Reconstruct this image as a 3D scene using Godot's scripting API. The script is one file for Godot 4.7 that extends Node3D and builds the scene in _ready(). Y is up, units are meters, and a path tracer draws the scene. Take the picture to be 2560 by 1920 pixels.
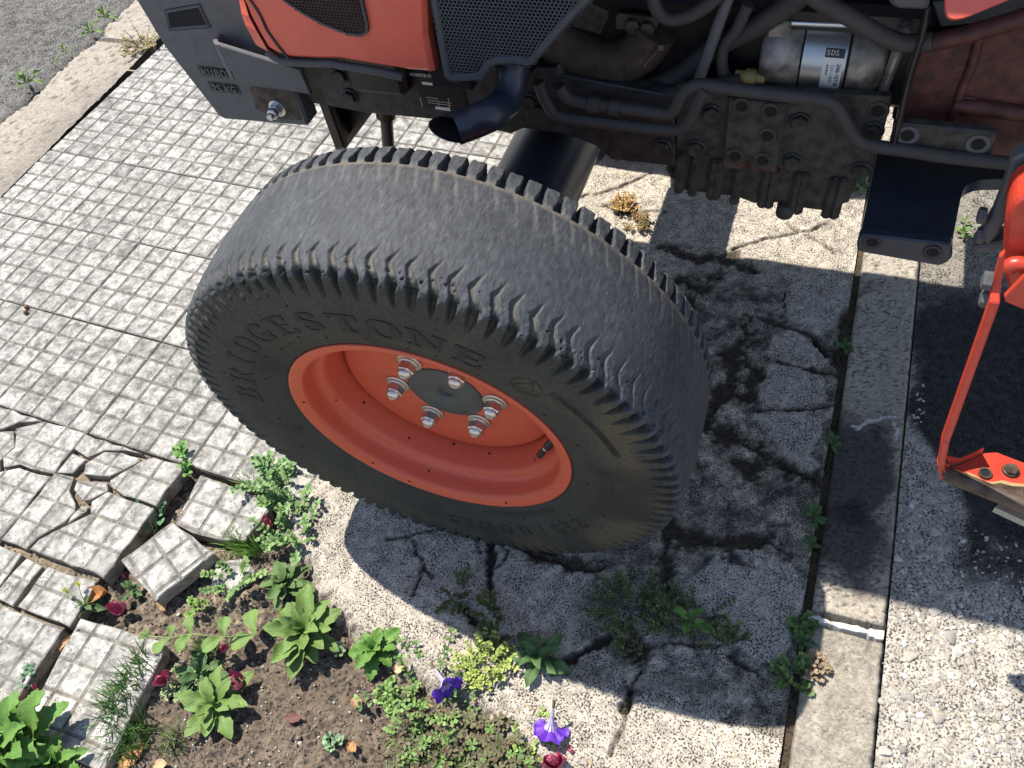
extends Node3D
# A tractor's front wheel on a broken pavement, built in metres: x runs along the tractor to its rear, y up, z out to its left side.

const TILE := 0.0503
var G0 := Vector2(-1.5483, -0.7412)   # corner of the tile grid (x, z)
var GU := Vector2(0.9987, 0.0518)     # along a row of squares
var GV := Vector2(-0.0518, 0.9987)    # along a column
var rng := RandomNumberGenerator.new()
var nz := FastNoiseLite.new()
var nr := FastNoiseLite.new()
var used := {}
var M := {}

# ------------------------------------------------------------------ mesh builder
class MB:
	var v := PackedVector3Array()
	var n := PackedVector3Array()
	var c := PackedColorArray()
	var u := PackedVector2Array()
	var idx := PackedInt32Array()
	var col := Color(1, 1, 1)

	func put(p: Vector3, nn: Vector3, uv := Vector2.ZERO) -> int:
		v.append(p); n.append(nn); c.append(col); u.append(uv)
		return v.size() - 1

	func tri(a: Vector3, b: Vector3, d: Vector3, out := Vector3.ZERO) -> void:
		var nn := (d - a).cross(b - a)
		if nn.length_squared() < 1e-20:
			return
		nn = nn.normalized()
		if out != Vector3.ZERO and nn.dot(out) < 0.0:
			var t := b; b = d; d = t; nn = -nn
		var k := v.size()
		put(a, nn, Vector2(a.x, a.z)); put(b, nn, Vector2(b.x, b.z)); put(d, nn, Vector2(d.x, d.z))
		idx.append(k); idx.append(k + 1); idx.append(k + 2)

	func quad(a: Vector3, b: Vector3, d: Vector3, e: Vector3, out := Vector3.ZERO) -> void:
		tri(a, b, d, out); tri(a, d, e, out)

	func itri(a: int, b: int, d: int) -> void:   # oriented by the vertex normals
		var f := (v[d] - v[a]).cross(v[b] - v[a])
		if f.dot(n[a] + n[b] + n[d]) < 0.0:
			idx.append(a); idx.append(d); idx.append(b)
		else:
			idx.append(a); idx.append(b); idx.append(d)

	# a chamfered box in a frame of its own
	func box(at: Vector3, size: Vector3, bev := 0.002, bs := Basis()) -> void:
		var h := size * 0.5
		bev = minf(bev, minf(h.x, minf(h.y, h.z)) * 0.9)
		var i := h - Vector3(bev, bev, bev)
		for ax in 3:
			for s in [-1.0, 1.0]:
				var e1 := (ax + 1) % 3
				var e2 := (ax + 2) % 3
				var q := []
				for t in [[-1, -1], [1, -1], [1, 1], [-1, 1]]:
					var p := Vector3.ZERO
					p[ax] = h[ax] * s; p[e1] = i[e1] * t[0]; p[e2] = i[e2] * t[1]
					q.append(at + bs * p)
				var o := Vector3.ZERO
				o[ax] = s
				quad(q[0], q[1], q[2], q[3], bs * o)
		for ax in 3:
			var e1 := (ax + 1) % 3
			var e2 := (ax + 2) % 3
			for s1 in [-1.0, 1.0]:
				for s2 in [-1.0, 1.0]:
					var a := Vector3.ZERO
					var b := Vector3.ZERO
					a[e1] = h[e1] * s1; a[e2] = i[e2] * s2; b[e1] = i[e1] * s1; b[e2] = h[e2] * s2
					var a2 := a
					var b2 := b
					a[ax] = -i[ax]; b[ax] = -i[ax]; a2[ax] = i[ax]; b2[ax] = i[ax]
					var o := Vector3.ZERO
					o[e1] = s1; o[e2] = s2
					quad(at + bs * a, at + bs * b, at + bs * b2, at + bs * a2, bs * o)
		for sx in [-1.0, 1.0]:
			for sy in [-1.0, 1.0]:
				for sz in [-1.0, 1.0]:
					tri(at + bs * Vector3(h.x * sx, i.y * sy, i.z * sz), at + bs * Vector3(i.x * sx, h.y * sy, i.z * sz), at + bs * Vector3(i.x * sx, i.y * sy, h.z * sz), bs * Vector3(sx, sy, sz))

	# a polygon in the frame bs (its x and y) at "at", from depth 0 to depth d along bs.z, front edge chamfered
	func prism(poly: Array, d: float, bev: float, at := Vector3.ZERO, bs := Basis(), back := true) -> void:
		var p := PackedVector2Array(poly)
		if Geometry2D.is_polygon_clockwise(p):
			p.reverse()
		var top := p
		if bev > 0.0:
			var q := PackedVector2Array()
			var m := p.size()
			for i in m:
				var e0 := (p[i] - p[(i + m - 1) % m]).normalized()
				var e1 := (p[(i + 1) % m] - p[i]).normalized()
				var nb := (Vector2(-e0.y, e0.x) + Vector2(-e1.y, e1.x)).normalized()
				var cc := maxf(0.4, nb.dot(Vector2(-e0.y, e0.x)))
				q.append(p[i] + nb * bev / cc)
			top = q
		var fr := func(w: Vector2, z: float) -> Vector3: return at + bs * Vector3(w.x, w.y, z)
		for f in [[top, d, 1.0], [p, 0.0, -1.0]]:
			if f[2] < 0.0 and not back:
				continue
			var tr := Geometry2D.triangulate_polygon(f[0])
			for i in range(0, tr.size(), 3):
				tri(fr.call(f[0][tr[i]], f[1]), fr.call(f[0][tr[i + 1]], f[1]), fr.call(f[0][tr[i + 2]], f[1]), bs.z * f[2])
		var m2 := p.size()
		for i in m2:
			var j := (i + 1) % m2
			var e := (p[j] - p[i]).normalized()
			var o := bs * Vector3(e.y, -e.x, 0)
			quad(fr.call(p[i], 0.0), fr.call(p[j], 0.0), fr.call(p[j], d - bev), fr.call(p[i], d - bev), o)
			if bev > 0.0:
				quad(fr.call(p[i], d - bev), fr.call(p[j], d - bev), fr.call(top[j], d), fr.call(top[i], d), o + bs.z)

	# profile points (x = radius, y = height) turned round the frame's z axis
	func lathe(prof: Array, seg: int, at := Vector3.ZERO, bs := Basis()) -> void:
		for i in prof.size() - 1:
			var a: Vector2 = prof[i]
			var b: Vector2 = prof[i + 1]
			var t := (b - a).normalized()
			var nn := Vector2(t.y, -t.x)
			var na := nn
			var nb := nn
			if i > 0:
				var t0: Vector2 = (a - prof[i - 1]).normalized()
				if t0.dot(t) > 0.6:
					na = (nn + Vector2(t0.y, -t0.x)).normalized()
			if i < prof.size() - 2:
				var t1: Vector2 = (prof[i + 2] - b).normalized()
				if t1.dot(t) > 0.6:
					nb = (nn + Vector2(t1.y, -t1.x)).normalized()
			var k := v.size()
			for s in seg + 1:
				var an := TAU * s / seg
				var cs := cos(an)
				var sn := sin(an)
				put(at + bs * Vector3(a.x * cs, a.x * sn, a.y), bs * Vector3(na.x * cs, na.x * sn, na.y), Vector2(s * 1.0 / seg, a.y))
				put(at + bs * Vector3(b.x * cs, b.x * sn, b.y), bs * Vector3(nb.x * cs, nb.x * sn, nb.y), Vector2(s * 1.0 / seg, b.y))
			for s in seg:
				var q := k + s * 2
				if a.x > 1e-6: itri(q, q + 1, q + 2)
				if b.x > 1e-6: itri(q + 1, q + 3, q + 2)

	# a tube along points; radius may be a number or a Callable of (distance)
	func tube(path: Array, rad, seg := 14, cut := Vector3.ZERO, caps := true) -> void:
		var m := path.size()
		var ref := Vector3(0.13, 0.97, 0.21)
		var first := v.size()
		var s := 0.0
		var cen := []
		for i in m:
			var t: Vector3 = (path[mini(i + 1, m - 1)] - path[maxi(i - 1, 0)]).normalized()
			if i > 0: s += path[i].distance_to(path[i - 1])
			var x := t.cross(ref).normalized()
			var y := x.cross(t).normalized()
			ref = y
			var r: float = rad.call(s) if rad is Callable else rad
			for k in seg + 1:
				var an := TAU * k / seg
				var d := x * cos(an) + y * sin(an)
				var p: Vector3 = path[i] + d * r
				if cut != Vector3.ZERO and i == m - 1:
					p += t * (-(p - path[i]).dot(cut) / t.dot(cut))
				put(p, d, Vector2(k * 1.0 / seg, s))
			if i > 0:
				for k in seg:
					var a := first + (i - 1) * (seg + 1) + k
					var b := a + seg + 1
					itri(a, b, a + 1); itri(b, b + 1, a + 1)
		if caps:
			for e in [0, m - 1]:
				var k0: int = first + e * (seg + 1)
				var o: Vector3 = (path[0] - path[1]) if e == 0 else (path[m - 1] - path[m - 2])
				for k in range(1, seg - 1):
					tri(v[k0], v[k0 + k], v[k0 + k + 1], o)

	func mesh() -> ArrayMesh:
		var a := []
		a.resize(Mesh.ARRAY_MAX)
		a[Mesh.ARRAY_VERTEX] = v; a[Mesh.ARRAY_NORMAL] = n; a[Mesh.ARRAY_COLOR] = c; a[Mesh.ARRAY_TEX_UV] = u; a[Mesh.ARRAY_INDEX] = idx
		var am := ArrayMesh.new()
		am.add_surface_from_arrays(Mesh.PRIMITIVE_TRIANGLES, a)
		return am

# ------------------------------------------------------------------ scene helpers
func numbered(called: String) -> String:
	var k: int = used.get(called, 0)
	used[called] = k + 1
	return called if k == 0 else "%s_%03d" % [called, k]

func obj(called: String, mesh, m: Material, parent: Node3D = self) -> MeshInstance3D:
	var o := MeshInstance3D.new()
	o.mesh = mesh.mesh() if mesh is MB else mesh
	o.material_override = m
	if parent == self:
		o.name = numbered(called)
	else:
		o.name = called
		var k := 0
		while parent.has_node(NodePath(o.name)):
			k += 1
			o.name = "%s_%03d" % [called, k]
	parent.add_child(o, true)
	return o

func part_node(called: String, parent: Node3D) -> Node3D:
	var o := Node3D.new()
	o.name = called
	var k := 0
	while parent.has_node(NodePath(o.name)):
		k += 1
		o.name = "%s_%03d" % [called, k]
	parent.add_child(o, true)
	return o

func tag(o: Node, label: String, category: String, group := "") -> Node:
	o.set_meta("label", label); o.set_meta("category", category)
	if group: o.set_meta("group", group)
	return o

func thing(called: String, label: String, category: String, at := Vector3.ZERO, group := "") -> Node3D:
	var o := Node3D.new()
	o.name = numbered(called)
	add_child(o)
	o.position = at
	tag(o, label, category, group)
	return o

func structure(o: Node) -> Node:
	o.set_meta("kind", "structure")
	return o

func stuff(o: Node) -> Node:
	o.set_meta("kind", "stuff")
	return o

func smooth(a: float, b: float, x: float) -> float:
	var t := clampf((x - a) / (b - a), 0.0, 1.0)
	return t * t * (3.0 - 2.0 * t)

func N(x: float, y: float, z := 0.0) -> float:   # about -1 .. 1, wavelength about 1
	return clampf(nz.get_noise_3d(x, y, z) * 1.4, -1.0, 1.0)

func curve(pts: Array, step := 0.006) -> Array:   # a smooth path through points
	var out := []
	for i in pts.size() - 1:
		var p0: Vector3 = pts[maxi(i - 1, 0)]
		var p1: Vector3 = pts[i]
		var p2: Vector3 = pts[i + 1]
		var p3: Vector3 = pts[mini(i + 2, pts.size() - 1)]
		var k := maxi(2, int(p1.distance_to(p2) / step))
		for j in k:
			out.append(p1.cubic_interpolate(p2, p0, p3, j * 1.0 / k))
	out.append(pts[pts.size() - 1])
	return out

# ------------------------------------------------------------------ textures and materials
func noise_bytes(size: int, kind: int, freq: float, oct: int, sd: int, ret := FastNoiseLite.RETURN_DISTANCE) -> PackedByteArray:
	var f := FastNoiseLite.new()
	f.noise_type = kind
	f.frequency = freq
	f.seed = sd
	f.fractal_type = FastNoiseLite.FRACTAL_FBM if oct > 1 else FastNoiseLite.FRACTAL_NONE
	f.fractal_octaves = oct
	f.cellular_return_type = ret
	var im := f.get_seamless_image(size, size, false, false, 0.1, true)
	im.convert(Image.FORMAT_L8)
	return im.get_data()

func grey(size: int, b: PackedByteArray) -> ImageTexture:
	return ImageTexture.create_from_image(Image.create_from_data(size, size, false, Image.FORMAT_L8, b))

# albedo factor of old concrete: pale paste and grains, dark pits between them
func grain_tex(size: int, sd: int, grains: float, pits: float, cover: float, dark: float, warm: float) -> Array:
	var a := noise_bytes(size, FastNoiseLite.TYPE_CELLULAR, grains, 1, sd)
	var b := noise_bytes(size, FastNoiseLite.TYPE_SIMPLEX_SMOOTH, pits, 4, sd + 1)
	var d := noise_bytes(size, FastNoiseLite.TYPE_SIMPLEX_SMOOTH, pits * 0.12, 3, sd + 2)
	var e := noise_bytes(size, FastNoiseLite.TYPE_CELLULAR, grains * 0.45, 1, sd + 3, FastNoiseLite.RETURN_CELL_VALUE)
	var out := PackedByteArray()
	out.resize(size * size * 3)
	var hh := PackedByteArray()
	hh.resize(size * size)
	var lo := (cover - 0.07) * 255.0
	for i in size * size:
		var h: float = b[i] * 0.62 + (255 - a[i]) * 0.26 + d[i] * 0.22 - 14.0
		var t: float = clampf((h - lo) / 34.0, 0.0, 1.0)
		var s: float = dark + (1.0 - dark) * t
		var tone: float = s * (0.80 + 0.0008 * e[i]) * 255.0
		tone = minf(tone, 254.0)
		out[i * 3] = int(tone)
		out[i * 3 + 1] = int(tone * (1.0 - warm * 0.45 * t))
		out[i * 3 + 2] = int(tone * (1.0 - warm * t))
		hh[i] = int(clampf(h, 0.0, 255.0))
	return [ImageTexture.create_from_image(Image.create_from_data(size, size, false, Image.FORMAT_RGB8, out)), grey(size, hh)]

func mat(called: String, lin: Color, rough: float, metal := 0.0, vc := true) -> StandardMaterial3D:
	var m := StandardMaterial3D.new()
	m.resource_name = called
	m.albedo_color = lin.linear_to_srgb()
	m.roughness = rough
	m.metallic = metal
	m.vertex_color_use_as_albedo = vc
	m.cull_mode = BaseMaterial3D.CULL_DISABLED
	M[called] = m
	return m

func tri_map(m: StandardMaterial3D, albedo: Texture2D, per_m: float, world := true) -> void:
	m.albedo_texture = albedo
	m.uv1_triplanar = true
	m.uv1_world_triplanar = world
	m.uv1_scale = Vector3.ONE * per_m

func relief(m: StandardMaterial3D, t: Texture2D, cm: float) -> void:
	m.heightmap_enabled = true
	m.heightmap_texture = t
	m.heightmap_scale = cm

func detail(m: StandardMaterial3D, t: Texture2D, per_m: float) -> void:
	m.detail_enabled = true
	m.detail_blend_mode = BaseMaterial3D.BLEND_MODE_MUL
	m.detail_albedo = t
	m.detail_uv_layer = BaseMaterial3D.DETAIL_UV_2
	m.uv2_triplanar = true
	m.uv2_world_triplanar = true
	m.uv2_scale = Vector3.ONE * per_m

func noise_tex(size: int, freq: float, oct: int, sd: int, cols: Array, kind := FastNoiseLite.TYPE_SIMPLEX_SMOOTH) -> ImageTexture:
	var b := noise_bytes(size, kind, freq, oct, sd)
	var out := PackedByteArray()
	out.resize(size * size * 3)
	var lut := []
	for i in 256:
		var x := i / 255.0 * (cols.size() - 1)
		var k := mini(int(x), cols.size() - 2)
		var cc: Color = cols[k].lerp(cols[k + 1], x - k)
		lut.append([int(cc.r * 255), int(cc.g * 255), int(cc.b * 255)])
	for i in size * size:
		var l: Array = lut[b[i]]
		out[i * 3] = l[0]; out[i * 3 + 1] = l[1]; out[i * 3 + 2] = l[2]
	return ImageTexture.create_from_image(Image.create_from_data(size, size, false, Image.FORMAT_RGB8, out))

func g1(v: float) -> Color:
	return Color(v, v, v)

func make_materials() -> void:
	var con := grain_tex(1024, 11, 0.13, 0.085, 0.42, 0.24, 0.09)
	var m := mat("concrete", Color(1, 1, 1), 0.93)
	tri_map(m, con[0], 2.6)
	relief(m, con[1], 0.16)
	var agg := grain_tex(1024, 31, 0.10, 0.085, 0.42, 0.32, 0.06)
	m = mat("aggregate", Color(1, 1, 1), 0.93)
	tri_map(m, agg[0], 2.1)
	relief(m, agg[1], 0.2)
	var til := grain_tex(1024, 51, 0.14, 0.075, 0.33, 0.52, 0.035)
	m = mat("tile", Color(1, 1, 1), 0.9)
	tri_map(m, til[0], 2.4)
	relief(m, til[1], 0.07)
	detail(m, noise_tex(1024, 0.022, 5, 57, [g1(0.58), g1(0.74), g1(0.90), g1(0.98), g1(1.0)]), 1.25)
	var stn := grain_tex(1024, 71, 0.22, 0.07, 0.30, 0.35, 0.06)
	m = mat("stone", Color(1, 1, 1), 0.9)
	tri_map(m, stn[0], 2.3)
	m.uv1_scale = Vector3(2.3, 2.3, 3.4)
	relief(m, stn[1], 0.12)
	var asp := grain_tex(1024, 91, 0.07, 0.06, 0.45, 0.34, 0.03)
	m = mat("asphalt", Color(1, 1, 1), 0.95)
	tri_map(m, asp[0], 2.0)
	relief(m, asp[1], 0.3)
	var soi := grain_tex(512, 111, 0.08, 0.06, 0.42, 0.42, 0.12)
	m = mat("soil", Color(1, 1, 1), 0.97)
	tri_map(m, soi[0], 4.0)
	relief(m, soi[1], 0.3)
	# rubber: matt, finely scuffed
	m = mat("rubber", Color(1, 1, 1), 0.72)
	var rub := noise_tex(512, 0.03, 5, 131, [g1(0.62), g1(0.9), g1(1.0)])
	tri_map(m, rub, 5.0, false)
	m.uv1_scale = Vector3(9, 9, 3.2)
	relief(m, grey(512, noise_bytes(512, FastNoiseLite.TYPE_SIMPLEX_SMOOTH, 0.05, 5, 133)), 0.05)
	m.metallic_specular = 0.45
	# paints and metals: dust film as a multiplied blotch
	var dust := noise_tex(512, 0.012, 5, 151, [g1(0.86), g1(0.97), g1(1.0)])
	var chips := noise_tex(1024, 0.05, 5, 159, [Color(0.30, 0.34, 0.36), Color(0.86, 0.90, 0.92), g1(0.95), g1(0.97), g1(1.0), g1(1.0), g1(1.0)])
	var dirt := noise_tex(512, 0.014, 5, 157, [Color(0.42, 0.4, 0.37), Color(0.8, 0.79, 0.77), g1(1.0)])
	var fine := grey(512, noise_bytes(512, FastNoiseLite.TYPE_SIMPLEX_SMOOTH, 0.06, 4, 153))
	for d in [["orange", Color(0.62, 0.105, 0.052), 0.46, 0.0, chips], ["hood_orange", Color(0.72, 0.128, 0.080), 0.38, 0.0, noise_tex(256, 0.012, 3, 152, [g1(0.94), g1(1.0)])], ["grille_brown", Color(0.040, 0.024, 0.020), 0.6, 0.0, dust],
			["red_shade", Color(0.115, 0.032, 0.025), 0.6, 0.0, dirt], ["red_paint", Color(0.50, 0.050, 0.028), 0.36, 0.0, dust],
			["frame_grey", Color(0.042, 0.045, 0.050), 0.55, 0.0, dirt], ["black_paint", Color(0.010, 0.011, 0.013), 0.4, 0.0, dirt],
			["blue_black", Color(0.022, 0.030, 0.047), 0.32, 0.0, dust],
			["plastic", Color(0.058, 0.062, 0.068), 0.6, 0.0, dust], ["cast_grey", Color(0.070, 0.066, 0.060), 0.7, 0.0, dirt],
			["weight_grey", Color(0.088, 0.094, 0.102), 0.6, 0.0, dust], ["hub_grey", Color(0.075, 0.085, 0.08), 0.55, 0.0, dust],
			["hose", Color(0.044, 0.041, 0.039), 0.7, 0.0, dust], ["brown_hose", Color(0.075, 0.052, 0.040), 0.75, 0.0, dirt],
			["aluminium", Color(0.42, 0.40, 0.38), 0.5, 0.6, dirt], ["rust", Color(0.12, 0.06, 0.035), 0.85, 0.1, dirt],
			["weight_rust", Color(0.105, 0.080, 0.066), 0.75, 0.0, dirt], ["worn_steel", Color(0.17, 0.12, 0.095), 0.55, 0.35, dirt]]:
		m = mat(d[0], d[1], d[2], d[3])
		tri_map(m, d[4], 3.0, false)
		relief(m, fine, 0.012)
		m.uv1_scale = Vector3.ONE * 5.0
	mat("steel", Color(0.60, 0.58, 0.54), 0.38, 1.0)
	mat("zinc", Color(0.55, 0.56, 0.58), 0.35, 1.0)
	mat("shiny_steel", Color(0.42, 0.44, 0.45), 0.40, 0.9)
	mat("void", Color(0.006, 0.006, 0.007), 0.9)
	mat("white_print", Color(0.72, 0.71, 0.68), 0.6)
	mat("dark_print", Color(0.03, 0.03, 0.035), 0.6)
	mat("pale_board", Color(0.34, 0.33, 0.27), 0.8)
	mat("mortar", Color(0.54, 0.54, 0.52), 0.9)
	mat("primer", Color(0.33, 0.23, 0.11), 0.8)
	mat("brass", Color(0.30, 0.24, 0.09), 0.6, 0.2)
	# plants: colour per vertex, light through the blade
	m = mat("leaf", Color(1, 1, 1), 0.68)
	m.backlight_enabled = true
	m.backlight = Color(0.10, 0.16, 0.03)
	tri_map(m, noise_tex(256, 0.05, 4, 171, [g1(0.62), g1(0.95), g1(1.0)]), 1.6, false)
	relief(m, fine, 0.02)
	m = mat("petal", Color(1, 1, 1), 0.6)
	m.backlight_enabled = true
	m.backlight = Color(0.2, 0.05, 0.1)
	mat("dry", Color(1, 1, 1), 0.8)
	mat("pebble", Color(1, 1, 1), 0.9)

# ------------------------------------------------------------------ the scene
func _ready() -> void:
	var cam := Camera3D.new()
	cam.name = "camera"
	cam.transform = Transform3D(Basis(Vector3(0.93954, -0.11509, -0.32252), Vector3(-0.18695, 0.61669, -0.76468), Vector3(0.28691, 0.77874, 0.55789)).orthonormalized(), Vector3(0.4501, 1.3335, 0.6838))
	cam.fov = 47.15
	cam.near = 0.05
	cam.far = 400.0
	add_child(cam)
	cam.current = true
	var we := WorldEnvironment.new()
	we.name = "environment"
	var env := Environment.new()
	var sky := Sky.new()
	var ps := ProceduralSkyMaterial.new()
	ps.sky_top_color = Color(0.42, 0.51, 0.64)
	ps.sky_horizon_color = Color(0.84, 0.86, 0.88)
	ps.sky_curve = 0.12
	ps.ground_bottom_color = Color(0.50, 0.48, 0.45)
	ps.ground_horizon_color = Color(0.55, 0.58, 0.60)
	ps.sky_energy_multiplier = 1.0
	sky.sky_material = ps
	env.background_mode = Environment.BG_SKY
	env.sky = sky
	env.background_energy_multiplier = 1.12
	env.tonemap_mode = Environment.TONE_MAPPER_LINEAR
	env.tonemap_exposure = 1.85
	env.sdfgi_enabled = true
	env.ssao_enabled = true
	env.ssil_enabled = true
	we.environment = env
	add_child(we)
	var sun := DirectionalLight3D.new()
	sun.name = "sun"
	sun.light_energy = 1.4
	sun.light_color = Color(1.0, 0.97, 0.92)
	sun.light_angular_distance = 0.53
	sun.shadow_enabled = true
	add_child(sun)
	sun.look_at_from_position(Vector3.ZERO, Vector3(0.50, -1.0, 0.18), Vector3.UP)

	rng.seed = 7
	nz.noise_type = FastNoiseLite.TYPE_SIMPLEX_SMOOTH
	nz.frequency = 1.0
	nz.seed = 5
	nr.noise_type = FastNoiseLite.TYPE_SIMPLEX_SMOOTH
	nr.frequency = 1.0
	nr.fractal_octaves = 4
	nr.seed = 9
	make_materials()
	make_ground()
	make_pavement()
	make_tractor()
	make_garden()

# ------------------------------------------------------------------ ground
# marks, on a grid, how near each point lies to a set of crooked lines
func distance_grid(x0: float, z0: float, step: float, nx: int, nzz: int, lines: Array, reach: float, wob: float) -> PackedFloat32Array:
	var d := PackedFloat32Array()
	d.resize(nx * nzz)
	d.fill(9.0)
	for ln in lines:
		for s in ln.size() - 1:
			var a: Vector2 = ln[s]
			var b: Vector2 = ln[s + 1]
			var i0 := clampi(int((minf(a.x, b.x) - reach - x0) / step), 0, nx - 1)
			var i1 := clampi(int((maxf(a.x, b.x) + reach - x0) / step) + 1, 0, nx - 1)
			var j0 := clampi(int((minf(a.y, b.y) - reach - z0) / step), 0, nzz - 1)
			var j1 := clampi(int((maxf(a.y, b.y) + reach - z0) / step) + 1, 0, nzz - 1)
			var ab := b - a
			var l2 := maxf(ab.length_squared(), 1e-9)
			for j in range(j0, j1 + 1):
				for i in range(i0, i1 + 1):
					var p := Vector2(x0 + i * step, z0 + j * step)
					var q := p
					if wob > 0.0:
						q += Vector2(nz.get_noise_2d(p.x * 26.0, p.y * 26.0), nz.get_noise_2d(p.x * 26.0 + 40.0, p.y * 26.0)) * wob
					var t := clampf((q - a).dot(ab) / l2, 0.0, 1.0)
					var dd := q.distance_to(a + ab * t)
					var k := j * nx + i
					if dd < d[k]: d[k] = dd
	return d

func sheet(nx: int, nzz: int, x0: float, z0: float, step: float, h: PackedFloat32Array, col: PackedColorArray, keep := PackedByteArray()) -> ArrayMesh:
	var v := PackedVector3Array()
	var n := PackedVector3Array()
	var u := PackedVector2Array()
	v.resize(nx * nzz); n.resize(nx * nzz); u.resize(nx * nzz)
	for j in nzz:
		for i in nx:
			var k := j * nx + i
			var x := x0 + i * step
			var z := z0 + j * step
			v[k] = Vector3(x, h[k], z)
			u[k] = Vector2(x, z)
			var hx := h[k + 1 if i < nx - 1 else k] - h[k - 1 if i > 0 else k]
			var hz := h[k + nx if j < nzz - 1 else k] - h[k - nx if j > 0 else k]
			n[k] = Vector3(-hx, 2.0 * step, -hz).normalized()
	var idx := PackedInt32Array()
	for j in nzz - 1:
		for i in nx - 1:
			var k := j * nx + i
			if keep.size() and keep[k] + keep[k + 1] + keep[k + nx] + keep[k + nx + 1] == 0:
				continue
			idx.append(k); idx.append(k + 1); idx.append(k + nx)
			idx.append(k + 1); idx.append(k + nx + 1); idx.append(k + nx)
	var a := []
	a.resize(Mesh.ARRAY_MAX)
	a[Mesh.ARRAY_VERTEX] = v; a[Mesh.ARRAY_NORMAL] = n; a[Mesh.ARRAY_COLOR] = col; a[Mesh.ARRAY_TEX_UV] = u; a[Mesh.ARRAY_INDEX] = idx
	var am := ArrayMesh.new()
	am.add_surface_from_arrays(Mesh.PRIMITIVE_TRIANGLES, a)
	return am

# the ragged edge of the concrete towards the flower bed: z of the edge at x
var EDGE := [Vector2(-0.4585, 0.0192), Vector2(-0.3959, 0.0531), Vector2(-0.3445, 0.1135), Vector2(-0.3011, 0.1516), Vector2(-0.2306, 0.211), Vector2(-0.1675, 0.2455), Vector2(-0.1197, 0.2678), Vector2(-0.0728, 0.2752), Vector2(-0.0369, 0.2921), Vector2(0.0242, 0.3139), Vector2(0.062, 0.3156), Vector2(0.1032, 0.3192), Vector2(0.1495, 0.3395), Vector2(0.1818, 0.3598), Vector2(0.2097, 0.3689), Vector2(0.2552, 0.378), Vector2(0.4322, 0.3939)]

func edge_z(x: float) -> float:
	if x < EDGE[0].x:
		return EDGE[0].y - (EDGE[0].x - x) * 3.0
	for i in EDGE.size() - 1:
		if x <= EDGE[i + 1].x and x >= EDGE[i].x:
			return lerpf(EDGE[i].y, EDGE[i + 1].y, (x - EDGE[i].x) / maxf(EDGE[i + 1].x - EDGE[i].x, 1e-4))
	return 0.6

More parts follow.
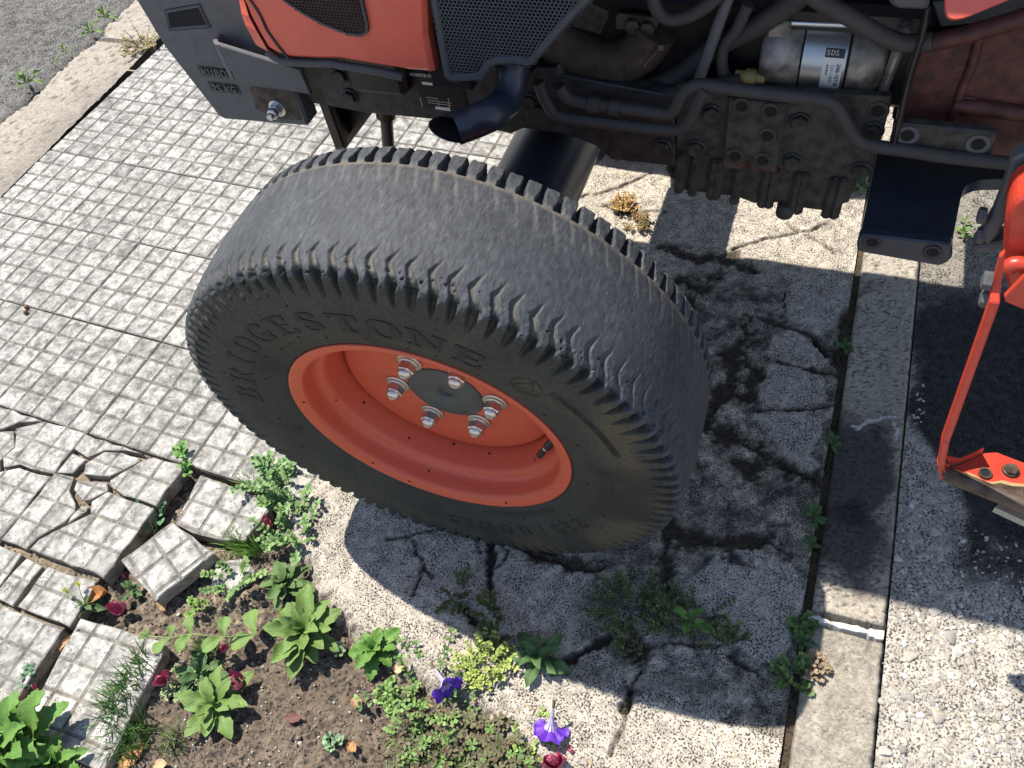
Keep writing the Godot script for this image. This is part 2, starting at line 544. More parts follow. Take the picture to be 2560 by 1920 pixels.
func make_ground() -> void:
	var plane := PlaneMesh.new()
	plane.size = Vector2(160, 160)
	var gm := mat("far_ground", Color(0.32, 0.30, 0.27), 0.95, 0.0, false)
	gm.albedo_texture = null
	var go := obj("ground", plane, gm)
	go.position = Vector3(0, -0.09, 0)
	structure(go)

	# cracked concrete under the wheel
	var step := 0.004
	var x0 := -0.46
	var z0 := -1.75
	var nx := int((0.551 - x0) / step) + 1
	var nzz := int((0.80 - z0) / step) + 1
	var cracks := [
		[Vector2(-0.1466, 0.1064), Vector2(-0.1211, 0.0928), Vector2(-0.104, 0.0816), Vector2(-0.0723, 0.0679)], [Vector2(-0.099, 0.0933), Vector2(-0.0797, 0.1171), Vector2(-0.0644, 0.1319), Vector2(-0.0618, 0.1561), Vector2(-0.0597, 0.186)], [Vector2(-0.0644, 0.1319), Vector2(-0.039, 0.1496)],
		[Vector2(0.0025, 0.0556), Vector2(0.0253, 0.0848)], [Vector2(0.0524, 0.1147), Vector2(0.0647, 0.0958), Vector2(0.0663, 0.0671)],
		[Vector2(0.0778, 0.0575), Vector2(0.1226, 0.0609), Vector2(0.1604, 0.0629), Vector2(0.1855, 0.0712), Vector2(0.2276, 0.0625), Vector2(0.2348, 0.0483)], [Vector2(0.2562, 0.0665), Vector2(0.2821, 0.083)],
		[Vector2(0.3242, 0.1883), Vector2(0.3308, 0.2049), Vector2(0.3257, 0.2349), Vector2(0.3265, 0.2675), Vector2(0.3238, 0.2954), Vector2(0.3236, 0.3408)], [Vector2(0.311, 0.2264), Vector2(0.3263, 0.2373)],
		[Vector2(0.4683, -0.0628), Vector2(0.52, -0.0464)], [Vector2(0.4532, 0.1451), Vector2(0.4845, 0.1568), Vector2(0.5172, 0.1676)], [Vector2(0.3543, 0.1499), Vector2(0.4388, 0.1333)],
		[Vector2(0.422, -0.631), Vector2(0.4287, -0.564)], [Vector2(0.4182, -0.4496), Vector2(0.4619, -0.4395), Vector2(0.5088, -0.4426), Vector2(0.5414, -0.4385)], [Vector2(0.38, -0.5529), Vector2(0.4228, -0.5405), Vector2(0.4795, -0.5318), Vector2(0.5033, -0.5117), Vector2(0.5212, -0.4866)],
		[Vector2(0.4122, -0.3208), Vector2(0.4542, -0.3313), Vector2(0.5091, -0.3488), Vector2(0.5468, -0.3658)], [Vector2(0.4879, -0.2165), Vector2(0.5174, -0.2003), Vector2(0.5435, -0.2071)],
		[Vector2(0.2991, -0.7351), Vector2(0.3698, -0.7807), Vector2(0.4482, -0.8228), Vector2(0.481, -0.8557)], [Vector2(0.4436, -0.8063), Vector2(0.5043, -0.7682)], [Vector2(0.3993, -0.8339), Vector2(0.426, -0.813)],
		[Vector2(-0.0824, -0.827), Vector2(-0.0243, -0.8558), Vector2(0.0391, -0.9092), Vector2(0.0691, -0.9448)], [Vector2(-0.0064, -0.8188), Vector2(0.0654, -0.8048), Vector2(0.1349, -0.8242)],
		[Vector2(-0.30, -0.5), Vector2(-0.1, -0.42), Vector2(0.05, -0.47), Vector2(0.2, -0.5)]]
	var wide := [
		[Vector2(0.0342, 0.0599), Vector2(0.0474, 0.1006), Vector2(0.0669, 0.1589)], [Vector2(0.0294, 0.1814), Vector2(0.0618, 0.2069)], [Vector2(0.2015, 0.2405), Vector2(0.2277, 0.2141), Vector2(0.2566, 0.1866), Vector2(0.275, 0.1675)],
		[Vector2(0.3219, 0.2689), Vector2(0.3246, 0.2403)], [Vector2(0.4969, -0.5144), Vector2(0.5212, -0.4866)]]
	var bands := [
		[Vector2(0.2109, -0.6275), Vector2(0.2661, -0.6059), Vector2(0.2814, -0.6477)], [Vector2(0.3639, -0.5537), Vector2(0.3657, -0.488), Vector2(0.3534, -0.4342), Vector2(0.3446, -0.4489)], [Vector2(0.3757, -0.4478), Vector2(0.4013, -0.4045), Vector2(0.4003, -0.3565)], [Vector2(0.3622, -0.4196), Vector2(0.3459, -0.3274), Vector2(0.3338, -0.267)],
		[Vector2(0.3486, -0.267), Vector2(0.3866, -0.2508), Vector2(0.4279, -0.2433), Vector2(0.4641, -0.2278), Vector2(0.5056, -0.2074), Vector2(0.5413, -0.2032)], [Vector2(0.4115, -0.2071), Vector2(0.4363, -0.1926)], [Vector2(0.3042, -0.0691), Vector2(0.3462, -0.0292), Vector2(0.3935, -0.0359), Vector2(0.436, -0.0508), Vector2(0.4673, -0.0687)],
		[Vector2(0.3049, -0.066), Vector2(0.3367, 0.0498)], [Vector2(0.4221, -0.0253), Vector2(0.4452, -0.0135)], [Vector2(0.5527, -0.6101), Vector2(0.5489, -0.5309), Vector2(0.5471, -0.4398)], [Vector2(0.3036, 0.1674), Vector2(0.3301, 0.1812)],
		[Vector2(0.1564, -0.7155), Vector2(0.232, -0.6904), Vector2(0.3026, -0.7155)], [Vector2(0.2631, -0.7071), Vector2(0.3554, -0.6821)], [Vector2(0.1866, -0.5835), Vector2(0.2502, -0.5693)], [Vector2(0.0059, -0.8155), Vector2(0.0497, -0.8073)],
		[Vector2(0.0965, 0.0523), Vector2(0.1838, 0.0656), Vector2(0.2225, 0.0639)]]
	var dc := distance_grid(x0, z0, step, nx, nzz, cracks, 0.03, 0.007)
	var dw := distance_grid(x0, z0, step, nx, nzz, wide, 0.03, 0.007)
	var db := distance_grid(x0, z0, step, nx, nzz, bands, 0.10, 0.012)
	var h := PackedFloat32Array()
	var col := PackedColorArray()
	var keep := PackedByteArray()
	h.resize(nx * nzz); col.resize(nx * nzz); keep.resize(nx * nzz)
	# smoother cement patches between the moss
	var patches := [[Vector2(0.4172, -0.6206), Vector2(0.453, -0.6851), Vector2(0.4888, -0.7073), Vector2(0.5353, -0.6888), Vector2(0.5551, -0.6468), Vector2(0.5381, -0.5758), Vector2(0.5047, -0.5248), Vector2(0.4606, -0.5361), Vector2(0.428, -0.5683)], [Vector2(0.4159, -0.5041), Vector2(0.4552, -0.5305), Vector2(0.4984, -0.5021), Vector2(0.5288, -0.4719), Vector2(0.5335, -0.4567), Vector2(0.4671, -0.4448), Vector2(0.4206, -0.4543)], [Vector2(0.4142, -0.3443), Vector2(0.4207, -0.4337), Vector2(0.4677, -0.4409), Vector2(0.5216, -0.4337), Vector2(0.5326, -0.3661), Vector2(0.4703, -0.3391)], [Vector2(0.4056, -0.3077), Vector2(0.4547, -0.3276), Vector2(0.5266, -0.3456), Vector2(0.5331, -0.292), Vector2(0.5192, -0.2491), Vector2(0.5411, -0.227), Vector2(0.5187, -0.2108), Vector2(0.4797, -0.2354), Vector2(0.4464, -0.2698)], [Vector2(0.3603, 0.0608), Vector2(0.4045, -0.0204), Vector2(0.4602, -0.0481), Vector2(0.5245, -0.0327), Vector2(0.5451, 0.0084), Vector2(0.5325, 0.127), Vector2(0.5012, 0.1415), Vector2(0.4491, 0.1222), Vector2(0.3895, 0.0756)]]
	for p in patches.size():
		patches[p] = PackedVector2Array(patches[p])
	for j in nzz:
		for i in nx:
			var k := j * nx + i
			var x := x0 + i * step
			var z := z0 + j * step
			var big := nr.get_noise_2d(x * 3.1, z * 3.1)
			var mid := nr.get_noise_2d(x * 17.0 + 31.0, z * 17.0)
			var fin := nr.get_noise_2d(x * 70.0, z * 70.0 + 9.0)
			var y := 0.002 * big + 0.0025 * mid + 0.0016 * fin
			var tone := 0.57 + 0.10 * mid + 0.10 * big + 0.10 * fin
			var cc := Color(tone, tone * 0.97, tone * 0.90)
			var w := PackedVector2Array()
			var in_patch := false
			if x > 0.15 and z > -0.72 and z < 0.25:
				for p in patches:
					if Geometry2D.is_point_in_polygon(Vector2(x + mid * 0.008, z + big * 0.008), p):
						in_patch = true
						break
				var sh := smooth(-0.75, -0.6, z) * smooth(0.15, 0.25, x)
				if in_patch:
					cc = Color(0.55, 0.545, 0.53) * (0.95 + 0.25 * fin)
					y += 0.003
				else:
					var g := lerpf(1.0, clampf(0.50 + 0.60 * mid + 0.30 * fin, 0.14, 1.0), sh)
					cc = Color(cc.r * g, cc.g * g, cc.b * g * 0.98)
			if z > -0.15 and x < 0.45 and not in_patch:   # a greyer weathered skin beside the bed
				var gy := smooth(-0.15, 0.0, z) * 0.25
				cc = cc.lerp(Color(0.36, 0.36, 0.355) * (1.0 + 0.4 * fin), gy)
			var band := 1.0 - smooth(0.005, 0.022, db[k] + 0.016 * mid + 0.010 * fin)
			if band > 0.0:
				y -= 0.007 * band
				var soil := Color(0.070, 0.050, 0.032).lerp(Color(0.040, 0.036, 0.026), clampf(0.5 + mid, 0, 1))
				cc = cc.lerp(soil, band * clampf(1.1 + 0.9 * fin, 0.0, 1.0))
			var c1 := 1.0 - smooth(0.0007, 0.0031, dc[k] - 0.0012 * fin)
			var halo := 1.0 - smooth(0.002, 0.014, dc[k] + 0.01 * fin)
			var c2 := 1.0 - smooth(0.004, 0.009, dw[k] + 0.003 * fin)
			y -= 0.011 * c1 + 0.013 * c2
			cc = cc.lerp(Color(0.055, 0.045, 0.032), clampf(maxf(c1 * 0.95, maxf(c2, halo * 0.18)), 0.0, 1.0))
			# crumbled edge down into the bed
			var ez := z - edge_z(x) + 0.018 * mid + 0.010 * fin
			keep[k] = 1 if ez < 0.07 else 0
			var fall := smooth(-0.012, 0.05, ez)
			y -= 0.052 * fall + (0.004 * maxf(0.0, fin + mid) * smooth(-0.12, 0.0, ez))
			cc = cc.lerp(Color(0.24, 0.20, 0.16), fall * 0.7)
			if z < -0.9 and x < -0.30: keep[k] = 0
			if x < -0.345 and z < 0.0: keep[k] = 0
			h[k] = y - 0.003
			col[k] = cc
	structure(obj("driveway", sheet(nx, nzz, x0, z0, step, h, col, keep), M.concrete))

	# fine soil under the gap by the edging and under the broken tiles
	step = 0.0035
	x0 = -0.86; z0 = -0.02
	nx = int((0.42 - x0) / step) + 1
	nzz = int((0.86 - z0) / step) + 1
	h = PackedFloat32Array(); col = PackedColorArray()
	h.resize(nx * nzz); col.resize(nx * nzz)
	for j in nzz:
		for i in nx:
			var k := j * nx + i
			var x := x0 + i * step
			var z := z0 + j * step
			var mid := nr.get_noise_2d(x * 9.0 + 3.0, z * 9.0)
			var fin := nr.get_noise_2d(x * 55.0, z * 55.0 + 9.0)
			var cru := nz.get_noise_2d(x * 150.0, z * 150.0)
			h[k] = -0.032 + 0.010 * mid + 0.007 * fin + 0.0035 * maxf(cru, -0.2) + 0.012 * smooth(0.35, 0.6, z)
			var t := 0.5 + 0.5 * fin + 0.25 * mid
			var cc := Color(0.120, 0.102, 0.086).lerp(Color(0.235, 0.205, 0.175), clampf(t, 0.0, 1.0))
			if z < 0.40 and x < -0.30:   # pale grit washed from the tiles
				cc = cc.lerp(Color(0.36, 0.32, 0.27), smooth(0.1, 0.6, fin + 0.4 * mid + 0.15) * 0.9)
			col[k] = cc
	structure(obj("soil", sheet(nx, nzz, x0, z0, step, h, col), M.soil))
	var bed := MB.new()
	bed.col = Color(0.075, 0.06, 0.04)
	bed.box(Vector3(0.552, -0.0285, -0.4), Vector3(0.03, 0.04, 3.0), 0.002)
	structure(obj("earth", bed, M.soil))

	make_strip()
	make_apron()
	make_kerb()

func make_strip() -> void:
	# two long edging stones flush with the concrete
	var strip := Node3D.new()
	strip.name = "edging"
	add_child(strip)
	structure(strip)
	for s in [[-1.75, 0.045, 0], [0.061, 0.85, 1]]:
		var step := 0.0035
		var x0 := 0.5585
		var z0: float = s[0]
		var nx := int(0.112 / step) + 1
		var nzz := int((s[1] - s[0]) / step) + 1
		var fill := [[Vector2(0.5818, -0.3262), Vector2(0.5957, -0.3242), Vector2(0.6106, -0.3408), Vector2(0.6312, -0.3552), Vector2(0.6579, -0.3619)], [Vector2(0.6477, -0.3538), Vector2(0.6557, -0.3376), Vector2(0.6533, -0.3155)]]
		var scar := [[Vector2(0.6158, 0.0973), Vector2(0.6113, 0.1193)], [Vector2(0.6452, 0.065), Vector2(0.6469, 0.083)], [Vector2(0.6003, 0.0835), Vector2(0.6037, 0.093)]]
		var df := distance_grid(x0, z0, step, nx, nzz, fill if s[2] == 0 else scar, 0.03, 0.008)
		var h := PackedFloat32Array()
		var col := PackedColorArray()
		h.resize(nx * nzz); col.resize(nx * nzz)
		for j in nzz:
			for i in nx:
				var k := j * nx + i
				var x := x0 + i * step
				var z := z0 + j * step
				var mid := nr.get_noise_2d(x * 13.0 + 31.0, z * 13.0)
				var fin := nr.get_noise_2d(x * 60.0, z * 60.0)
				var ed := minf(minf(i, nx - 1 - i), minf(j, nzz - 1 - j)) * step
				var y := 0.003 + 0.0008 * mid + 0.0006 * fin - 0.006 * (1.0 - smooth(0.0, 0.007, ed + 0.003 * fin))
				if i == 0 or j == 0 or j == nzz - 1: y -= 0.04
				if i == nx - 1: y -= 0.008
				var pit := smooth(0.26, 0.42, nz.get_noise_2d(x * 70.0, z * 210.0) + 0.25 * mid)
				var t := 0.44 + 0.06 * mid + 0.05 * fin
				var cc := Color(t, t * 0.95, t * 0.85)
				if s[2] == 0:
					y -= 0.002 * pit
					cc = cc.lerp(Color(0.07, 0.065, 0.055), pit * 0.8)
					# old oil soaked into the stone
					var oil := smooth(-0.40, -0.30, z + 0.06 * mid) * (1.0 - smooth(-0.06, 0.03, z + 0.05 * mid)) * (1.0 - 0.75 * smooth(0.64, 0.668, x + 0.03 * mid))
					oil = maxf(oil, 0.6 * smooth(-0.75, -0.66, z) * (1.0 - smooth(-0.62, -0.56, z)) * (1.0 - smooth(0.60, 0.63, x + 0.03 * mid)) * smooth(-0.1, 0.3, mid))
					cc = cc.lerp(Color(0.040, 0.040, 0.040), oil * 0.9)
					var spot := 1.0 - smooth(0.012, 0.04, Vector2(x - 0.60, z + 0.145).length() + 0.01 * mid)
					cc = cc.lerp(Color(0.012, 0.012, 0.012), spot * 0.75)
					var white := 1.0 - smooth(0.0022, 0.0042, df[k])
					cc = cc.lerp(Color(0.62, 0.63, 0.64), white)
					y += 0.001 * white
				else:
					cc = Color(0.34, 0.325, 0.29) * (1.0 + 0.35 * mid + 0.3 * fin)
					var sc := 1.0 - smooth(0.001, 0.004, df[k])
					y -= 0.003 * sc + 0.002 * smooth(0.1, 0.4, mid) * (1.0 - smooth(0.2, 0.3, z))
					cc = cc.lerp(Color(0.12, 0.10, 0.08), 0.6 * sc)
				h[k] = y
				col[k] = cc
		var st := obj("edging_stone", sheet(nx, nzz, x0, z0, step, h, col), M.stone, strip)
		st.set_meta("label", "pale oil stained edging stone with white mended cracks" if s[2] == 0 else "plain grey edging stone towards the bottom of the photograph")
	var mj := MB.new()
	mj.col = Color(1, 1, 1)
	var prev := []
	for i in 24:
		var x := 0.557 + 0.110 * i / 23.0
		var w := 0.0036 + 0.0024 * N(x * 90.0, 3.0) + (0.003 if i > 18 else 0.0)
		var zc := 0.0535 + 0.002 * N(x * 40.0, 8.0)
		var cur := [Vector3(x, -0.02, zc - w - 0.003), Vector3(x, 0.003, zc - w), Vector3(x, 0.0045 + 0.0006 * N(x * 200, 0), zc), Vector3(x, 0.002, zc + w), Vector3(x, -0.02, zc + w + 0.003)]
		if prev:
			for q in 4:
				mj.quad(prev[q], cur[q], cur[q + 1], prev[q + 1], Vector3.UP)
		prev = cur
	obj("mortar_joint", mj, M.mortar, strip)

func pebble_mesh(sd: int, flat: float) -> ArrayMesh:
	var r2 := RandomNumberGenerator.new()
	r2.seed = sd
	var sp := SphereMesh.new()
	sp.radius = 1.0; sp.height = 2.0; sp.radial_segments = 9; sp.rings = 5
	var a := sp.get_mesh_arrays()
	var v: PackedVector3Array = a[Mesh.ARRAY_VERTEX]
	var n: PackedVector3Array = a[Mesh.ARRAY_NORMAL]
	var cuts := []
	for i in 11:
		var d := Vector3(r2.randf_range(-1, 1), r2.randf_range(-0.6, 1), r2.randf_range(-1, 1)).normalized()
		cuts.append([d, r2.randf_range(0.38, 0.72)])
	for i in v.size():
		var p := v[i]
		for c in cuts:
			var e: float = p.dot(c[0]) - c[1]
			if e > 0.0: p -= c[0] * e
		v[i] = Vector3(p.x, p.y * flat, p.z * 0.8)
	a[Mesh.ARRAY_VERTEX] = v
	a[Mesh.ARRAY_NORMAL] = n
	var am := ArrayMesh.new()
	am.add_surface_from_arrays(Mesh.PRIMITIVE_TRIANGLES, a)
	var st := SurfaceTool.new()
	st.create_from(am, 0)
	st.deindex()
	st.set_smooth_group(-1)
	st.generate_normals()
	return st.commit()

func make_apron() -> void:
	# concrete with its stones laid bare, right of the edging
	var step := 0.0045
	var x0 := 0.6712
	var z0 := -1.75
	var nx := int((1.75 - x0) / step) + 1
	var nzz := int((0.85 - z0) / step) + 1
	var h := PackedFloat32Array()
	var col := PackedColorArray()
	h.resize(nx * nzz); col.resize(nx * nzz)
	for j in nzz:
		for i in nx:
			var k := j * nx + i
			var x := x0 + i * step
			var z := z0 + j * step
			var mid := nr.get_noise_2d(x * 9.0 + 31.0, z * 9.0)
			var fin := nr.get_noise_2d(x * 52.0, z * 52.0)
			var far := 1.0 - smooth(-0.62, -0.50, z)
			var y := (0.003 * fin + 0.002 * mid) * (1.0 - 0.7 * far) - 0.001
			var t := 0.50 + 0.16 * fin + 0.08 * mid
			var cc := Color(t, t * 0.965, t * 0.90).lerp(Color(0.27, 0.26, 0.24) * (1.0 + 0.3 * fin), far)
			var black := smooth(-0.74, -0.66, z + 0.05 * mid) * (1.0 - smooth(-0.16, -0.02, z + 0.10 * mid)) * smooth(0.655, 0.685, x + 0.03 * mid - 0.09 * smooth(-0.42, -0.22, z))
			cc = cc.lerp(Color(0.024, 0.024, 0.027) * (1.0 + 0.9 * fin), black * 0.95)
			h[k] = y
			col[k] = cc
	var ap := Node3D.new()
	ap.name = "concrete_apron"
	add_child(ap)
	structure(ap)
	obj("concrete_sheet", sheet(nx, nzz, x0, z0, step, h, col), M.aggregate, ap)
	var meshes := []
	for i in 5: meshes.append(pebble_mesh(100 + i, 0.55))
	var pm := []
	for t in [[0.60, 0.585, 0.55], [0.50, 0.49, 0.46], [0.40, 0.39, 0.37], [0.54, 0.50, 0.44]]:
		var m := StandardMaterial3D.new()
		m.albedo_color = Color(t[0], t[1], t[2]).linear_to_srgb()
		m.roughness = 0.95
		tri_map(m, M.tile.albedo_texture, 9.0)
		relief(m, M.tile.heightmap_texture, 0.08)
		pm.append(m)
	var seen := [Vector2(0.7549, 0.0278), Vector2(0.7327, -0.1477), Vector2(0.7593, 0.0265), Vector2(0.7057, 0.076), Vector2(0.7349, -0.0094), Vector2(0.6897, 0.1361), Vector2(0.7095, 0.135), Vector2(0.7495, 0.1518), Vector2(0.6803, 0.224), Vector2(0.7849, 0.0578), Vector2(0.7533, 0.0923), Vector2(0.7075, 0.202), Vector2(0.6781, -0.0844), Vector2(0.7392, -0.1133), Vector2(0.7198, -0.0727), Vector2(0.6892, -0.0641), Vector2(0.7771, -0.0463), Vector2(0.7283, -0.0464), Vector2(0.7114, -0.053), Vector2(0.8091, -0.0444), Vector2(0.7229, -0.1481), Vector2(0.7373, -0.1551), Vector2(0.7484, -0.1218), Vector2(0.7373, -0.1024), Vector2(0.6944, 0.1685), Vector2(0.787, 0.1935), Vector2(0.7416, 0.1229), Vector2(0.8253, 0.1476), Vector2(0.7936, 0.1338), Vector2(0.7334, 0.2077), Vector2(0.8154, 0.178), Vector2(0.7224, 0.1671), Vector2(0.7691, 0.0471), Vector2(0.6883, 0.1463), Vector2(0.7658, 0.0193), Vector2(0.8037, 0.0162), Vector2(0.6928, -0.1965), Vector2(0.7403, -0.1965), Vector2(0.7102, 0.1779), Vector2(0.7617, 0.1854), Vector2(0.8352, 0.1045), Vector2(0.6732, 0.1508)]
	for i in seen.size():
		var o := obj("pebble", meshes[i % 5], pm[i % 4], ap)
		var s := 0.009 + 0.007 * absf(N(i * 3.7, 1.0)) + (0.006 if i < 9 else 0.0)
		o.position = Vector3(seen[i].x, -0.0016, seen[i].y)
		o.rotation = Vector3(0.15 * N(i, 2), i * 2.4, 0.15 * N(i, 5))
		o.scale = Vector3(s, s * 0.9, s)
	# small grit, too fine to tell apart
	var mm := MultiMesh.new()
	mm.transform_format = MultiMesh.TRANSFORM_3D
	mm.use_colors = true
	mm.mesh = meshes[0]
	mm.instance_count = 6500
	for i in 6500:
		var x := rng.randf_range(0.68, 1.25)
		var z := rng.randf_range(-0.45, 0.6)
		var s := rng.randf_range(0.0018, 0.0050) * (1.0 if rng.randf() < 0.90 else 1.9)
		if z < -0.20 + 0.12 * rng.randf() and x > 0.70: z = rng.randf_range(-0.1, 0.6)
		mm.set_instance_transform(i, Transform3D(Basis.from_euler(Vector3(rng.randf_range(-0.4, 0.4), rng.randf() * TAU, 0)).scaled(Vector3(s, s, s)), Vector3(x, -0.0005, z)))
		var g := rng.randf_range(0.20, 0.58)
		mm.set_instance_color(i, Color(g, g * 0.96, g * rng.randf_range(0.82, 0.95)))
	var mi := MultiMeshInstance3D.new()
	mi.name = "grit"
	mi.multimesh = mm
	mi.material_override = M.pebble
	ap.add_child(mi)
	stuff(mi)

func make_kerb() -> void:

	# road
	var step := 0.009
	var x0 := -3.4
	var z0 := -3.2
	var nx := int((-1.74 - x0) / step) + 1
	var nzz := int((0.4 - z0) / step) + 1
	var h := PackedFloat32Array()
	var col := PackedColorArray()
	h.resize(nx * nzz); col.resize(nx * nzz)
	for j in nzz:
		for i in nx:
			var k := j * nx + i
			var x := x0 + i * step
			var z := z0 + j * step
			var fin := nr.get_noise_2d(x * 42.0, z * 42.0)
			var mid := nr.get_noise_2d(x * 3.0, z * 3.0)
			h[k] = -0.022 + 0.0035 * fin
			var t := 0.17 + 0.07 * fin + 0.03 * mid
			t = lerpf(t, 0.09, smooth(-1.86, -1.79, x + 0.03 * mid))
			col[k] = Color(t, t * 0.985, t * 0.95)
	structure(obj("road", sheet(nx, nzz, x0, z0, step, h, col), M.asphalt))

	# three travertine kerb stones with a chipped outer edge
	var kerb := Node3D.new()
	kerb.name = "kerb"
	add_child(kerb)
	structure(kerb)
	for s in [[-2.9, -1.262], [-1.256, -0.352], [-0.346, 0.7]]:
		step = 0.006
		x0 = -1.86
		z0 = s[0]
		nx = int((-1.546 - x0) / step) + 1
		nzz = int((s[1] - s[0]) / step) + 1
		h = PackedFloat32Array(); col = PackedColorArray()
		h.resize(nx * nzz); col.resize(nx * nzz)
		for j in nzz:
			for i in nx:
				var k := j * nx + i
				var x := x0 + i * step
				var z := z0 + j * step
				var mid := nr.get_noise_2d(x * 7.0 + 31.0, z * 7.0)
				var fin := nr.get_noise_2d(x * 46.0, z * 46.0)
				var big := nr.get_noise_2d(4.0, z * 2.2)
				var outer := -1.795 + 0.035 * big + 0.02 * nr.get_noise_2d(8.0, z * 9.0)
				var y := 0.004 + 0.003 * mid + 0.002 * fin
				var e := smooth(outer - 0.022, outer + 0.02, x + 0.012 * fin)
				y = lerpf(-0.05, y, e)
				if j == 0 or j == nzz - 1: y -= 0.03
				var pit := smooth(0.25, 0.40, nz.get_noise_2d(x * 48.0, z * 22.0) + 0.2 * mid)
				y -= 0.0025 * pit
				var t := 0.40 + 0.06 * mid + 0.06 * fin
				var cc := Color(t, t * 0.945, t * 0.86)
				cc = cc.lerp(Color(0.13, 0.11, 0.09), 0.75 * pit)
				cc = cc.lerp(Color(0.21, 0.20, 0.18), 0.65 * smooth(-1.68, -1.56, x + 0.08 * mid) * smooth(-1.25, -0.95, z))
				h[k] = y
				col[k] = cc
		obj("kerb_stone", sheet(nx, nzz, x0, z0, step, h, col), M.stone, kerb)

# ------------------------------------------------------------------ tiled pavement
func grid_point(a: float, b: float) -> Vector2:
	return G0 + GU * (a * TILE) + GV * (b * TILE)

# a cement tile or a fragment of one: poly in tile coordinates (squares), raised squares at whole numbers
func tile_mesh(poly: Array, thick: float, sd: int, shade := 1.0, ragged := 0.0, wear := 0.0) -> MB:
	var r2 := RandomNumberGenerator.new()
	r2.seed = sd
	var mb := MB.new()
	var P := PackedVector2Array()
	for i in poly.size():
		var a: Vector2 = poly[i]
		var b: Vector2 = poly[(i + 1) % poly.size()]
		var k := maxi(1, int(a.distance_to(b) / 0.45)) if ragged > 0.0 else 1
		for j in k:
			var q := a.lerp(b, j * 1.0 / k)
			if ragged > 0.0:
				q += Vector2(r2.randf_range(-1, 1), r2.randf_range(-1, 1)) * ragged
			P.append(q)
	if Geometry2D.is_polygon_clockwise(P): P.reverse()
	var f := func(w: Vector2, y: float) -> Vector3:
		return Vector3(w.x * TILE, y, w.y * TILE)
	var groove := 0.0022 * (1.0 - 0.5 * wear)
	# slab body
	mb.col = Color(0.27, 0.26, 0.23) * shade
	mb.col.a = 1.0
	var tr := Geometry2D.triangulate_polygon(P)
	for i in range(0, tr.size(), 3):
		mb.tri(f.call(P[tr[i]], -groove), f.call(P[tr[i + 1]], -groove), f.call(P[tr[i + 2]], -groove), Vector3.UP)
		mb.tri(f.call(P[tr[i]], -thick), f.call(P[tr[i + 1]], -thick), f.call(P[tr[i + 2]], -thick), Vector3.DOWN)
	mb.col = Color(0.40, 0.37, 0.31) * shade
	for i in P.size():
		var a := P[i]
		var b := P[(i + 1) % P.size()]
		var o := Vector3((b - a).y, 0, -(b - a).x)
		mb.quad(f.call(a, -groove), f.call(b, -groove), f.call(b, -thick), f.call(a, -thick), o)
	# raised squares
	var lo := Vector2(1e9, 1e9)
	var hi := -lo
	for q in P:
		lo = lo.min(q); hi = hi.max(q)
	for i in range(int(floor(lo.x)), int(ceil(hi.x))):
		for j in range(int(floor(lo.y)), int(ceil(hi.y))):
			var g := 0.042
			var jit := 0.012
			var sq := PackedVector2Array([Vector2(i + g, j + g), Vector2(i + 1 - g, j + g), Vector2(i + 1 - g, j + 1 - g), Vector2(i + g, j + 1 - g)])
			for q in 4: sq[q] += Vector2(r2.randf_range(-jit, jit), r2.randf_range(-jit, jit))
			var t := r2.randf_range(0.82, 1.05) * shade * (0.86 if r2.randf() < 0.15 else 1.0)
			mb.col = Color(0.57 * t, 0.572 * t, 0.555 * t)
			var tilt := Vector2(r2.randf_range(-1, 1), r2.randf_range(-1, 1)) * 0.0007
			for piece in Geometry2D.intersect_polygons(P, sq):
				if piece.size() < 3: continue
				if Geometry2D.is_polygon_clockwise(piece): piece.reverse()
				var ins := Geometry2D.offset_polygon(piece, -0.035)
				if ins.is_empty(): continue
				var top: PackedVector2Array = ins[0]
				var tt := Geometry2D.triangulate_polygon(top)
				var ht := func(w: Vector2) -> float:
					return (w - Vector2(i + 0.5, j + 0.5)).dot(tilt)
				for q in range(0, tt.size(), 3):
					mb.tri(f.call(top[tt[q]], ht.call(top[tt[q]])), f.call(top[tt[q + 1]], ht.call(top[tt[q + 1]])), f.call(top[tt[q + 2]], ht.call(top[tt[q + 2]])), Vector3.UP)
				# chamfer: walk both rings
				var m := piece.size()
				var ks := []
				for q in m:
					var best := 0
					for w in top.size():
						if top[w].distance_squared_to(piece[q]) < top[best].distance_squared_to(piece[q]): best = w
					ks.append(best)
				for q in m:
					var a := piece[q]
					var b := piece[(q + 1) % m]
					var ta := top[ks[q]]
					var tb := top[ks[(q + 1) % m]]
					var o := Vector3((b - a).y, 0.02, -(b - a).x)
					mb.tri(f.call(a, -groove), f.call(b, -groove), f.call(tb, ht.call(tb)), o + Vector3.UP * 0.001)
					mb.tri(f.call(a, -groove), f.call(tb, ht.call(tb)), f.call(ta, ht.call(ta)), o + Vector3.UP * 0.001)
	return mb

func tile_basis(extra := 0.0) -> Basis:
	return Basis(Vector3(GU.x, 0, GU.y), Vector3.UP, Vector3(GV.x, 0, GV.y)) * Basis(Vector3.UP, extra)

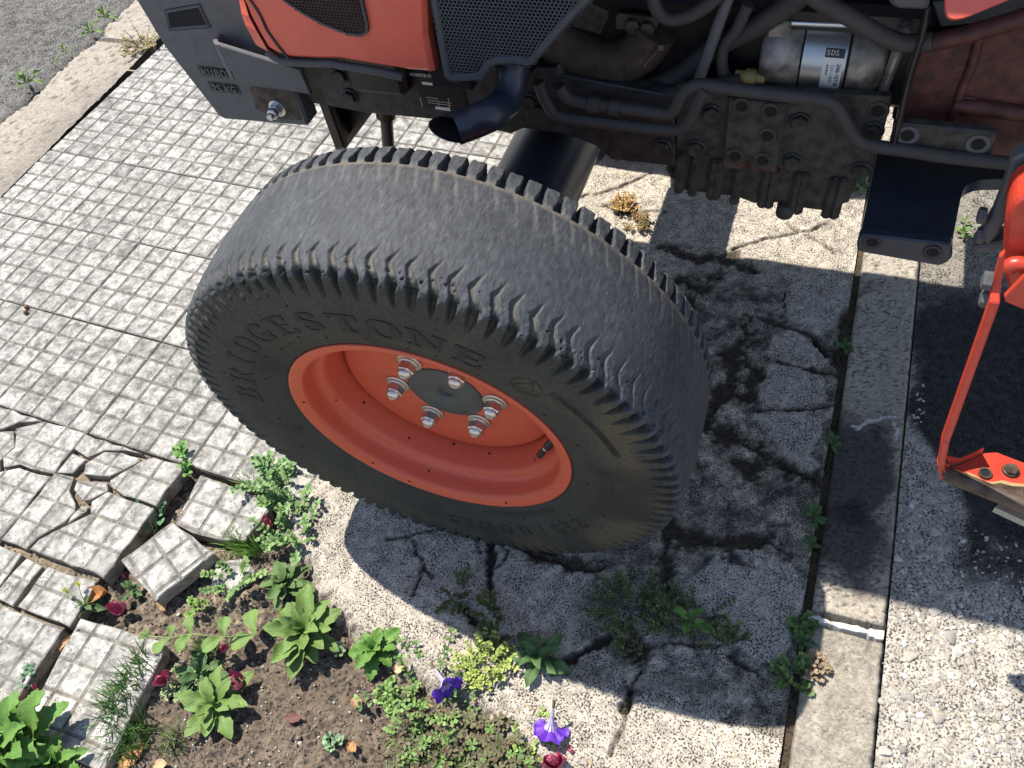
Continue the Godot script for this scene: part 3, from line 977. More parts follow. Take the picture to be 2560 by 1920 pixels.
func make_pavement() -> void:
	var pv := Node3D.new()
	pv.name = "pavement"
	add_child(pv)
	structure(pv)
	var variants := []
	for k in 8:
		var e := 0.022
		variants.append(tile_mesh([Vector2(e, e), Vector2(5 - e, e), Vector2(5 - e, 5 - e), Vector2(e, 5 - e)], 0.03, 200 + k, [1.0, 0.94, 1.05, 0.9, 1.0, 0.97, 1.03, 0.92][k]).mesh())
	var lay := func(cu: int, cv: int, mesh) -> void:
		var o := obj("paving_tile", mesh, M.tile, pv)
		var p := grid_point(cu * 5, cv * 5)
		o.transform = Transform3D(tile_basis(0.004 * N(cu * 3.1, cv * 2.7)) * Basis.from_euler(Vector3(0.006 * N(cu, cv * 1.7, 3.0), 0, 0.006 * N(cu * 1.3, cv, 7.0))), Vector3(p.x, 0.001 + 0.0015 * N(cu * 1.9, cv * 2.3), p.y))
	for cv in range(-6, 3):
		for cu in 5:
			lay.call(cu, cv, variants[posmod(cu * 3 + cv * 5 + (cu * cv) % 3, 8)])
	for cv in range(3, 6):
		for cu in 3:
			if cu == 2 and cv == 3: continue
			lay.call(cu, cv, variants[posmod(cu * 5 + cv * 3, 8)])
	# joints packed with dust under the tiles
	var bed := MB.new()
	bed.col = Color(0.26, 0.235, 0.19)
	var b := tile_basis()
	var c0 := grid_point(12.3, -7.5)
	bed.box(Vector3(c0.x, -0.0255, c0.y), Vector3(24.2 * TILE, 0.04, 45 * TILE), 0.001, b)
	var c1 := grid_point(9.7, 27.0)
	bed.box(Vector3(c1.x, -0.030, c1.y), Vector3(19.6 * TILE, 0.036, 24 * TILE), 0.001, b)
	obj("bedding_mortar", bed, M.soil, pv)
	# tiles broken where they lie; outlines in squares of the same grid
	var frags := [
		# the tile cracked from the left
		[[Vector2(10.04, 15.05), Vector2(12.68, 15.06), Vector2(11.8, 15.45), Vector2(11.3, 15.95), Vector2(10.04, 16.5)], 0.0],
		[[Vector2(12.85, 15.08), Vector2(14.96, 15.06), Vector2(14.96, 17.0), Vector2(14.4, 17.05), Vector2(13.4, 17.1), Vector2(12.75, 17.45), Vector2(12.4, 17.1), Vector2(12.55, 16.5), Vector2(11.9, 15.7)], 0.002],
		[[Vector2(10.04, 16.65), Vector2(11.4, 16.05), Vector2(11.85, 15.85), Vector2(12.45, 16.5), Vector2(12.3, 17.2), Vector2(12.65, 17.55), Vector2(12.2, 18.4), Vector2(10.04, 19.0)], -0.003],
		[[Vector2(12.75, 17.6), Vector2(13.4, 17.25), Vector2(14.4, 17.2), Vector2(14.96, 17.1), Vector2(14.96, 19.95), Vector2(10.04, 19.95), Vector2(10.04, 19.15), Vector2(12.3, 18.5)], 0.001],
		# the tile beside it, in many pieces
		[[Vector2(15.04, 15.1), Vector2(17.9, 15.12), Vector2(17.1, 15.2), Vector2(16.3, 15.45), Vector2(15.8, 15.95), Vector2(15.04, 15.8)], 0.003],
		[[Vector2(15.04, 15.95), Vector2(15.75, 16.05), Vector2(15.7, 16.75), Vector2(15.04, 16.9)], -0.001],
		[[Vector2(16.4, 15.6), Vector2(17.1, 15.35), Vector2(18.0, 15.4), Vector2(18.05, 15.5), Vector2(17.35, 16.45), Vector2(16.2, 16.7), Vector2(15.95, 16.2)], 0.004],
		[[Vector2(18.1, 15.5), Vector2(18.5, 15.15), Vector2(19.7, 15.12), Vector2(19.93, 15.3), Vector2(19.93, 16.9), Vector2(19.4, 16.9), Vector2(18.4, 16.95), Vector2(17.75, 16.85), Vector2(17.55, 16.55)], 0.007],
		[[Vector2(16.1, 16.95), Vector2(17.35, 16.65), Vector2(17.6, 16.95), Vector2(17.25, 17.5), Vector2(16.95, 17.65), Vector2(16.3, 17.3)], 0.002],
		[[Vector2(17.75, 17.0), Vector2(18.4, 17.1), Vector2(19.4, 17.0), Vector2(19.93, 17.05), Vector2(19.9, 19.95), Vector2(16.45, 19.95), Vector2(16.5, 19.55), Vector2(17.2, 18.7), Vector2(17.7, 18.05), Vector2(17.35, 17.6)], 0.006],
		[[Vector2(15.04, 17.0), Vector2(15.9, 16.9), Vector2(16.15, 17.4), Vector2(16.8, 17.8), Vector2(16.95, 18.1), Vector2(16.85, 18.6), Vector2(16.3, 19.4), Vector2(16.2, 19.95), Vector2(15.04, 19.95)], 0.001],
		[[Vector2(17.1, 17.85), Vector2(17.4, 17.85), Vector2(17.45, 18.0), Vector2(17.1, 18.6), Vector2(17.0, 18.3)], 0.004],
		# below the next joint
		[[Vector2(15.04, 20.15), Vector2(16.25, 20.25), Vector2(16.3, 21.95), Vector2(15.04, 21.9)], 0.0],
		[[Vector2(16.5, 20.3), Vector2(17.35, 20.35), Vector2(17.4, 21.9), Vector2(16.42, 21.9)], 0.003],
		[[Vector2(17.55, 20.3), Vector2(19.75, 20.2), Vector2(19.85, 21.85), Vector2(17.6, 21.9)], 0.005],
		[[Vector2(15.04, 22.05), Vector2(17.5, 22.05), Vector2(19.72, 22.0), Vector2(19.8, 24.9), Vector2(15.04, 24.95)], 0.002],
		[[Vector2(15.04, 25.1), Vector2(19.8, 25.1), Vector2(19.7, 29.9), Vector2(15.04, 29.9)], 0.0]]
	for i in frags.size():
		var f: Array = frags[i]
		var o := obj("tile_fragment", tile_mesh(f[0], 0.032, 300 + i, 1.0, 0.05, 0.6), M.tile, pv)
		o.transform = Transform3D(tile_basis() * Basis.from_euler(Vector3(0.01 * N(i, 1), 0, 0.01 * N(i, 9))), Vector3(G0.x, 0.002 + f[1] * 0.8, G0.y))
		# keep the tilt about the fragment itself
		var c: Vector2 = f[0][0]
		var w := grid_point(c.x, c.y)
		var moved := o.transform * Vector3(c.x * TILE, 0, c.y * TILE)
		o.position += Vector3(w.x, o.position.y, w.y) - Vector3(moved.x, moved.y, moved.z)
	# loose pieces
	var loose := [
		[[Vector2(-0.5458, 0.0798), Vector2(-0.5371, 0.1818), Vector2(-0.4953, 0.1915), Vector2(-0.437, 0.188), Vector2(-0.3908, 0.1769), Vector2(-0.3794, 0.1083), Vector2(-0.394, 0.094), Vector2(-0.4902, 0.0833)], "loose tile piece of six squares lying between the pavement edge and the wheel", 0.02, 0.0],
		[[Vector2(-0.538, 0.185), Vector2(-0.5892, 0.2769), Vector2(-0.5371, 0.3012), Vector2(-0.4843, 0.3246), Vector2(-0.4275, 0.2199), Vector2(-0.4856, 0.2008)], "loose four square tile piece turned askew and tilted over the dark hole", 0.05, -0.47],
		[[Vector2(-0.6017, 0.3899), Vector2(-0.5412, 0.3858), Vector2(-0.482, 0.3854), Vector2(-0.4342, 0.383), Vector2(-0.4207, 0.3975), Vector2(-0.4136, 0.4987), Vector2(-0.4045, 0.5924), Vector2(-0.4901, 0.5854), Vector2(-0.5797, 0.5567), Vector2(-0.5907, 0.4763)], "long loose tile slab beside the grass at the bottom left corner", -0.012, 0.05],
		[[Vector2(-0.4335, 0.2235), Vector2(-0.3817, 0.2026), Vector2(-0.3469, 0.2232), Vector2(-0.3815, 0.2757), Vector2(-0.4139, 0.2695)], "small tile chip half buried under the leafy weeds", 0.0, 0.25]]
	for i in loose.size():
		var l: Array = loose[i]
		var c := Vector2.ZERO
		for p in l[0]: c += p
		c /= l[0].size()
		var poly := []
		var turn: float = l[3]
		for p in l[0]:
			var d: Vector2 = (p - c)
			var q := Vector2(d.dot(GU), d.dot(GV)) / TILE
			poly.append(q.rotated(turn))
		var off: Vector2 = [Vector2(0.45, 0.05), Vector2(0.05, 0.05), Vector2(0.30, 0.15), Vector2(0.3, 0.4)][i]
		for k in poly.size(): poly[k] += off
		var t := thing("broken_tile", l[1], "broken tile", Vector3(c.x, 0, c.y))
		var o := obj("slab", tile_mesh(poly, 0.030, 400 + i, 1.08, 0.03, 0.0), M.tile, t)
		var bs := tile_basis(turn) * Basis.from_euler(Vector3(l[2], 0, -l[2] * 0.6))
		o.transform = Transform3D(bs, Vector3(0, [0.002, 0.010, 0.002, -0.014][i], 0) - bs * Vector3(off.x * TILE, 0, off.y * TILE))

# ------------------------------------------------------------------ front wheel: local x forward round the rim, y up, z outwards
func tyre_profile() -> Array:
	# (z outwards, radius) from the outer bead over the tread to the inner bead
	var half := [Vector2(0.080, 0.2035), Vector2(0.0875, 0.2075), Vector2(0.0905, 0.2125), Vector2(0.0925, 0.219), Vector2(0.0965, 0.231), Vector2(0.1015, 0.247), Vector2(0.1042, 0.264),
		Vector2(0.1053, 0.282), Vector2(0.1051, 0.300), Vector2(0.1046, 0.316), Vector2(0.1036, 0.330), Vector2(0.1022, 0.340), Vector2(0.1008, 0.3468), Vector2(0.0992, 0.3508), Vector2(0.0966, 0.3540), Vector2(0.0900, 0.3568), Vector2(0.076, 0.3592),
		Vector2(0.060, 0.3612), Vector2(0.040, 0.3625), Vector2(0.020, 0.3632)]
	var all := []
	for p in half: all.append(Vector2(p.x, p.y))
	all.append(Vector2(0.0, 0.3634))
	for i in range(half.size() - 1, -1, -1):
		all.append(Vector2(-half[i].x, half[i].y))
	# even spacing by arc, finer over the shoulders
	var out := []
	for i in all.size() - 1:
		var p0: Vector2 = all[maxi(i - 1, 0)]
		var p1: Vector2 = all[i]
		var p2: Vector2 = all[i + 1]
		var p3: Vector2 = all[mini(i + 2, all.size() - 1)]
		var mid := (p1 + p2) * 0.5
		var st := 0.0052
		if mid.y > 0.30 and absf(mid.x) > 0.05: st = 0.0019
		elif absf(mid.x) <= 0.05: st = 0.0045
		if mid.x < -0.05 and mid.y < 0.33: st = 0.012
		var k := maxi(1, int(ceil(p1.distance_to(p2) / st)))
		for j in k:
			out.append(p1.cubic_interpolate(p2, p0, p3, j * 1.0 / k))
	out.append(all[all.size() - 1])
	return out

func tyre_mesh() -> ArrayMesh:
	var pr := tyre_profile()
	var np := pr.size()
	var NT := 1728
	var pn := []
	for i in np:
		var t: Vector2 = (pr[mini(i + 1, np - 1)] - pr[maxi(i - 1, 0)]).normalized()
		pn.append(Vector2(-t.y, t.x) if Vector2(-t.y, t.x).dot(Vector2(pr[i].x, (pr[i].y - 0.28) * 1.5)) > 0.0 else Vector2(t.y, -t.x))
	var V := PackedVector3Array()
	var C := PackedColorArray()
	V.resize(np * (NT + 1)); C.resize(np * (NT + 1))
	var pitch := TAU / 96.0
	for i in np:
		var a: float = pr[i].x
		var r: float = pr[i].y
		var pn_i: Vector2 = pn[i]
		# near shoulder notches (z > 0): bend, width and depth along the profile
		var bend := 0.0
		var wid := 0.0
		var dep := 0.0
		var near := a > 0.0
		if near and r > 0.30:
			# radial on the wall, slanting over the shoulder, then hooking to a point on the tread
			var k := smooth(0.0985, 0.072, a) if r > 0.34 else 0.0
			bend = 0.46 * k - 0.34 * smooth(0.074, 0.050, a)
			var down := smooth(0.306, 0.346, r)
			wid = lerpf(0.04, 0.46, down) if r < 0.3455 else lerpf(0.46, 0.34, k) * pow(smooth(0.049, 0.078, a), 0.8)
			if a > 0.088 and r > 0.340: wid += 0.17 * (1.0 - smooth(0.001, 0.0065, absf(r - 0.3515)))
			dep = 0.0105 * smooth(0.309, 0.341, r) * (1.0 - 0.55 * smooth(0.0955, 0.086, a)) * smooth(0.046, 0.084, a)
		# far shoulder blocks
		var fdep := 0.0
		if not near and r > 0.30:
			fdep = 0.0105 * smooth(0.300, 0.335, r) * smooth(-0.0655, -0.0715, a)
		var step_line := 0.0
		if not near and r > 0.33: step_line = (1.0 - smooth(0.0030, 0.0062, absf(a + 0.0650))) * 0.0020
		var leaf := 0.0
		if not near and r > 0.33: leaf = smooth(-0.022, -0.040, a) * smooth(-0.068, -0.060, a)
		var tread := smooth(0.3455, 0.3500, r)
		var side := 1.0 - smooth(0.33, 0.35, r)
		for j in NT + 1:
			var th := TAU * (j % NT) / NT
			var cs := cos(th)
			var sn := sin(th)
			var px := cs * r
			var py := sn * r
			var rough := nr.get_noise_3d(px * 90.0, py * 90.0, a * 90.0)
			var blot := nr.get_noise_3d(px * 9.0, py * 9.0, a * 9.0 + 50.0)
			var scuff := nz.get_noise_3d(th * 42.0 + a * 60.0, a * 14.0, 7.0)
			var d := 0.0
			var g := 0.0
			var cc := Color(0.030, 0.0315, 0.030)
			if near:
				if dep > 0.0:
					var ph := th / pitch - 0.0 - bend + 0.05 * rough + 0.04 * sin(floor(th / pitch) * 2.3)
					ph = ph - floor(ph) - 0.5      # notch centred on 0
					ph = -absf(absf(ph) - 0.5)     # distance to the notch centre, as a fraction of a pitch
					var hw := wid * 0.5 * (1.0 + 0.16 * blot)
					g = 1.0 - smooth(hw * 0.62, hw * 1.08 + 0.012, -ph)
					d -= dep * g
					# rounded, bitten lug ends
					var lip := smooth(0.080, 0.096, a) * smooth(0.338, 0.350, r)
					d -= 0.0030 * lip * smooth(0.22, 0.5, 0.5 + ph + 0.5 - 0.5) * 0.0
					d += 0.0009 * rough * smooth(0.066, 0.09, a) * smooth(0.335, 0.35, r) * (1.0 - g)
					var hole := smooth(0.42, 0.50, nz.get_noise_3d(px * 110.0, py * 120.0, a * 120.0)) * smooth(0.07, 0.08, a) * smooth(0.345, 0.350, r)
					d -= 0.004 * hole
			else:
				if fdep > 0.0:
					var ph := th / pitch - 0.13 - 0.5 + 0.03 * rough
					ph = ph - floor(ph)
					var w := absf(ph - 0.5)        # 0 in the middle of the gap
					var rnd := 0.075 * smooth(-0.079, -0.0705, a) + 0.05 * smooth(0.352, 0.3575, r) * smooth(-0.085, -0.072, a)
					g = 1.0 - smooth(0.085 + rnd, 0.140 + rnd, w + 0.025 * blot)
					d -= fdep * g
					d += 0.0012 * rough * (1.0 - g) * smooth(-0.075, -0.09, a)
				d -= step_line
			d += 0.00025 * rough + 0.0004 * blot * tread
			# worn tread, grey with scuffs and dust; dark walls with brown earth
			var grey := 0.062 + 0.016 * blot + 0.018 * scuff + 0.010 * rough
			var tc := Color(grey * 0.88, grey * 1.0, grey * 1.17)
			var wall := 0.046 + 0.012 * blot + 0.006 * rough
			var brown := smooth(-0.05, 0.5, blot + 0.35 * cos(th + 0.5) - 0.05) * smooth(0.25, 0.31, r) * side
			var wc := Color(wall, wall * 1.02, wall * 0.90).lerp(Color(0.105, 0.088, 0.052), brown * 0.75)
			wc = wc.lerp(Color(0.016, 0.017, 0.018), 0.5 * smooth(0.15, 0.5, nr.get_noise_3d(px * 6.0, py * 6.0, 3.0)))
			cc = wc.lerp(tc, tread)
			if near and g > 0.0:
				cc = cc.lerp(Color(0.075, 0.070, 0.058) if r < 0.338 else Color(0.115, 0.108, 0.092).lerp(Color(0.030, 0.030, 0.029), smooth(0.087, 0.096, a)), g * 0.8)
			if not near:
				cc = cc.lerp(Color(0.165, 0.15, 0.125), clampf(step_line * 480.0, 0.0, 0.8) * clampf(0.75 + 0.6 * blot + 0.4 * rough, 0.1, 1.0) + (0.35 * g * (1.0 - smooth(-0.069, -0.075, a))))
				if leaf > 0.0:   # the last of the old pattern, silted up
					var ph := th / pitch + 0.37 + (a + 0.045) * 14.0
					ph = absf(ph - floor(ph) - 0.5)
					var lf := (1.0 - smooth(0.06, 0.14, ph + 0.06 * rough)) * leaf
					cc = cc.lerp(Color(0.19, 0.175, 0.15), lf * 0.36)
					d -= 0.0006 * lf
			if tread > 0.5:
				var vein := 1.0 - smooth(0.0, 0.05, absf(nr.get_noise_3d(px * 13.0, py * 13.0, a * 7.0 + 20.0)))
				cc = cc.lerp(Color(0.17, 0.165, 0.155), vein * 0.22 * smooth(0.06, 0.02, a))
				var fleck := smooth(0.30, 0.5, nz.get_noise_3d(th * 130.0, a * 60.0, 1.0) + 0.2 * blot)
				cc = cc.lerp(Color(0.19, 0.20, 0.21), fleck * 0.32)
				var scr := smooth(0.42, 0.60, nz.get_noise_3d(th * 190.0 + a * 150.0, a * 26.0 - th * 9.0, 4.0))
				cc = cc.lerp(Color(0.24, 0.245, 0.25), scr * 0.30)
			var rr: float = r + d * pn_i.y
			var aa: float = a + d * pn_i.x
			# flat where it stands on the ground
			var hgt := 0.3543 - 0.0935 * aa + rr * sn * 0.9956
			if hgt < 0.002 and sn < 0.0:
				var over := 0.002 - hgt
				rr -= over / maxf(0.3, -sn)
				aa += signf(aa) * over * 0.35
			V[i * (NT + 1) + j] = Vector3(rr * cs, rr * sn, aa)
			C[i * (NT + 1) + j] = cc
	var Nn := PackedVector3Array()
	var U := PackedVector2Array()
	Nn.resize(V.size()); U.resize(V.size())
	for i in np:
		var pn_i: Vector2 = pn[i]
		for j in NT + 1:
			var k := i * (NT + 1) + j
			var jm := k - 1 if j > 0 else i * (NT + 1) + NT - 1
			var jp := k + 1 if j < NT else i * (NT + 1) + 1
			var im := k - (NT + 1) if i > 0 else k
			var ip := k + (NT + 1) if i < np - 1 else k
			var nn := (V[jp] - V[jm]).cross(V[ip] - V[im]).normalized()
			var th := TAU * j / NT
			if nn.dot(Vector3(pn_i.y * cos(th), pn_i.y * sin(th), pn_i.x)) < 0.0: nn = -nn
			Nn[k] = nn
			U[k] = Vector2(th * 0.36, i * 0.004)
	var idx := PackedInt32Array()
	for i in np - 1:
		for j in NT:
			var k := i * (NT + 1) + j
			var q := k + NT + 1
			idx.append(k); idx.append(k + 1); idx.append(q)
			idx.append(k + 1); idx.append(q + 1); idx.append(q)
	var ar := []
	ar.resize(Mesh.ARRAY_MAX)
	ar[Mesh.ARRAY_VERTEX] = V; ar[Mesh.ARRAY_NORMAL] = Nn; ar[Mesh.ARRAY_COLOR] = C; ar[Mesh.ARRAY_TEX_UV] = U; ar[Mesh.ARRAY_INDEX] = idx
	var am := ArrayMesh.new()
	am.add_surface_from_arrays(Mesh.PRIMITIVE_TRIANGLES, ar)
	return am

func wall_z(r: float) -> float:   # how far the outer wall stands out at a radius
	var t := [[0.205, 0.087], [0.2125, 0.0905], [0.219, 0.0925], [0.231, 0.0965], [0.247, 0.1015], [0.264, 0.1042], [0.282, 0.1053], [0.300, 0.1051], [0.316, 0.1046], [0.330, 0.1036]]
	for i in t.size() - 1:
		if r <= t[i + 1][0]:
			return lerpf(t[i][1], t[i + 1][1], clampf((r - t[i][0]) / (t[i + 1][0] - t[i][0]), 0, 1))
	return 0.10

func font(names: Array, weight := 400) -> SystemFont:
	var f := SystemFont.new()
	f.font_names = PackedStringArray(names)
	f.font_weight = weight
	return f

func text_arrays(s: String, f: Font, depth: float) -> Array:
	var tm := TextMesh.new()
	tm.text = s
	tm.font = f
	tm.font_size = 64
	tm.pixel_size = 0.01
	tm.depth = depth
	tm.curve_step = 1.5
	return tm.get_mesh_arrays()

# one moulded letter, bent round the wall at angle th (degrees, tops outwards)
func wall_letter(mb: MB, ch: String, f: Font, th: float, r_mid: float, height: float, wide: float, proud: float) -> void:
	var a := text_arrays(ch, f, 1.0)
	if a.is_empty() or a[Mesh.ARRAY_VERTEX] == null: return
	var v: PackedVector3Array = a[Mesh.ARRAY_VERTEX]
	var ix: PackedInt32Array = a[Mesh.ARRAY_INDEX]
	if v.is_empty(): return
	var lo := v[0]
	var hi := v[0]
	for p in v:
		lo = lo.min(p); hi = hi.max(p)
	var s := height / 0.46
	var map := func(p: Vector3) -> Vector3:
		var x := (p.x - (lo.x + hi.x) * 0.5) * s * wide
		var y := (p.y - (lo.y + hi.y) * 0.5) * s
		var r := r_mid + y
		var an := deg_to_rad(th) - x / r_mid
		return Vector3(r * cos(an), r * sin(an), wall_z(r) + (proud if p.z > (lo.z + hi.z) * 0.5 else -0.002))
	for i in range(0, ix.size(), 3):
		var p := [v[ix[i]], v[ix[i + 1]], v[ix[i + 2]]]
		var flat: bool = absf(p[0].z - p[1].z) < 1e-6 and absf(p[0].z - p[2].z) < 1e-6
		if flat and p[0].z < (lo.z + hi.z) * 0.5: continue
		mb.tri(map.call(p[0]), map.call(p[1]), map.call(p[2]), Vector3.BACK if flat else Vector3.ZERO)

func wall_strip(mb: MB, t0: float, t1: float, r0: float, r1: float, proud: float) -> void:
	# a raised panel following the wall, edges sloped
	var k := 18
	for i in k:
		var a0 := deg_to_rad(lerpf(t0, t1, i * 1.0 / k))
		var a1 := deg_to_rad(lerpf(t0, t1, (i + 1.0) / k))
		var P := func(an: float, r: float, z: float) -> Vector3: return Vector3(r * cos(an), r * sin(an), wall_z(r) + z)
		mb.quad(P.call(a0, r0 + 0.001, proud), P.call(a1, r0 + 0.001, proud), P.call(a1, r1 - 0.001, proud), P.call(a0, r1 - 0.001, proud), Vector3.BACK)
		mb.quad(P.call(a0, r0, -0.001), P.call(a1, r0, -0.001), P.call(a1, r0 + 0.001, proud), P.call(a0, r0 + 0.001, proud), Vector3.BACK)
		mb.quad(P.call(a0, r1, -0.001), P.call(a1, r1, -0.001), P.call(a1, r1 - 0.001, proud), P.call(a0, r1 - 0.001, proud), Vector3.BACK)

func nut_mesh() -> MB:
	var mb := MB.new()
	mb.lathe([Vector2(0.0, 0.0), Vector2(0.0185, 0.0), Vector2(0.0185, 0.0028), Vector2(0.0172, 0.0036), Vector2(0.0150, 0.0038), Vector2(0.0150, 0.0060), Vector2(0.0138, 0.0068), Vector2(0.0, 0.0068)], 28)
	# hexagon
	var R := 0.0132
	for k in 6:
		var a := TAU * k / 6.0
		var b := TAU * (k + 1) / 6.0
		var pa := Vector3(R * cos(a), R * sin(a), 0.0065)
		var pb := Vector3(R * cos(b), R * sin(b), 0.0065)
		var up := Vector3(0, 0, 0.0115)
		mb.quad(pa, pb, pb + up, pa + up, pa + pb - Vector3(0, 0, 0.013))
		var qa := Vector3(0.0105 * cos(a), 0.0105 * sin(a), 0.0203)
		var qb := Vector3(0.0105 * cos(b), 0.0105 * sin(b), 0.0203)
		mb.quad(pa + up, pb + up, qb, qa, pa + pb + Vector3(0, 0, 0.01))
	mb.lathe([Vector2(0.0108, 0.0195), Vector2(0.0100, 0.0222), Vector2(0.0086, 0.0243), Vector2(0.0062, 0.0262), Vector2(0.0052, 0.0266), Vector2(0.0047, 0.0258), Vector2(0.0028, 0.0264), Vector2(0.0, 0.0266)], 24)
	return mb

func make_wheel(parent: Node3D) -> Node3D:
	var w := part_node("front_wheel", parent)
	obj("tyre", tyre_mesh(), M.rubber, w)
	var serif := font(["Droid Serif"], 700)
	var sans := font(["Droid Sans"], 700)
	var letters := MB.new()
	letters.col = Color(0.030, 0.0305, 0.027)
	var word := "BRIDGESTONE"
	for i in word.length():
		wall_letter(letters, word[i], serif, 172.5 - i * 10.75, 0.2715, 0.037, 1.22, 0.0013)
	var size := "215/80D15"
	for i in size.length():
		wall_letter(letters, size[i], serif, [-36.6, -42.6, -48.4, -56.2, -64.2, -72.0, -80.2, -86.8, -92.8][i], 0.2625, 0.026, 1.25, 0.0010)
	var small := "TRACTOR HIGH FLOTATION"
	wall_strip(letters, 44.5, 16.5, 0.2850, 0.2970, 0.0008)
	for i in small.length():
		wall_letter(letters, small[i], sans, 42.0 - i * 1.12, 0.2910, 0.0060, 1.0, 0.0016)
	wall_strip(letters, 6.0, -24.5, 0.2510, 0.2690, 0.0008)
	wall_strip(letters, -42.0, -76.0, 0.2200, 0.2300, 0.0007)
	# round mark with a triangle in it
	var arc := func(r0: float, a0: float, a1: float, c: Vector2, wd: float) -> void:
		for k in 24:
			var q0 := lerpf(a0, a1, k / 24.0)
			var q1 := lerpf(a0, a1, (k + 1) / 24.0)
			var pts := []
			for e in [[q0, r0], [q1, r0], [q1, r0 - wd], [q0, r0 - wd]]:
				var p: Vector2 = c + Vector2(cos(e[0]), sin(e[0])) * e[1]
				pts.append(Vector3(p.x, p.y, wall_z(p.length()) + 0.0013))
			letters.quad(pts[0], pts[1], pts[2], pts[3], Vector3.BACK)
	var mc := Vector2(cos(deg_to_rad(49.2)), sin(deg_to_rad(49.2))) * 0.2730
	arc.call(0.0195, 0.0, TAU, mc, 0.0012)
	var rad := mc.normalized()
	var tan := Vector2(rad.y, -rad.x)
	var tr := [mc + rad * 0.016, mc - rad * 0.010 + tan * 0.013, mc - rad * 0.010 - tan * 0.013]
	for k in 3:
		var a: Vector2 = tr[k]
		var b: Vector2 = tr[(k + 1) % 3]
		var o := (b - a).orthogonal().normalized() * 0.0006
		var q := []
		for p in [a + o, b + o, b - o, a - o]: q.append(Vector3(p.x, p.y, wall_z(p.length()) + 0.0014))
		letters.quad(q[0], q[1], q[2], q[3], Vector3.BACK)
	stuff(obj("moulded_lettering", letters, M.rubber, w))
	# small moulding nibs and holes scattered on the wall
	var nib := MB.new()
	nib.col = Color(0.012, 0.012, 0.012)
	for q in [[163, 0.298], [160, 0.238], [143, 0.243], [127, 0.236], [175, 0.285], [119, 0.244], [110, 0.232], [95, 0.236], [82, 0.229], [73, 0.236], [60, 0.228], [187, 0.25], [195, 0.232], [36, 0.234], [20, 0.242], [-8, 0.232], [-36, 0.240], [-22, 0.272], [-44, 0.246], [-60, 0.232], [-78, 0.226], [-62, 0.262], [110, 0.303], [205, 0.262], [220, 0.25], [151, 0.291], [133, 0.235]]:
		var an := deg_to_rad(q[0])
		var r: float = q[1]
		nib.lathe([Vector2(0.0021, -0.001), Vector2(0.0017, 0.0011), Vector2(0.0, 0.0014)], 7, Vector3(r * cos(an), r * sin(an), wall_z(r)))
	stuff(obj("moulding_nibs", nib, M.rubber, w))
	var rim := MB.new()
	rim.lathe([Vector2(0.2035, 0.0800), Vector2(0.2072, 0.0868), Vector2(0.2082, 0.0890), Vector2(0.2080, 0.0908), Vector2(0.2066, 0.0918), Vector2(0.2040, 0.0916), Vector2(0.2000, 0.0902), Vector2(0.1950, 0.0882), Vector2(0.1915, 0.0865), Vector2(0.1893, 0.0842),
		Vector2(0.1882, 0.0800), Vector2(0.1872, 0.0700), Vector2(0.1862, 0.0610), Vector2(0.1840, 0.0560), Vector2(0.1795, 0.0530), Vector2(0.1755, 0.0515), Vector2(0.1730, 0.0490), Vector2(0.1712, 0.0440), Vector2(0.1690, 0.0340), Vector2(0.1660, 0.0220), Vector2(0.1640, 0.0100), Vector2(0.1635, -0.03),
		Vector2(0.170, -0.05), Vector2(0.188, -0.062), Vector2(0.195, -0.085), Vector2(0.207, -0.09)], 120)
	obj("rim", rim, M.orange, w)
	var disc := MB.new()
	disc.lathe([Vector2(0.1632, -0.004), Vector2(0.1618, 0.0040), Vector2(0.1590, 0.0105), Vector2(0.1555, 0.0140), Vector2(0.1500, 0.0158), Vector2(0.1200, 0.0175), Vector2(0.0950, 0.0178), Vector2(0.0585, 0.0180), Vector2(0.0565, 0.0150), Vector2(0.056, 0.0)], 96)
	obj("wheel_disc", disc, M.orange, w)
	var hub := MB.new()
	hub.lathe([Vector2(0.0575, 0.000), Vector2(0.0575, 0.0195), Vector2(0.0560, 0.0207), Vector2(0.0125, 0.0210), Vector2(0.0112, 0.0196), Vector2(0.0095, 0.0140), Vector2(0.0, 0.0115)], 64)
	obj("hub_cap", hub, M.hub_grey, w)
	var nut := nut_mesh().mesh()
	for k in 6:
		var an := deg_to_rad(1.5 + 60.0 * k)
		var o := obj("lug_nut", nut, M.steel, w)
		o.transform = Transform3D(Basis(Vector3.BACK, 0.4 + k * 1.9), Vector3(0.0762 * cos(an), 0.0762 * sin(an), 0.0178))
	# dried mud specks inside the rim
	for q in [[205, 0.1660, 0.026], [238, 0.1690, 0.034], [262, 0.1645, 0.018], [284, 0.1652, 0.022], [190, 0.1760, 0.0515], [247, 0.1985, 0.0895], [228, 0.1960, 0.0886], [296, 0.1990, 0.0897], [176, 0.1950, 0.0882], [318, 0.1700, 0.038], [254, 0.1870, 0.066]]:
		var an := deg_to_rad(q[0])
		var sp := MB.new()
		var nn := Vector3(-cos(an), -sin(an), 0.35).normalized() if q[1] < 0.19 else Vector3(-0.3 * cos(an), -0.3 * sin(an), 1).normalized()
		var xx := nn.cross(Vector3(0.3, 0.2, 1.0)).normalized()
		sp.lathe([Vector2(0.0022, 0.0), Vector2(0.0016, 0.0008), Vector2(0.0, 0.0010)], 7, Vector3(q[1] * cos(an), q[1] * sin(an), q[2]), Basis(xx, nn.cross(xx), nn))
		obj("mud_speck", sp, M.void, w)
	# valve
	var v0 := Vector3(0.167 * cos(deg_to_rad(-10.0)), 0.167 * sin(deg_to_rad(-10.0)), 0.047)
	var vd := (Vector3(0.157 * cos(deg_to_rad(-22.0)), 0.157 * sin(deg_to_rad(-22.0)), 0.058) - v0).normalized()
	var vs := MB.new()
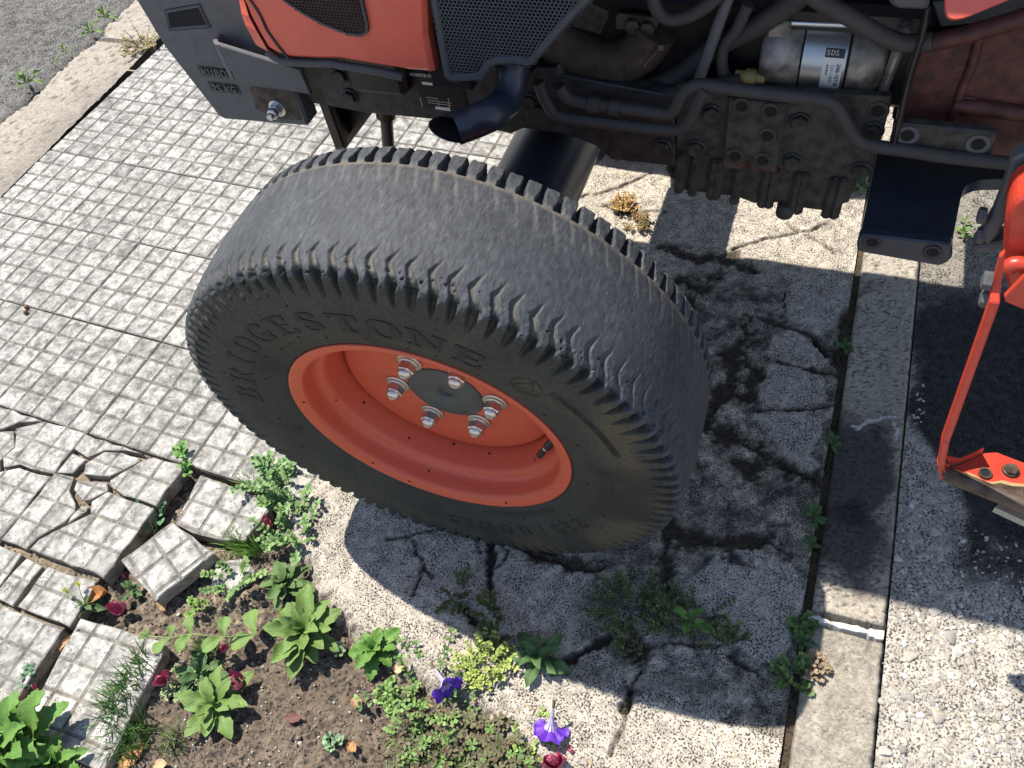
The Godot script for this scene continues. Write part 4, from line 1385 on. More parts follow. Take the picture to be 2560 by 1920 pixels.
	vs.tube([v0 - vd * 0.012, v0, v0 + vd * 0.004, v0 + vd * 0.014], 0.0062, 14)
	vs.tube([v0 + vd * 0.018, v0 + vd * 0.019, v0 + vd * 0.034, v0 + vd * 0.036], 0.0050, 14)
	var valve := obj("valve_stem", vs, M.black_paint, w)
	var vr := MB.new()
	vr.tube([v0 + vd * 0.014, v0 + vd * 0.018], 0.0047, 14)
	obj("valve_collar", vr, M.zinc, w)
	return w

# ------------------------------------------------------------------ tractor
const ZC := -0.566   # the tractor's middle line

func lab(o: Node, label: String) -> Node:
	o.set_meta("label", label)
	return o

func bolt_mesh(r: float, washer := 0.0) -> MB:   # hexagon head along z
	var mb := MB.new()
	if washer > 0.0:
		mb.lathe([Vector2(washer, 0), Vector2(washer, 0.002), Vector2(washer - 0.001, 0.003), Vector2(0, 0.003)], 24)
	var h := r * 0.85
	for k in 6:
		var a := TAU * k / 6.0
		var b := TAU * (k + 1) / 6.0
		var pa := Vector3(r * cos(a), r * sin(a), 0)
		var pb := Vector3(r * cos(b), r * sin(b), 0)
		var o := pa + pb
		mb.quad(pa, pb, pb + Vector3(0, 0, h * 0.85), pa + Vector3(0, 0, h * 0.85), o)
		var qa := pa * 0.86 + Vector3(0, 0, h)
		var qb := pb * 0.86 + Vector3(0, 0, h)
		mb.quad(pa + Vector3(0, 0, h * 0.85), pb + Vector3(0, 0, h * 0.85), qb, qa, o + Vector3(0, 0, r))
		mb.tri(qa, qb, Vector3(0, 0, h), Vector3.BACK)
	return mb

func socket(parent: Node3D, at: Vector3, r: float, m: Material) -> void:   # a threaded hole with a turned face round it
	var mb := MB.new()
	mb.lathe([Vector2(r * 1.75, 0.0005), Vector2(r * 1.7, 0.0012), Vector2(r * 1.15, 0.0012), Vector2(r, 0.0003)], 24)
	var o := obj("bolt_hole", mb, m, parent)
	o.position = at
	var d := MB.new()
	d.lathe([Vector2(r, 0.0009), Vector2(r * 0.5, -0.0002), Vector2(0, -0.0002)], 18)
	var h := obj("bore", d, M.void, o)
	h.position = Vector3(0, 0, 0.0002)

func hex_grille(poly: Array, z: float, pitch: float, wall: float, depth: float) -> MB:
	# a sheet pierced with rows of six sided holes
	var mb := MB.new()
	mb.col = Color(1, 1, 1)
	var P := PackedVector2Array(poly)
	var lo := P[0]
	var hi := P[0]
	for q in P:
		lo = lo.min(q); hi = hi.max(q)
	var R := pitch / sqrt(3.0)
	var row := 0
	var y := lo.y - R
	while y < hi.y + R:
		var x := lo.x - pitch + (0.5 * pitch if row % 2 else 0.0)
		while x < hi.x + pitch:
			var c := Vector2(x, y)
			if Geometry2D.is_point_in_polygon(c, P):
				for k in 6:
					var a := PI / 6.0 + TAU * k / 6.0
					var b := PI / 6.0 + TAU * (k + 1) / 6.0
					var oa := c + Vector2(cos(a), sin(a)) * R
					var ob := c + Vector2(cos(b), sin(b)) * R
					var ia := c + Vector2(cos(a), sin(a)) * (R - wall)
					var ib := c + Vector2(cos(b), sin(b)) * (R - wall)
					mb.quad(Vector3(oa.x, oa.y, z), Vector3(ob.x, ob.y, z), Vector3(ib.x, ib.y, z), Vector3(ia.x, ia.y, z), Vector3.BACK)
					mb.quad(Vector3(ia.x, ia.y, z), Vector3(ib.x, ib.y, z), Vector3(ib.x, ib.y, z - depth), Vector3(ia.x, ia.y, z - depth), Vector3(c.x - ia.x, c.y - ia.y, 0))
			x += pitch
		y += R * 1.5
		row += 1
	return mb

func raised_text(s: String, f: Font, height: float, depth: float) -> TextMesh:
	var tm := TextMesh.new()
	tm.text = s
	tm.font = f
	tm.font_size = 64
	tm.pixel_size = height / 46.0
	tm.depth = depth
	tm.curve_step = 1.5
	return tm

func frame_ring(outer: Array, inset: float, z0: float, z1: float) -> MB:   # a rounded border along a polygon
	var mb := MB.new()
	var P := PackedVector2Array(outer)
	if Geometry2D.is_polygon_clockwise(P): P.reverse()
	var m := P.size()
	var rings := []
	for q in [[0.0, z0], [0.0, z1 - 0.004], [0.003, z1], [inset - 0.002, z1], [inset, z1 - 0.003], [inset, z0]]:
		var ring := []
		for i in m:
			var e0 := (P[i] - P[(i + m - 1) % m]).normalized()
			var e1 := (P[(i + 1) % m] - P[i]).normalized()
			var nb := (Vector2(-e0.y, e0.x) + Vector2(-e1.y, e1.x)).normalized()
			var cc := maxf(0.45, nb.dot(Vector2(-e0.y, e0.x)))
			var p: Vector2 = P[i] + nb * (q[0] / cc)
			ring.append(Vector3(p.x, p.y, q[1]))
		rings.append(ring)
	for r in rings.size() - 1:
		for i in m:
			var j := (i + 1) % m
			var mid := (P[i] + P[j]) * 0.5
			var e := (P[j] - P[i]).normalized()
			var outw := Vector3(e.y, -e.x, 0)
			var hint: Vector3 = [outw, outw + Vector3.BACK, Vector3.BACK, Vector3.BACK - outw, -outw][r]
			mb.quad(rings[r][i], rings[r][j], rings[r + 1][j], rings[r + 1][i], hint)
	return mb

func rounded(poly: Array, r: float, skip := []) -> Array:   # corners rounded to about r
	var out := []
	var m := poly.size()
	for i in m:
		var p: Vector2 = poly[i]
		if i in skip:
			out.append(p)
			continue
		var a: Vector2 = poly[(i + m - 1) % m]
		var b: Vector2 = poly[(i + 1) % m]
		var ra := minf(r, p.distance_to(a) * 0.45)
		var rb := minf(r, p.distance_to(b) * 0.45)
		var pa := p + (a - p).normalized() * ra
		var pb := p + (b - p).normalized() * rb
		for k in 5:
			var t := k / 4.0
			out.append(pa.lerp(p, t).lerp(p.lerp(pb, t), t))
	return out

func make_tractor() -> void:
	var T := thing("tractor", "orange and grey compact tractor standing on cracked concrete, seen from its front left side", "tractor")
	# --- wheels and front axle
	var w := make_wheel(T)
	w.transform = Transform3D(Basis(Vector3(1, 0, -0.0057), Vector3(0.0005, 0.9956, 0.0935), Vector3(0.0057, -0.0935, 0.9956)).orthonormalized(), Vector3(0, 0.3543, 0))
	lab(w, "near front wheel with bald tread and orange rim")
	var far := w.duplicate()
	far.name = "front_wheel_001"
	T.add_child(far, true)
	lab(far, "far front wheel hidden behind the engine frame")
	far.transform = Transform3D(Basis(Vector3(-1, 0, 0), Vector3(0, 0.9956, -0.0935), Vector3(0, -0.0935, -0.9956)).orthonormalized(), Vector3(0, 0.3543, 2.0 * ZC))
	var ax := MB.new()
	ax.tube([Vector3(0.008, 0.392, ZC - 0.40), Vector3(0.008, 0.392, ZC - 0.10), Vector3(0.008, 0.392, ZC + 0.10), Vector3(0.008, 0.392, -0.20)], 0.0735, 40)
	ax.tube([Vector3(0.008, 0.392, -0.235), Vector3(0.006, 0.380, -0.16), Vector3(0.0, 0.358, -0.10), Vector3(0, 0.355, -0.03), Vector3(0, 0.3543, 0.0)], 0.060, 30)
	ax.tube([Vector3(0.008, 0.392, ZC - 0.37), Vector3(0.0, 0.358, 2 * ZC + 0.10), Vector3(0, 0.3543, 2 * ZC)], 0.060, 24)
	ax.lathe([Vector2(0.05, -0.10), Vector2(0.085, -0.07), Vector2(0.092, 0.0), Vector2(0.085, 0.07), Vector2(0.05, 0.10)], 30, Vector3(0.008, 0.392, ZC - 0.05))
	obj("axle_housing", ax, M.blue_black, T)
	# --- front frame rails
	var rail := MB.new()
	rail.prism([Vector2(-0.3798, 0.5387), Vector2(-0.2559, 0.5295), Vector2(-0.1011, 0.5314), Vector2(-0.0098, 0.5202), Vector2(0.0112, 0.5328), Vector2(0.075, 0.5311), Vector2(0.1243, 0.5157), Vector2(0.1473, 0.4939), Vector2(0.2433, 0.4945), Vector2(0.2395, 0.6131), Vector2(0.0699, 0.6314), Vector2(-0.1147, 0.6406), Vector2(-0.3369, 0.6218)], 0.026, 0.002, Vector3(0, 0, -0.386))
	rail.box(Vector3(0.0, 0.60, 2 * ZC + 0.372), Vector3(0.70, 0.11, 0.026), 0.002)
	rail.box(Vector3(-0.34, 0.60, ZC), Vector3(0.02, 0.11, 0.36), 0.002)
	rail.box(Vector3(0.10, 0.56, ZC), Vector3(0.3, 0.03, 0.36), 0.002)
	obj("front_frame", rail, M.frame_grey, T)
	# --- engine side plate
	var pl := MB.new()
	pl.prism([Vector2(0.2428, 0.6298), Vector2(0.5131, 0.6414), Vector2(0.5146, 0.634), Vector2(0.5141, 0.572), Vector2(0.5122, 0.559), Vector2(0.5096, 0.5168), Vector2(0.3864, 0.5188), Vector2(0.3133, 0.5217), Vector2(0.246, 0.528)], 0.012, 0.0015, Vector3(0, 0, -0.372))
	var plate := obj("engine_side_plate", pl, M.cast_grey, T)
	var ctr := MB.new()
	ctr.prism([Vector2(0.3144, 0.6247), Vector2(0.39, 0.6232), Vector2(0.3886, 0.5127), Vector2(0.3141, 0.5103)], 0.010, 0.002, Vector3(0, 0, -0.3595))
	obj("mounting_pad", ctr, M.cast_grey, T)
	var bolt := bolt_mesh(0.0118, 0.0142).mesh()
	var hexm := bolt_mesh(0.0105, 0.0).mesh()
	for p in [Vector3(0.2924, 0.5938, -0.36), Vector3(0.4089, 0.5935, -0.36), Vector3(0.2739, 0.5338, -0.36), Vector3(0.4075, 0.5287, -0.36), Vector3(0.498, 0.5266, -0.36), Vector3(0.5015, 0.5911, -0.36)]:
		obj("bolt", bolt, M.cast_grey, T).transform = Transform3D(Basis(Vector3.BACK, p.x * 9.0), p + Vector3(0, 0, 0.0002))
	for p in [Vector3(-0.2755, 0.5589, -0.36), Vector3(-0.2813, 0.5968, -0.36), Vector3(0.2261, 0.5288, -0.36), Vector3(0.028, 0.5833, -0.36)]:
		obj("bolt", bolt, M.frame_grey, T).transform = Transform3D(Basis(Vector3.BACK, p.x * 9.0), p + Vector3(0, 0, 0.0002))
	for p in [Vector3(0.3318, 0.6153, -0.349), Vector3(0.3702, 0.6116, -0.349), Vector3(0.3702, 0.5731, -0.349), Vector3(0.33, 0.5338, -0.349), Vector3(0.3681, 0.5322, -0.349)]:
		socket(T, p, 0.0075, M.cast_grey)
	socket(T, Vector3(0.5016, 0.6202, -0.36) + Vector3(0, 0, 0.0005), 0.008, M.cast_grey)
	var ru := MB.new()
	ru.prism([Vector2(0.3168, 0.5244), Vector2(0.3302, 0.5249), Vector2(0.3347, 0.531), Vector2(0.3424, 0.5252), Vector2(0.354, 0.5309), Vector2(0.3628, 0.5253), Vector2(0.376, 0.5299), Vector2(0.3874, 0.5247), Vector2(0.3883, 0.5172), Vector2(0.3153, 0.515)], 0.0008, 0.0, Vector3(0, 0, -0.3494))
	obj("rust_stain", ru, M.rust, T)
	# --- oil pan with its ribs
	var pan := MB.new()
	pan.prism([Vector2(0.2387, 0.5125), Vector2(0.2426, 0.4246), Vector2(0.2848, 0.4234), Vector2(0.3328, 0.4241), Vector2(0.3606, 0.4153), Vector2(0.3959, 0.4228), Vector2(0.405, 0.4055), Vector2(0.4143, 0.4071), Vector2(0.4251, 0.4183), Vector2(0.4517, 0.4182), Vector2(0.4717, 0.4177), Vector2(0.4807, 0.4323), Vector2(0.4935, 0.4389), Vector2(0.4988, 0.4922), Vector2(0.4978, 0.506)], 0.30, 0.006, Vector3(0, 0, -0.69))
	pan.prism([Vector2(0.2146, 0.4761), Vector2(0.2156, 0.4263), Vector2(0.2236, 0.4101), Vector2(0.2379, 0.4058), Vector2(0.2355, 0.4789)], 0.25, 0.006, Vector3(0, 0, -0.68))
	for q in [Vector3(0.2466, 0.4676, -0.388), Vector3(0.2678, 0.4654, -0.388), Vector3(0.2962, 0.4636, -0.388), Vector3(0.3039, 0.464, -0.388), Vector3(0.3326, 0.4601, -0.388), Vector3(0.3734, 0.4603, -0.388), Vector3(0.3832, 0.4604, -0.388), Vector3(0.418, 0.4561, -0.388), Vector3(0.4265, 0.4567, -0.388), Vector3(0.4676, 0.4558, -0.388), Vector3(0.4786, 0.4561, -0.388)]:
		pan.box(q + Vector3(0, -0.007, 0.000), Vector3(0.0150, 0.078, 0.011), 0.005, Basis(Vector3.BACK, -0.04))
	pan.lathe([Vector2(0.013, -0.02), Vector2(0.013, 0.006), Vector2(0.010, 0.009), Vector2(0, 0.009)], 14, Vector3(0.4073, 0.4172, -0.385))
	obj("oil_pan", pan, M.cast_grey, T)
	# --- bracket with two holes, standing out from the frame
	var lg := MB.new()
	var arm := rounded([Vector2(0.5178, -0.4359), Vector2(0.5121, -0.2643), Vector2(0.6229, -0.2701), Vector2(0.6294, -0.354), Vector2(0.6334, -0.3815), Vector2(0.6504, -0.3983), Vector2(0.7069, -0.4108), Vector2(0.707, -0.4612)], 0.012, [0, 1, 2, 6, 7])
	lg.prism(arm, 0.020, 0.002, Vector3(0, 0.502, 0), Basis(Vector3.RIGHT, Vector3.BACK, Vector3.DOWN))
	lg.prism(rounded([Vector2(0.5103, 0.5226), Vector2(0.6179, 0.5264), Vector2(0.6238, 0.503), Vector2(0.6143, 0.4864), Vector2(0.5119, 0.4922), Vector2(0.508, 0.5084)], 0.007, []), 0.014, 0.0025, Vector3(0, 0, -0.249))
	obj("loader_bracket", lg, M.blue_black, T)
	for p in [Vector3(0.5257, 0.5128, -0.235), Vector3(0.599, 0.5097, -0.235)]: socket(T, p + Vector3(0, 0, 0.0006), 0.0065, M.frame_grey)
	var far_b := MB.new()
	far_b.box(Vector3(0.57, 0.49, 2 * ZC + 0.30), Vector3(0.12, 0.02, 0.22), 0.002)
	obj("loader_bracket", far_b, M.blue_black, T)
	var hp := MB.new()
	hp.prism(rounded([Vector2(0.521, 0.6216), Vector2(0.6406, 0.6216), Vector2(0.6427, 0.5826), Vector2(0.5992, 0.5833), Vector2(0.5243, 0.5918)], 0.008), 0.014, 0.003, Vector3(0, 0, -0.349))
	obj("two_hole_plate", hp, M.cast_grey, T)
	for p in [Vector3(0.5413, 0.6062, -0.335), Vector3(0.6237, 0.6036, -0.335)]: socket(T, p + Vector3(0, 0, 0.0006), 0.008, M.weight_grey)
	# --- clutch housing, red in the shade, with its seam, and the black edge before it
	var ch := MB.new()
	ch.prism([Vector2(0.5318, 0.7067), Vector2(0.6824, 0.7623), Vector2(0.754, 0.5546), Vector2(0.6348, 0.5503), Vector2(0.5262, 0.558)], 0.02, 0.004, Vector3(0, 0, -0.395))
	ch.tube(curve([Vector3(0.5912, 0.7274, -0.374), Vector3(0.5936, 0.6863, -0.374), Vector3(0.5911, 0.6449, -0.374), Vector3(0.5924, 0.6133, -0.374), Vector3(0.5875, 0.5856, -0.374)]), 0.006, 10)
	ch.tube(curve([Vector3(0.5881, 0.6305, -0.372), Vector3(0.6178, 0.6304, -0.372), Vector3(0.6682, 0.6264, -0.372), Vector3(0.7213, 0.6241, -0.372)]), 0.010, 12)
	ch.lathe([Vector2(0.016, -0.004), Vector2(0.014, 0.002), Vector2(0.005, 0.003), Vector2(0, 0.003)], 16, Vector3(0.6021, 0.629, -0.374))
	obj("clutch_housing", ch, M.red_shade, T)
	var eb := MB.new()
	eb.prism([Vector2(0.5228, 0.7789), Vector2(0.5286, 0.7792), Vector2(0.5311, 0.7433), Vector2(0.5289, 0.6997), Vector2(0.5326, 0.5826), Vector2(0.525, 0.5816), Vector2(0.5221, 0.6938), Vector2(0.5241, 0.7403)], 0.035, 0.002, Vector3(0, 0, -0.362))
	obj("edge_plate", eb, M.black_paint, T)
	# --- engine block and the dark hollow behind everything
	var en := MB.new()
	en.box(Vector3(0.29, 0.80, ZC), Vector3(0.62, 0.42, 0.26), 0.01)
	en.box(Vector3(0.26, 0.66, ZC), Vector3(0.60, 0.14, 0.32), 0.01)
	en.box(Vector3(0.10, 0.70, -0.455), Vector3(0.22, 0.10, 0.06), 0.012)
	en.box(Vector3(0.30, 0.82, -0.44), Vector3(0.36, 0.06, 0.05), 0.015)
	for i in 6:
		en.lathe([Vector2(0.020, -0.02), Vector2(0.020, 0.012), Vector2(0.016, 0.016), Vector2(0, 0.016)], 16, Vector3(0.05 + i * 0.09, 0.775, -0.425))
	en.box(Vector3(-0.21, 0.80, ZC), Vector3(0.10, 0.44, 0.46), 0.01)
	en.box(Vector3(0.9, 0.68, ZC), Vector3(0.75, 0.30, 0.32), 0.03)
	obj("engine_block", en, M.black_paint, T)
	# --- hood
	var side := [Vector2(-0.06, 0.6901), Vector2(-0.08, 0.6894), Vector2(-0.102, 0.6891), Vector2(-0.1509, 0.6924), Vector2(-0.1988, 0.6964), Vector2(-0.2372, 0.6936), Vector2(-0.2825, 0.692), Vector2(-0.3002, 0.6966), Vector2(-0.3123, 0.7042), Vector2(-0.3188, 0.7319), Vector2(-0.3224, 0.7515), Vector2(-0.3226, 0.7635)]
	var poly := []
	for p in side: poly.append(p)
	poly.append(Vector2(-0.335, 0.84))
	poly.append(Vector2(-0.345, 1.02))
	poly.append(Vector2(-0.30, 1.26))
	poly.append(Vector2(-0.05, 1.30))
	poly.append(Vector2(-0.044, 0.9))
	poly.append(Vector2(-0.0485, 0.803))
	poly.append(Vector2(-0.0595, 0.742))
	poly.append(Vector2(-0.060, 0.692))
	var hs := MB.new()
	hs.prism(poly, 0.022, 0.006, Vector3(0, 0, -0.272))
	obj("hood_side", hs, M.hood_orange, T)
	var nose := MB.new()   # the cheek in front of the seam turns inwards
	var n0 := [Vector3(-0.2977, 0.6888, -0.252), Vector3(-0.3139, 0.7028, -0.252), Vector3(-0.3205, 0.7306, -0.252), Vector3(-0.3241, 0.7503, -0.252), Vector3(-0.3225, 0.7681, -0.252)]
	var n1 := [Vector3(-0.3414, 0.6598, -0.3), Vector3(-0.3697, 0.6755, -0.3), Vector3(-0.3753, 0.7054, -0.3), Vector3(-0.3747, 0.7232, -0.3), Vector3(-0.3698, 0.7445, -0.3)]
	for k in n0.size() - 1:
		nose.quad(n0[k], n0[k + 1], n1[k + 1], n1[k], Vector3(-0.6, 0, 0.8))
		nose.quad(n1[k], n1[k + 1], n1[k + 1] + Vector3(-0.02, 0, -0.53), n1[k] + Vector3(-0.02, 0, -0.53), Vector3(-1, 0, 0))
	var t0: Vector3 = n0[4]
	var t1: Vector3 = n1[4]
	nose.quad(t0, Vector3(-0.335, 1.02, -0.256), Vector3(-0.372, 1.00, -0.30), t1, Vector3(-0.6, 0, 0.8))
	nose.quad(t1, Vector3(-0.372, 1.00, -0.30), Vector3(-0.38, 1.0, -0.83), t1 + Vector3(-0.02, 0, -0.53), Vector3(-1, 0, 0))
	obj("hood_cheek", nose, M.hood_orange, T)
	var seam := MB.new()
	seam.tube(curve([Vector3(-0.336, 0.84, -0.2500), Vector3(-0.3054, 0.765, -0.2495), Vector3(-0.3, 0.7337, -0.2495), Vector3(-0.2894, 0.7076, -0.2495), Vector3(-0.2808, 0.6925, -0.2495)]), 0.0022, 8)
	obj("hood_seam", seam, M.black_paint, T)
	var top := MB.new()
	top.box(Vector3(0.13, 1.315, ZC + 0.016), Vector3(0.98, 0.04, 0.613), 0.018)
	top.box(Vector3(-0.345, 1.14, ZC), Vector3(0.04, 0.32, 0.56), 0.015)
	top.box(Vector3(0.30, 1.10, -0.262), Vector3(0.66, 0.42, 0.02), 0.006)
	top.box(Vector3(0.13, 1.02, 2 * ZC + 0.298), Vector3(0.98, 0.62, 0.02), 0.006)
	obj("hood_top", top, M.hood_orange, T)
	var gp := [Vector2(-0.2541, 0.7976), Vector2(-0.2557, 0.7802), Vector2(-0.2305, 0.7626), Vector2(-0.2069, 0.7502), Vector2(-0.1721, 0.7387), Vector2(-0.1516, 0.7381), Vector2(-0.1408, 0.7451), Vector2(-0.1383, 0.7565), Vector2(-0.1374, 0.7889), Vector2(-0.1358, 0.8047)]
	stuff(obj("hood_grille", hex_grille(gp, -0.2462, 0.0050, 0.0006, 0.0014), M.grille_brown, T))
	var gb := MB.new()
	gb.prism(gp, 0.0012, 0.0, Vector3(0, 0, -0.2495))
	obj("grille_backing", gb, M.red_shade, T)
	obj("grille_rim", frame_ring(gp, 0.0016, -0.2500, -0.2452), M.plastic, T)
	var lip := MB.new()
	lip.tube(curve([Vector3(-0.3196, 0.695, -0.258), Vector3(-0.3032, 0.6827, -0.258), Vector3(-0.2645, 0.6818, -0.258), Vector3(-0.216, 0.6856, -0.258), Vector3(-0.2067, 0.6834, -0.258), Vector3(-0.1578, 0.6806, -0.258), Vector3(-0.1118, 0.6746, -0.258)]), 0.0058, 12)
	obj("hood_seal", lip, M.plastic, T)
	# --- grey side screen
	var sp := [Vector2(-0.0394, 0.8083), Vector2(-0.0425, 0.7929), Vector2(-0.0434, 0.7504), Vector2(-0.0444, 0.7109), Vector2(-0.044, 0.6863), Vector2(-0.0344, 0.6819), Vector2(-0.0116, 0.6848), Vector2(0.0106, 0.6887), Vector2(0.0202, 0.7007), Vector2(0.0268, 0.7088), Vector2(0.0374, 0.7138), Vector2(0.0593, 0.7158), Vector2(0.0763, 0.714), Vector2(0.0852, 0.7182), Vector2(0.1363, 0.7781), Vector2(0.1681, 0.8113), Vector2(0.1732, 0.8211)]
	obj("side_screen_frame", frame_ring(sp, 0.0105, -0.268, -0.2450), M.plastic, T)
	stuff(obj("side_screen_mesh", hex_grille(sp, -0.2475, 0.0053, 0.00085, 0.003), M.plastic, T))
	var sb := MB.new()
	sb.prism(sp, 0.002, 0.0, Vector3(0, 0, -0.276))
	obj("screen_backing", sb, M.void, T)
	var sgap := MB.new()
	sgap.box(Vector3(-0.05, 0.80, -0.285), Vector3(0.06, 0.30, 0.02), 0.002)
	obj("dark_gap", sgap, M.void, T)
	# --- exhaust
	var ex := MB.new()
	var pe := Vector3(-0.023, 0.641, -0.200)
	var pt0 := Vector3(-0.78, -0.06, 0.62).normalized()
	var epath := curve([Vector3(0.085, 0.86, -0.33), Vector3(0.0369, 0.6987, -0.31), Vector3(0.0345, 0.6777, -0.298), Vector3(0.033, 0.6574, -0.285), Vector3(0.03, 0.6445, -0.264), pe - pt0 * 0.052 + Vector3(0.004, 0.004, 0), pe - pt0 * 0.028, pe - pt0 * 0.012, pe], 0.005)
	var cut := Vector3(-0.03, -0.10, 0.99).normalized()
	ex.tube(epath, 0.0222, 32, cut, false)
	var inner := epath.slice(epath.size() - 9)
	obj("exhaust_pipe", ex, M.blue_black, T)
	var ei := MB.new()
	ei.tube(inner, 0.0210, 32, cut, false)
	ei.tube([inner[0], inner[1]], 0.0207, 20)
	obj("exhaust_bore", ei, M.void, T)
	# --- rubber elbow and clamp
	var el := MB.new()
	el.tube(curve([Vector3(0.0493, 0.6821, -0.4), Vector3(0.0615, 0.6589, -0.4), Vector3(0.0898, 0.6415, -0.4), Vector3(0.1246, 0.6321, -0.4), Vector3(0.1566, 0.6349, -0.4), Vector3(0.1823, 0.6519, -0.4), Vector3(0.194, 0.6684, -0.4), Vector3(0.2042, 0.6879, -0.4)]), 0.031, 28)
	obj("radiator_hose", el, M.brown_hose, T)
	var cl := MB.new()
	var cp := [Vector3(0.1893, 0.6874, -0.385), Vector3(0.198, 0.6812, -0.385), Vector3(0.2025, 0.6722, -0.385), Vector3(0.2003, 0.6626, -0.385), Vector3(0.1949, 0.6537, -0.385)]
	cl.tube(curve(cp), 0.0032, 8)
	cl.box(Vector3(0.2038, 0.6619, -0.375), Vector3(0.006, 0.012, 0.010), 0.001, Basis(Vector3.BACK, -0.5))
	cl.tube([Vector3(0.1952, 0.6492, -0.37), Vector3(0.2167, 0.6789, -0.37)], 0.0028, 8)
	cl.lathe([Vector2(0.0, -0.003), Vector2(0.006, -0.003), Vector2(0.006, 0.004), Vector2(0, 0.004)], 10, Vector3(0.2172, 0.6795, -0.37), Basis(Vector3.RIGHT, 1.2))
	obj("hose_clamp", cl, M.worn_steel, T)
	# --- small brackets above it
	var b1 := MB.new()
	b1.prism([Vector2(0.0938, 0.7256), Vector2(0.1391, 0.706), Vector2(0.1389, 0.7003), Vector2(0.1267, 0.6725), Vector2(0.0853, 0.68)], 0.006, 0.001, Vector3(0, 0, -0.406))
	b1.prism(rounded([Vector2(0.1524, 0.7108), Vector2(0.2127, 0.7078), Vector2(0.2044, 0.6868), Vector2(0.1501, 0.6878)], 0.006), 0.006, 0.001, Vector3(0, 0, -0.396))
	obj("engine_bracket", b1, M.cast_grey, T)
	for p in [Vector3(0.1756, 0.6966, -0.39), Vector3(0.1957, 0.6942, -0.39)]:
		obj("bolt", hexm, M.cast_grey, T).position = p + Vector3(0, 0, 0.0003)
	var b2 := MB.new()
	b2.prism([Vector2(0.0446, 0.6415), Vector2(0.0743, 0.6443), Vector2(0.075, 0.6159), Vector2(0.0297, 0.6133)], 0.004, 0.001, Vector3(0, 0, -0.359))
	obj("pipe_bracket", b2, M.frame_grey, T)
	b2 = MB.new()
	b2.prism([Vector2(0.0233, 0.5787), Vector2(0.0643, 0.5766), Vector2(0.0681, 0.5634), Vector2(0.0244, 0.5596)], 0.012, 0.002, Vector3(0, 0, -0.362))
	obj("pipe_bracket", b2, M.frame_grey, T)
	# --- ribbed hoses
	var ribbed := func(path: Array, r: float, pitch: float, seg: int) -> MB:
		var mb := MB.new()
		mb.tube(curve(path, pitch / 4.0), func(s: float) -> float: return r * (1.0 + 0.07 * sin(TAU * s / pitch)), seg)
		return mb
	obj("ribbed_hose", ribbed.call([Vector3(0.0664, 0.6404, -0.37), Vector3(0.0739, 0.6234, -0.37), Vector3(0.0968, 0.6103, -0.37), Vector3(0.12, 0.6023, -0.37), Vector3(0.1438, 0.5964, -0.37), Vector3(0.1913, 0.5976, -0.37), Vector3(0.2346, 0.6092, -0.37), Vector3(0.2644, 0.6211, -0.37), Vector3(0.2988, 0.6308, -0.37), Vector3(0.3247, 0.6376, -0.37)], 0.0108, 0.0042, 18), M.hose, T)
	obj("ribbed_hose", ribbed.call([Vector3(0.1229, 0.5868, -0.4), Vector3(0.1586, 0.5865, -0.4), Vector3(0.2053, 0.6004, -0.4), Vector3(0.2388, 0.6202, -0.4), Vector3(0.2652, 0.646, -0.4), Vector3(0.2904, 0.6717, -0.4), Vector3(0.3296, 0.6974, -0.4), Vector3(0.3661, 0.7271, -0.4), Vector3(0.3872, 0.7491, -0.4)], 0.0140, 0.0046, 18), M.hose, T)
	obj("ribbed_hose", ribbed.call([Vector3(0.3239, 0.7405, -0.38), Vector3(0.3121, 0.7049, -0.38), Vector3(0.2995, 0.6844, -0.38), Vector3(0.297, 0.6612, -0.38), Vector3(0.3027, 0.6392, -0.38), Vector3(0.3188, 0.6238, -0.38), Vector3(0.3402, 0.6212, -0.38), Vector3(0.364, 0.6188, -0.38)], 0.0078, 0.0036, 14), M.hose, T)
	obj("ribbed_hose", ribbed.call([Vector3(0.2087, 0.7544, -0.36), Vector3(0.2129, 0.7388, -0.36), Vector3(0.2234, 0.7278, -0.36), Vector3(0.2363, 0.7255, -0.36), Vector3(0.2539, 0.731, -0.36), Vector3(0.2733, 0.744, -0.36), Vector3(0.2917, 0.7622, -0.36)], 0.0088, 0.0036, 14), M.hose, T)
	# --- hydraulic pipes
	var p1 := MB.new()
	p1.tube(curve([Vector3(0.0577, 0.6401, -0.325), Vector3(0.0618, 0.6215, -0.325), Vector3(0.067, 0.6073, -0.325), Vector3(0.0747, 0.593, -0.325), Vector3(0.0879, 0.5873, -0.325), Vector3(0.1202, 0.5851, -0.325), Vector3(0.1893, 0.5835, -0.325), Vector3(0.2453, 0.5845, -0.325), Vector3(0.2589, 0.5894, -0.325), Vector3(0.2666, 0.6, -0.325), Vector3(0.2753, 0.6229, -0.325), Vector3(0.2817, 0.6418, -0.325), Vector3(0.2878, 0.6531, -0.325)]), 0.0082, 16)
	obj("hydraulic_pipe", p1, M.hose, T)
	var p2 := MB.new()
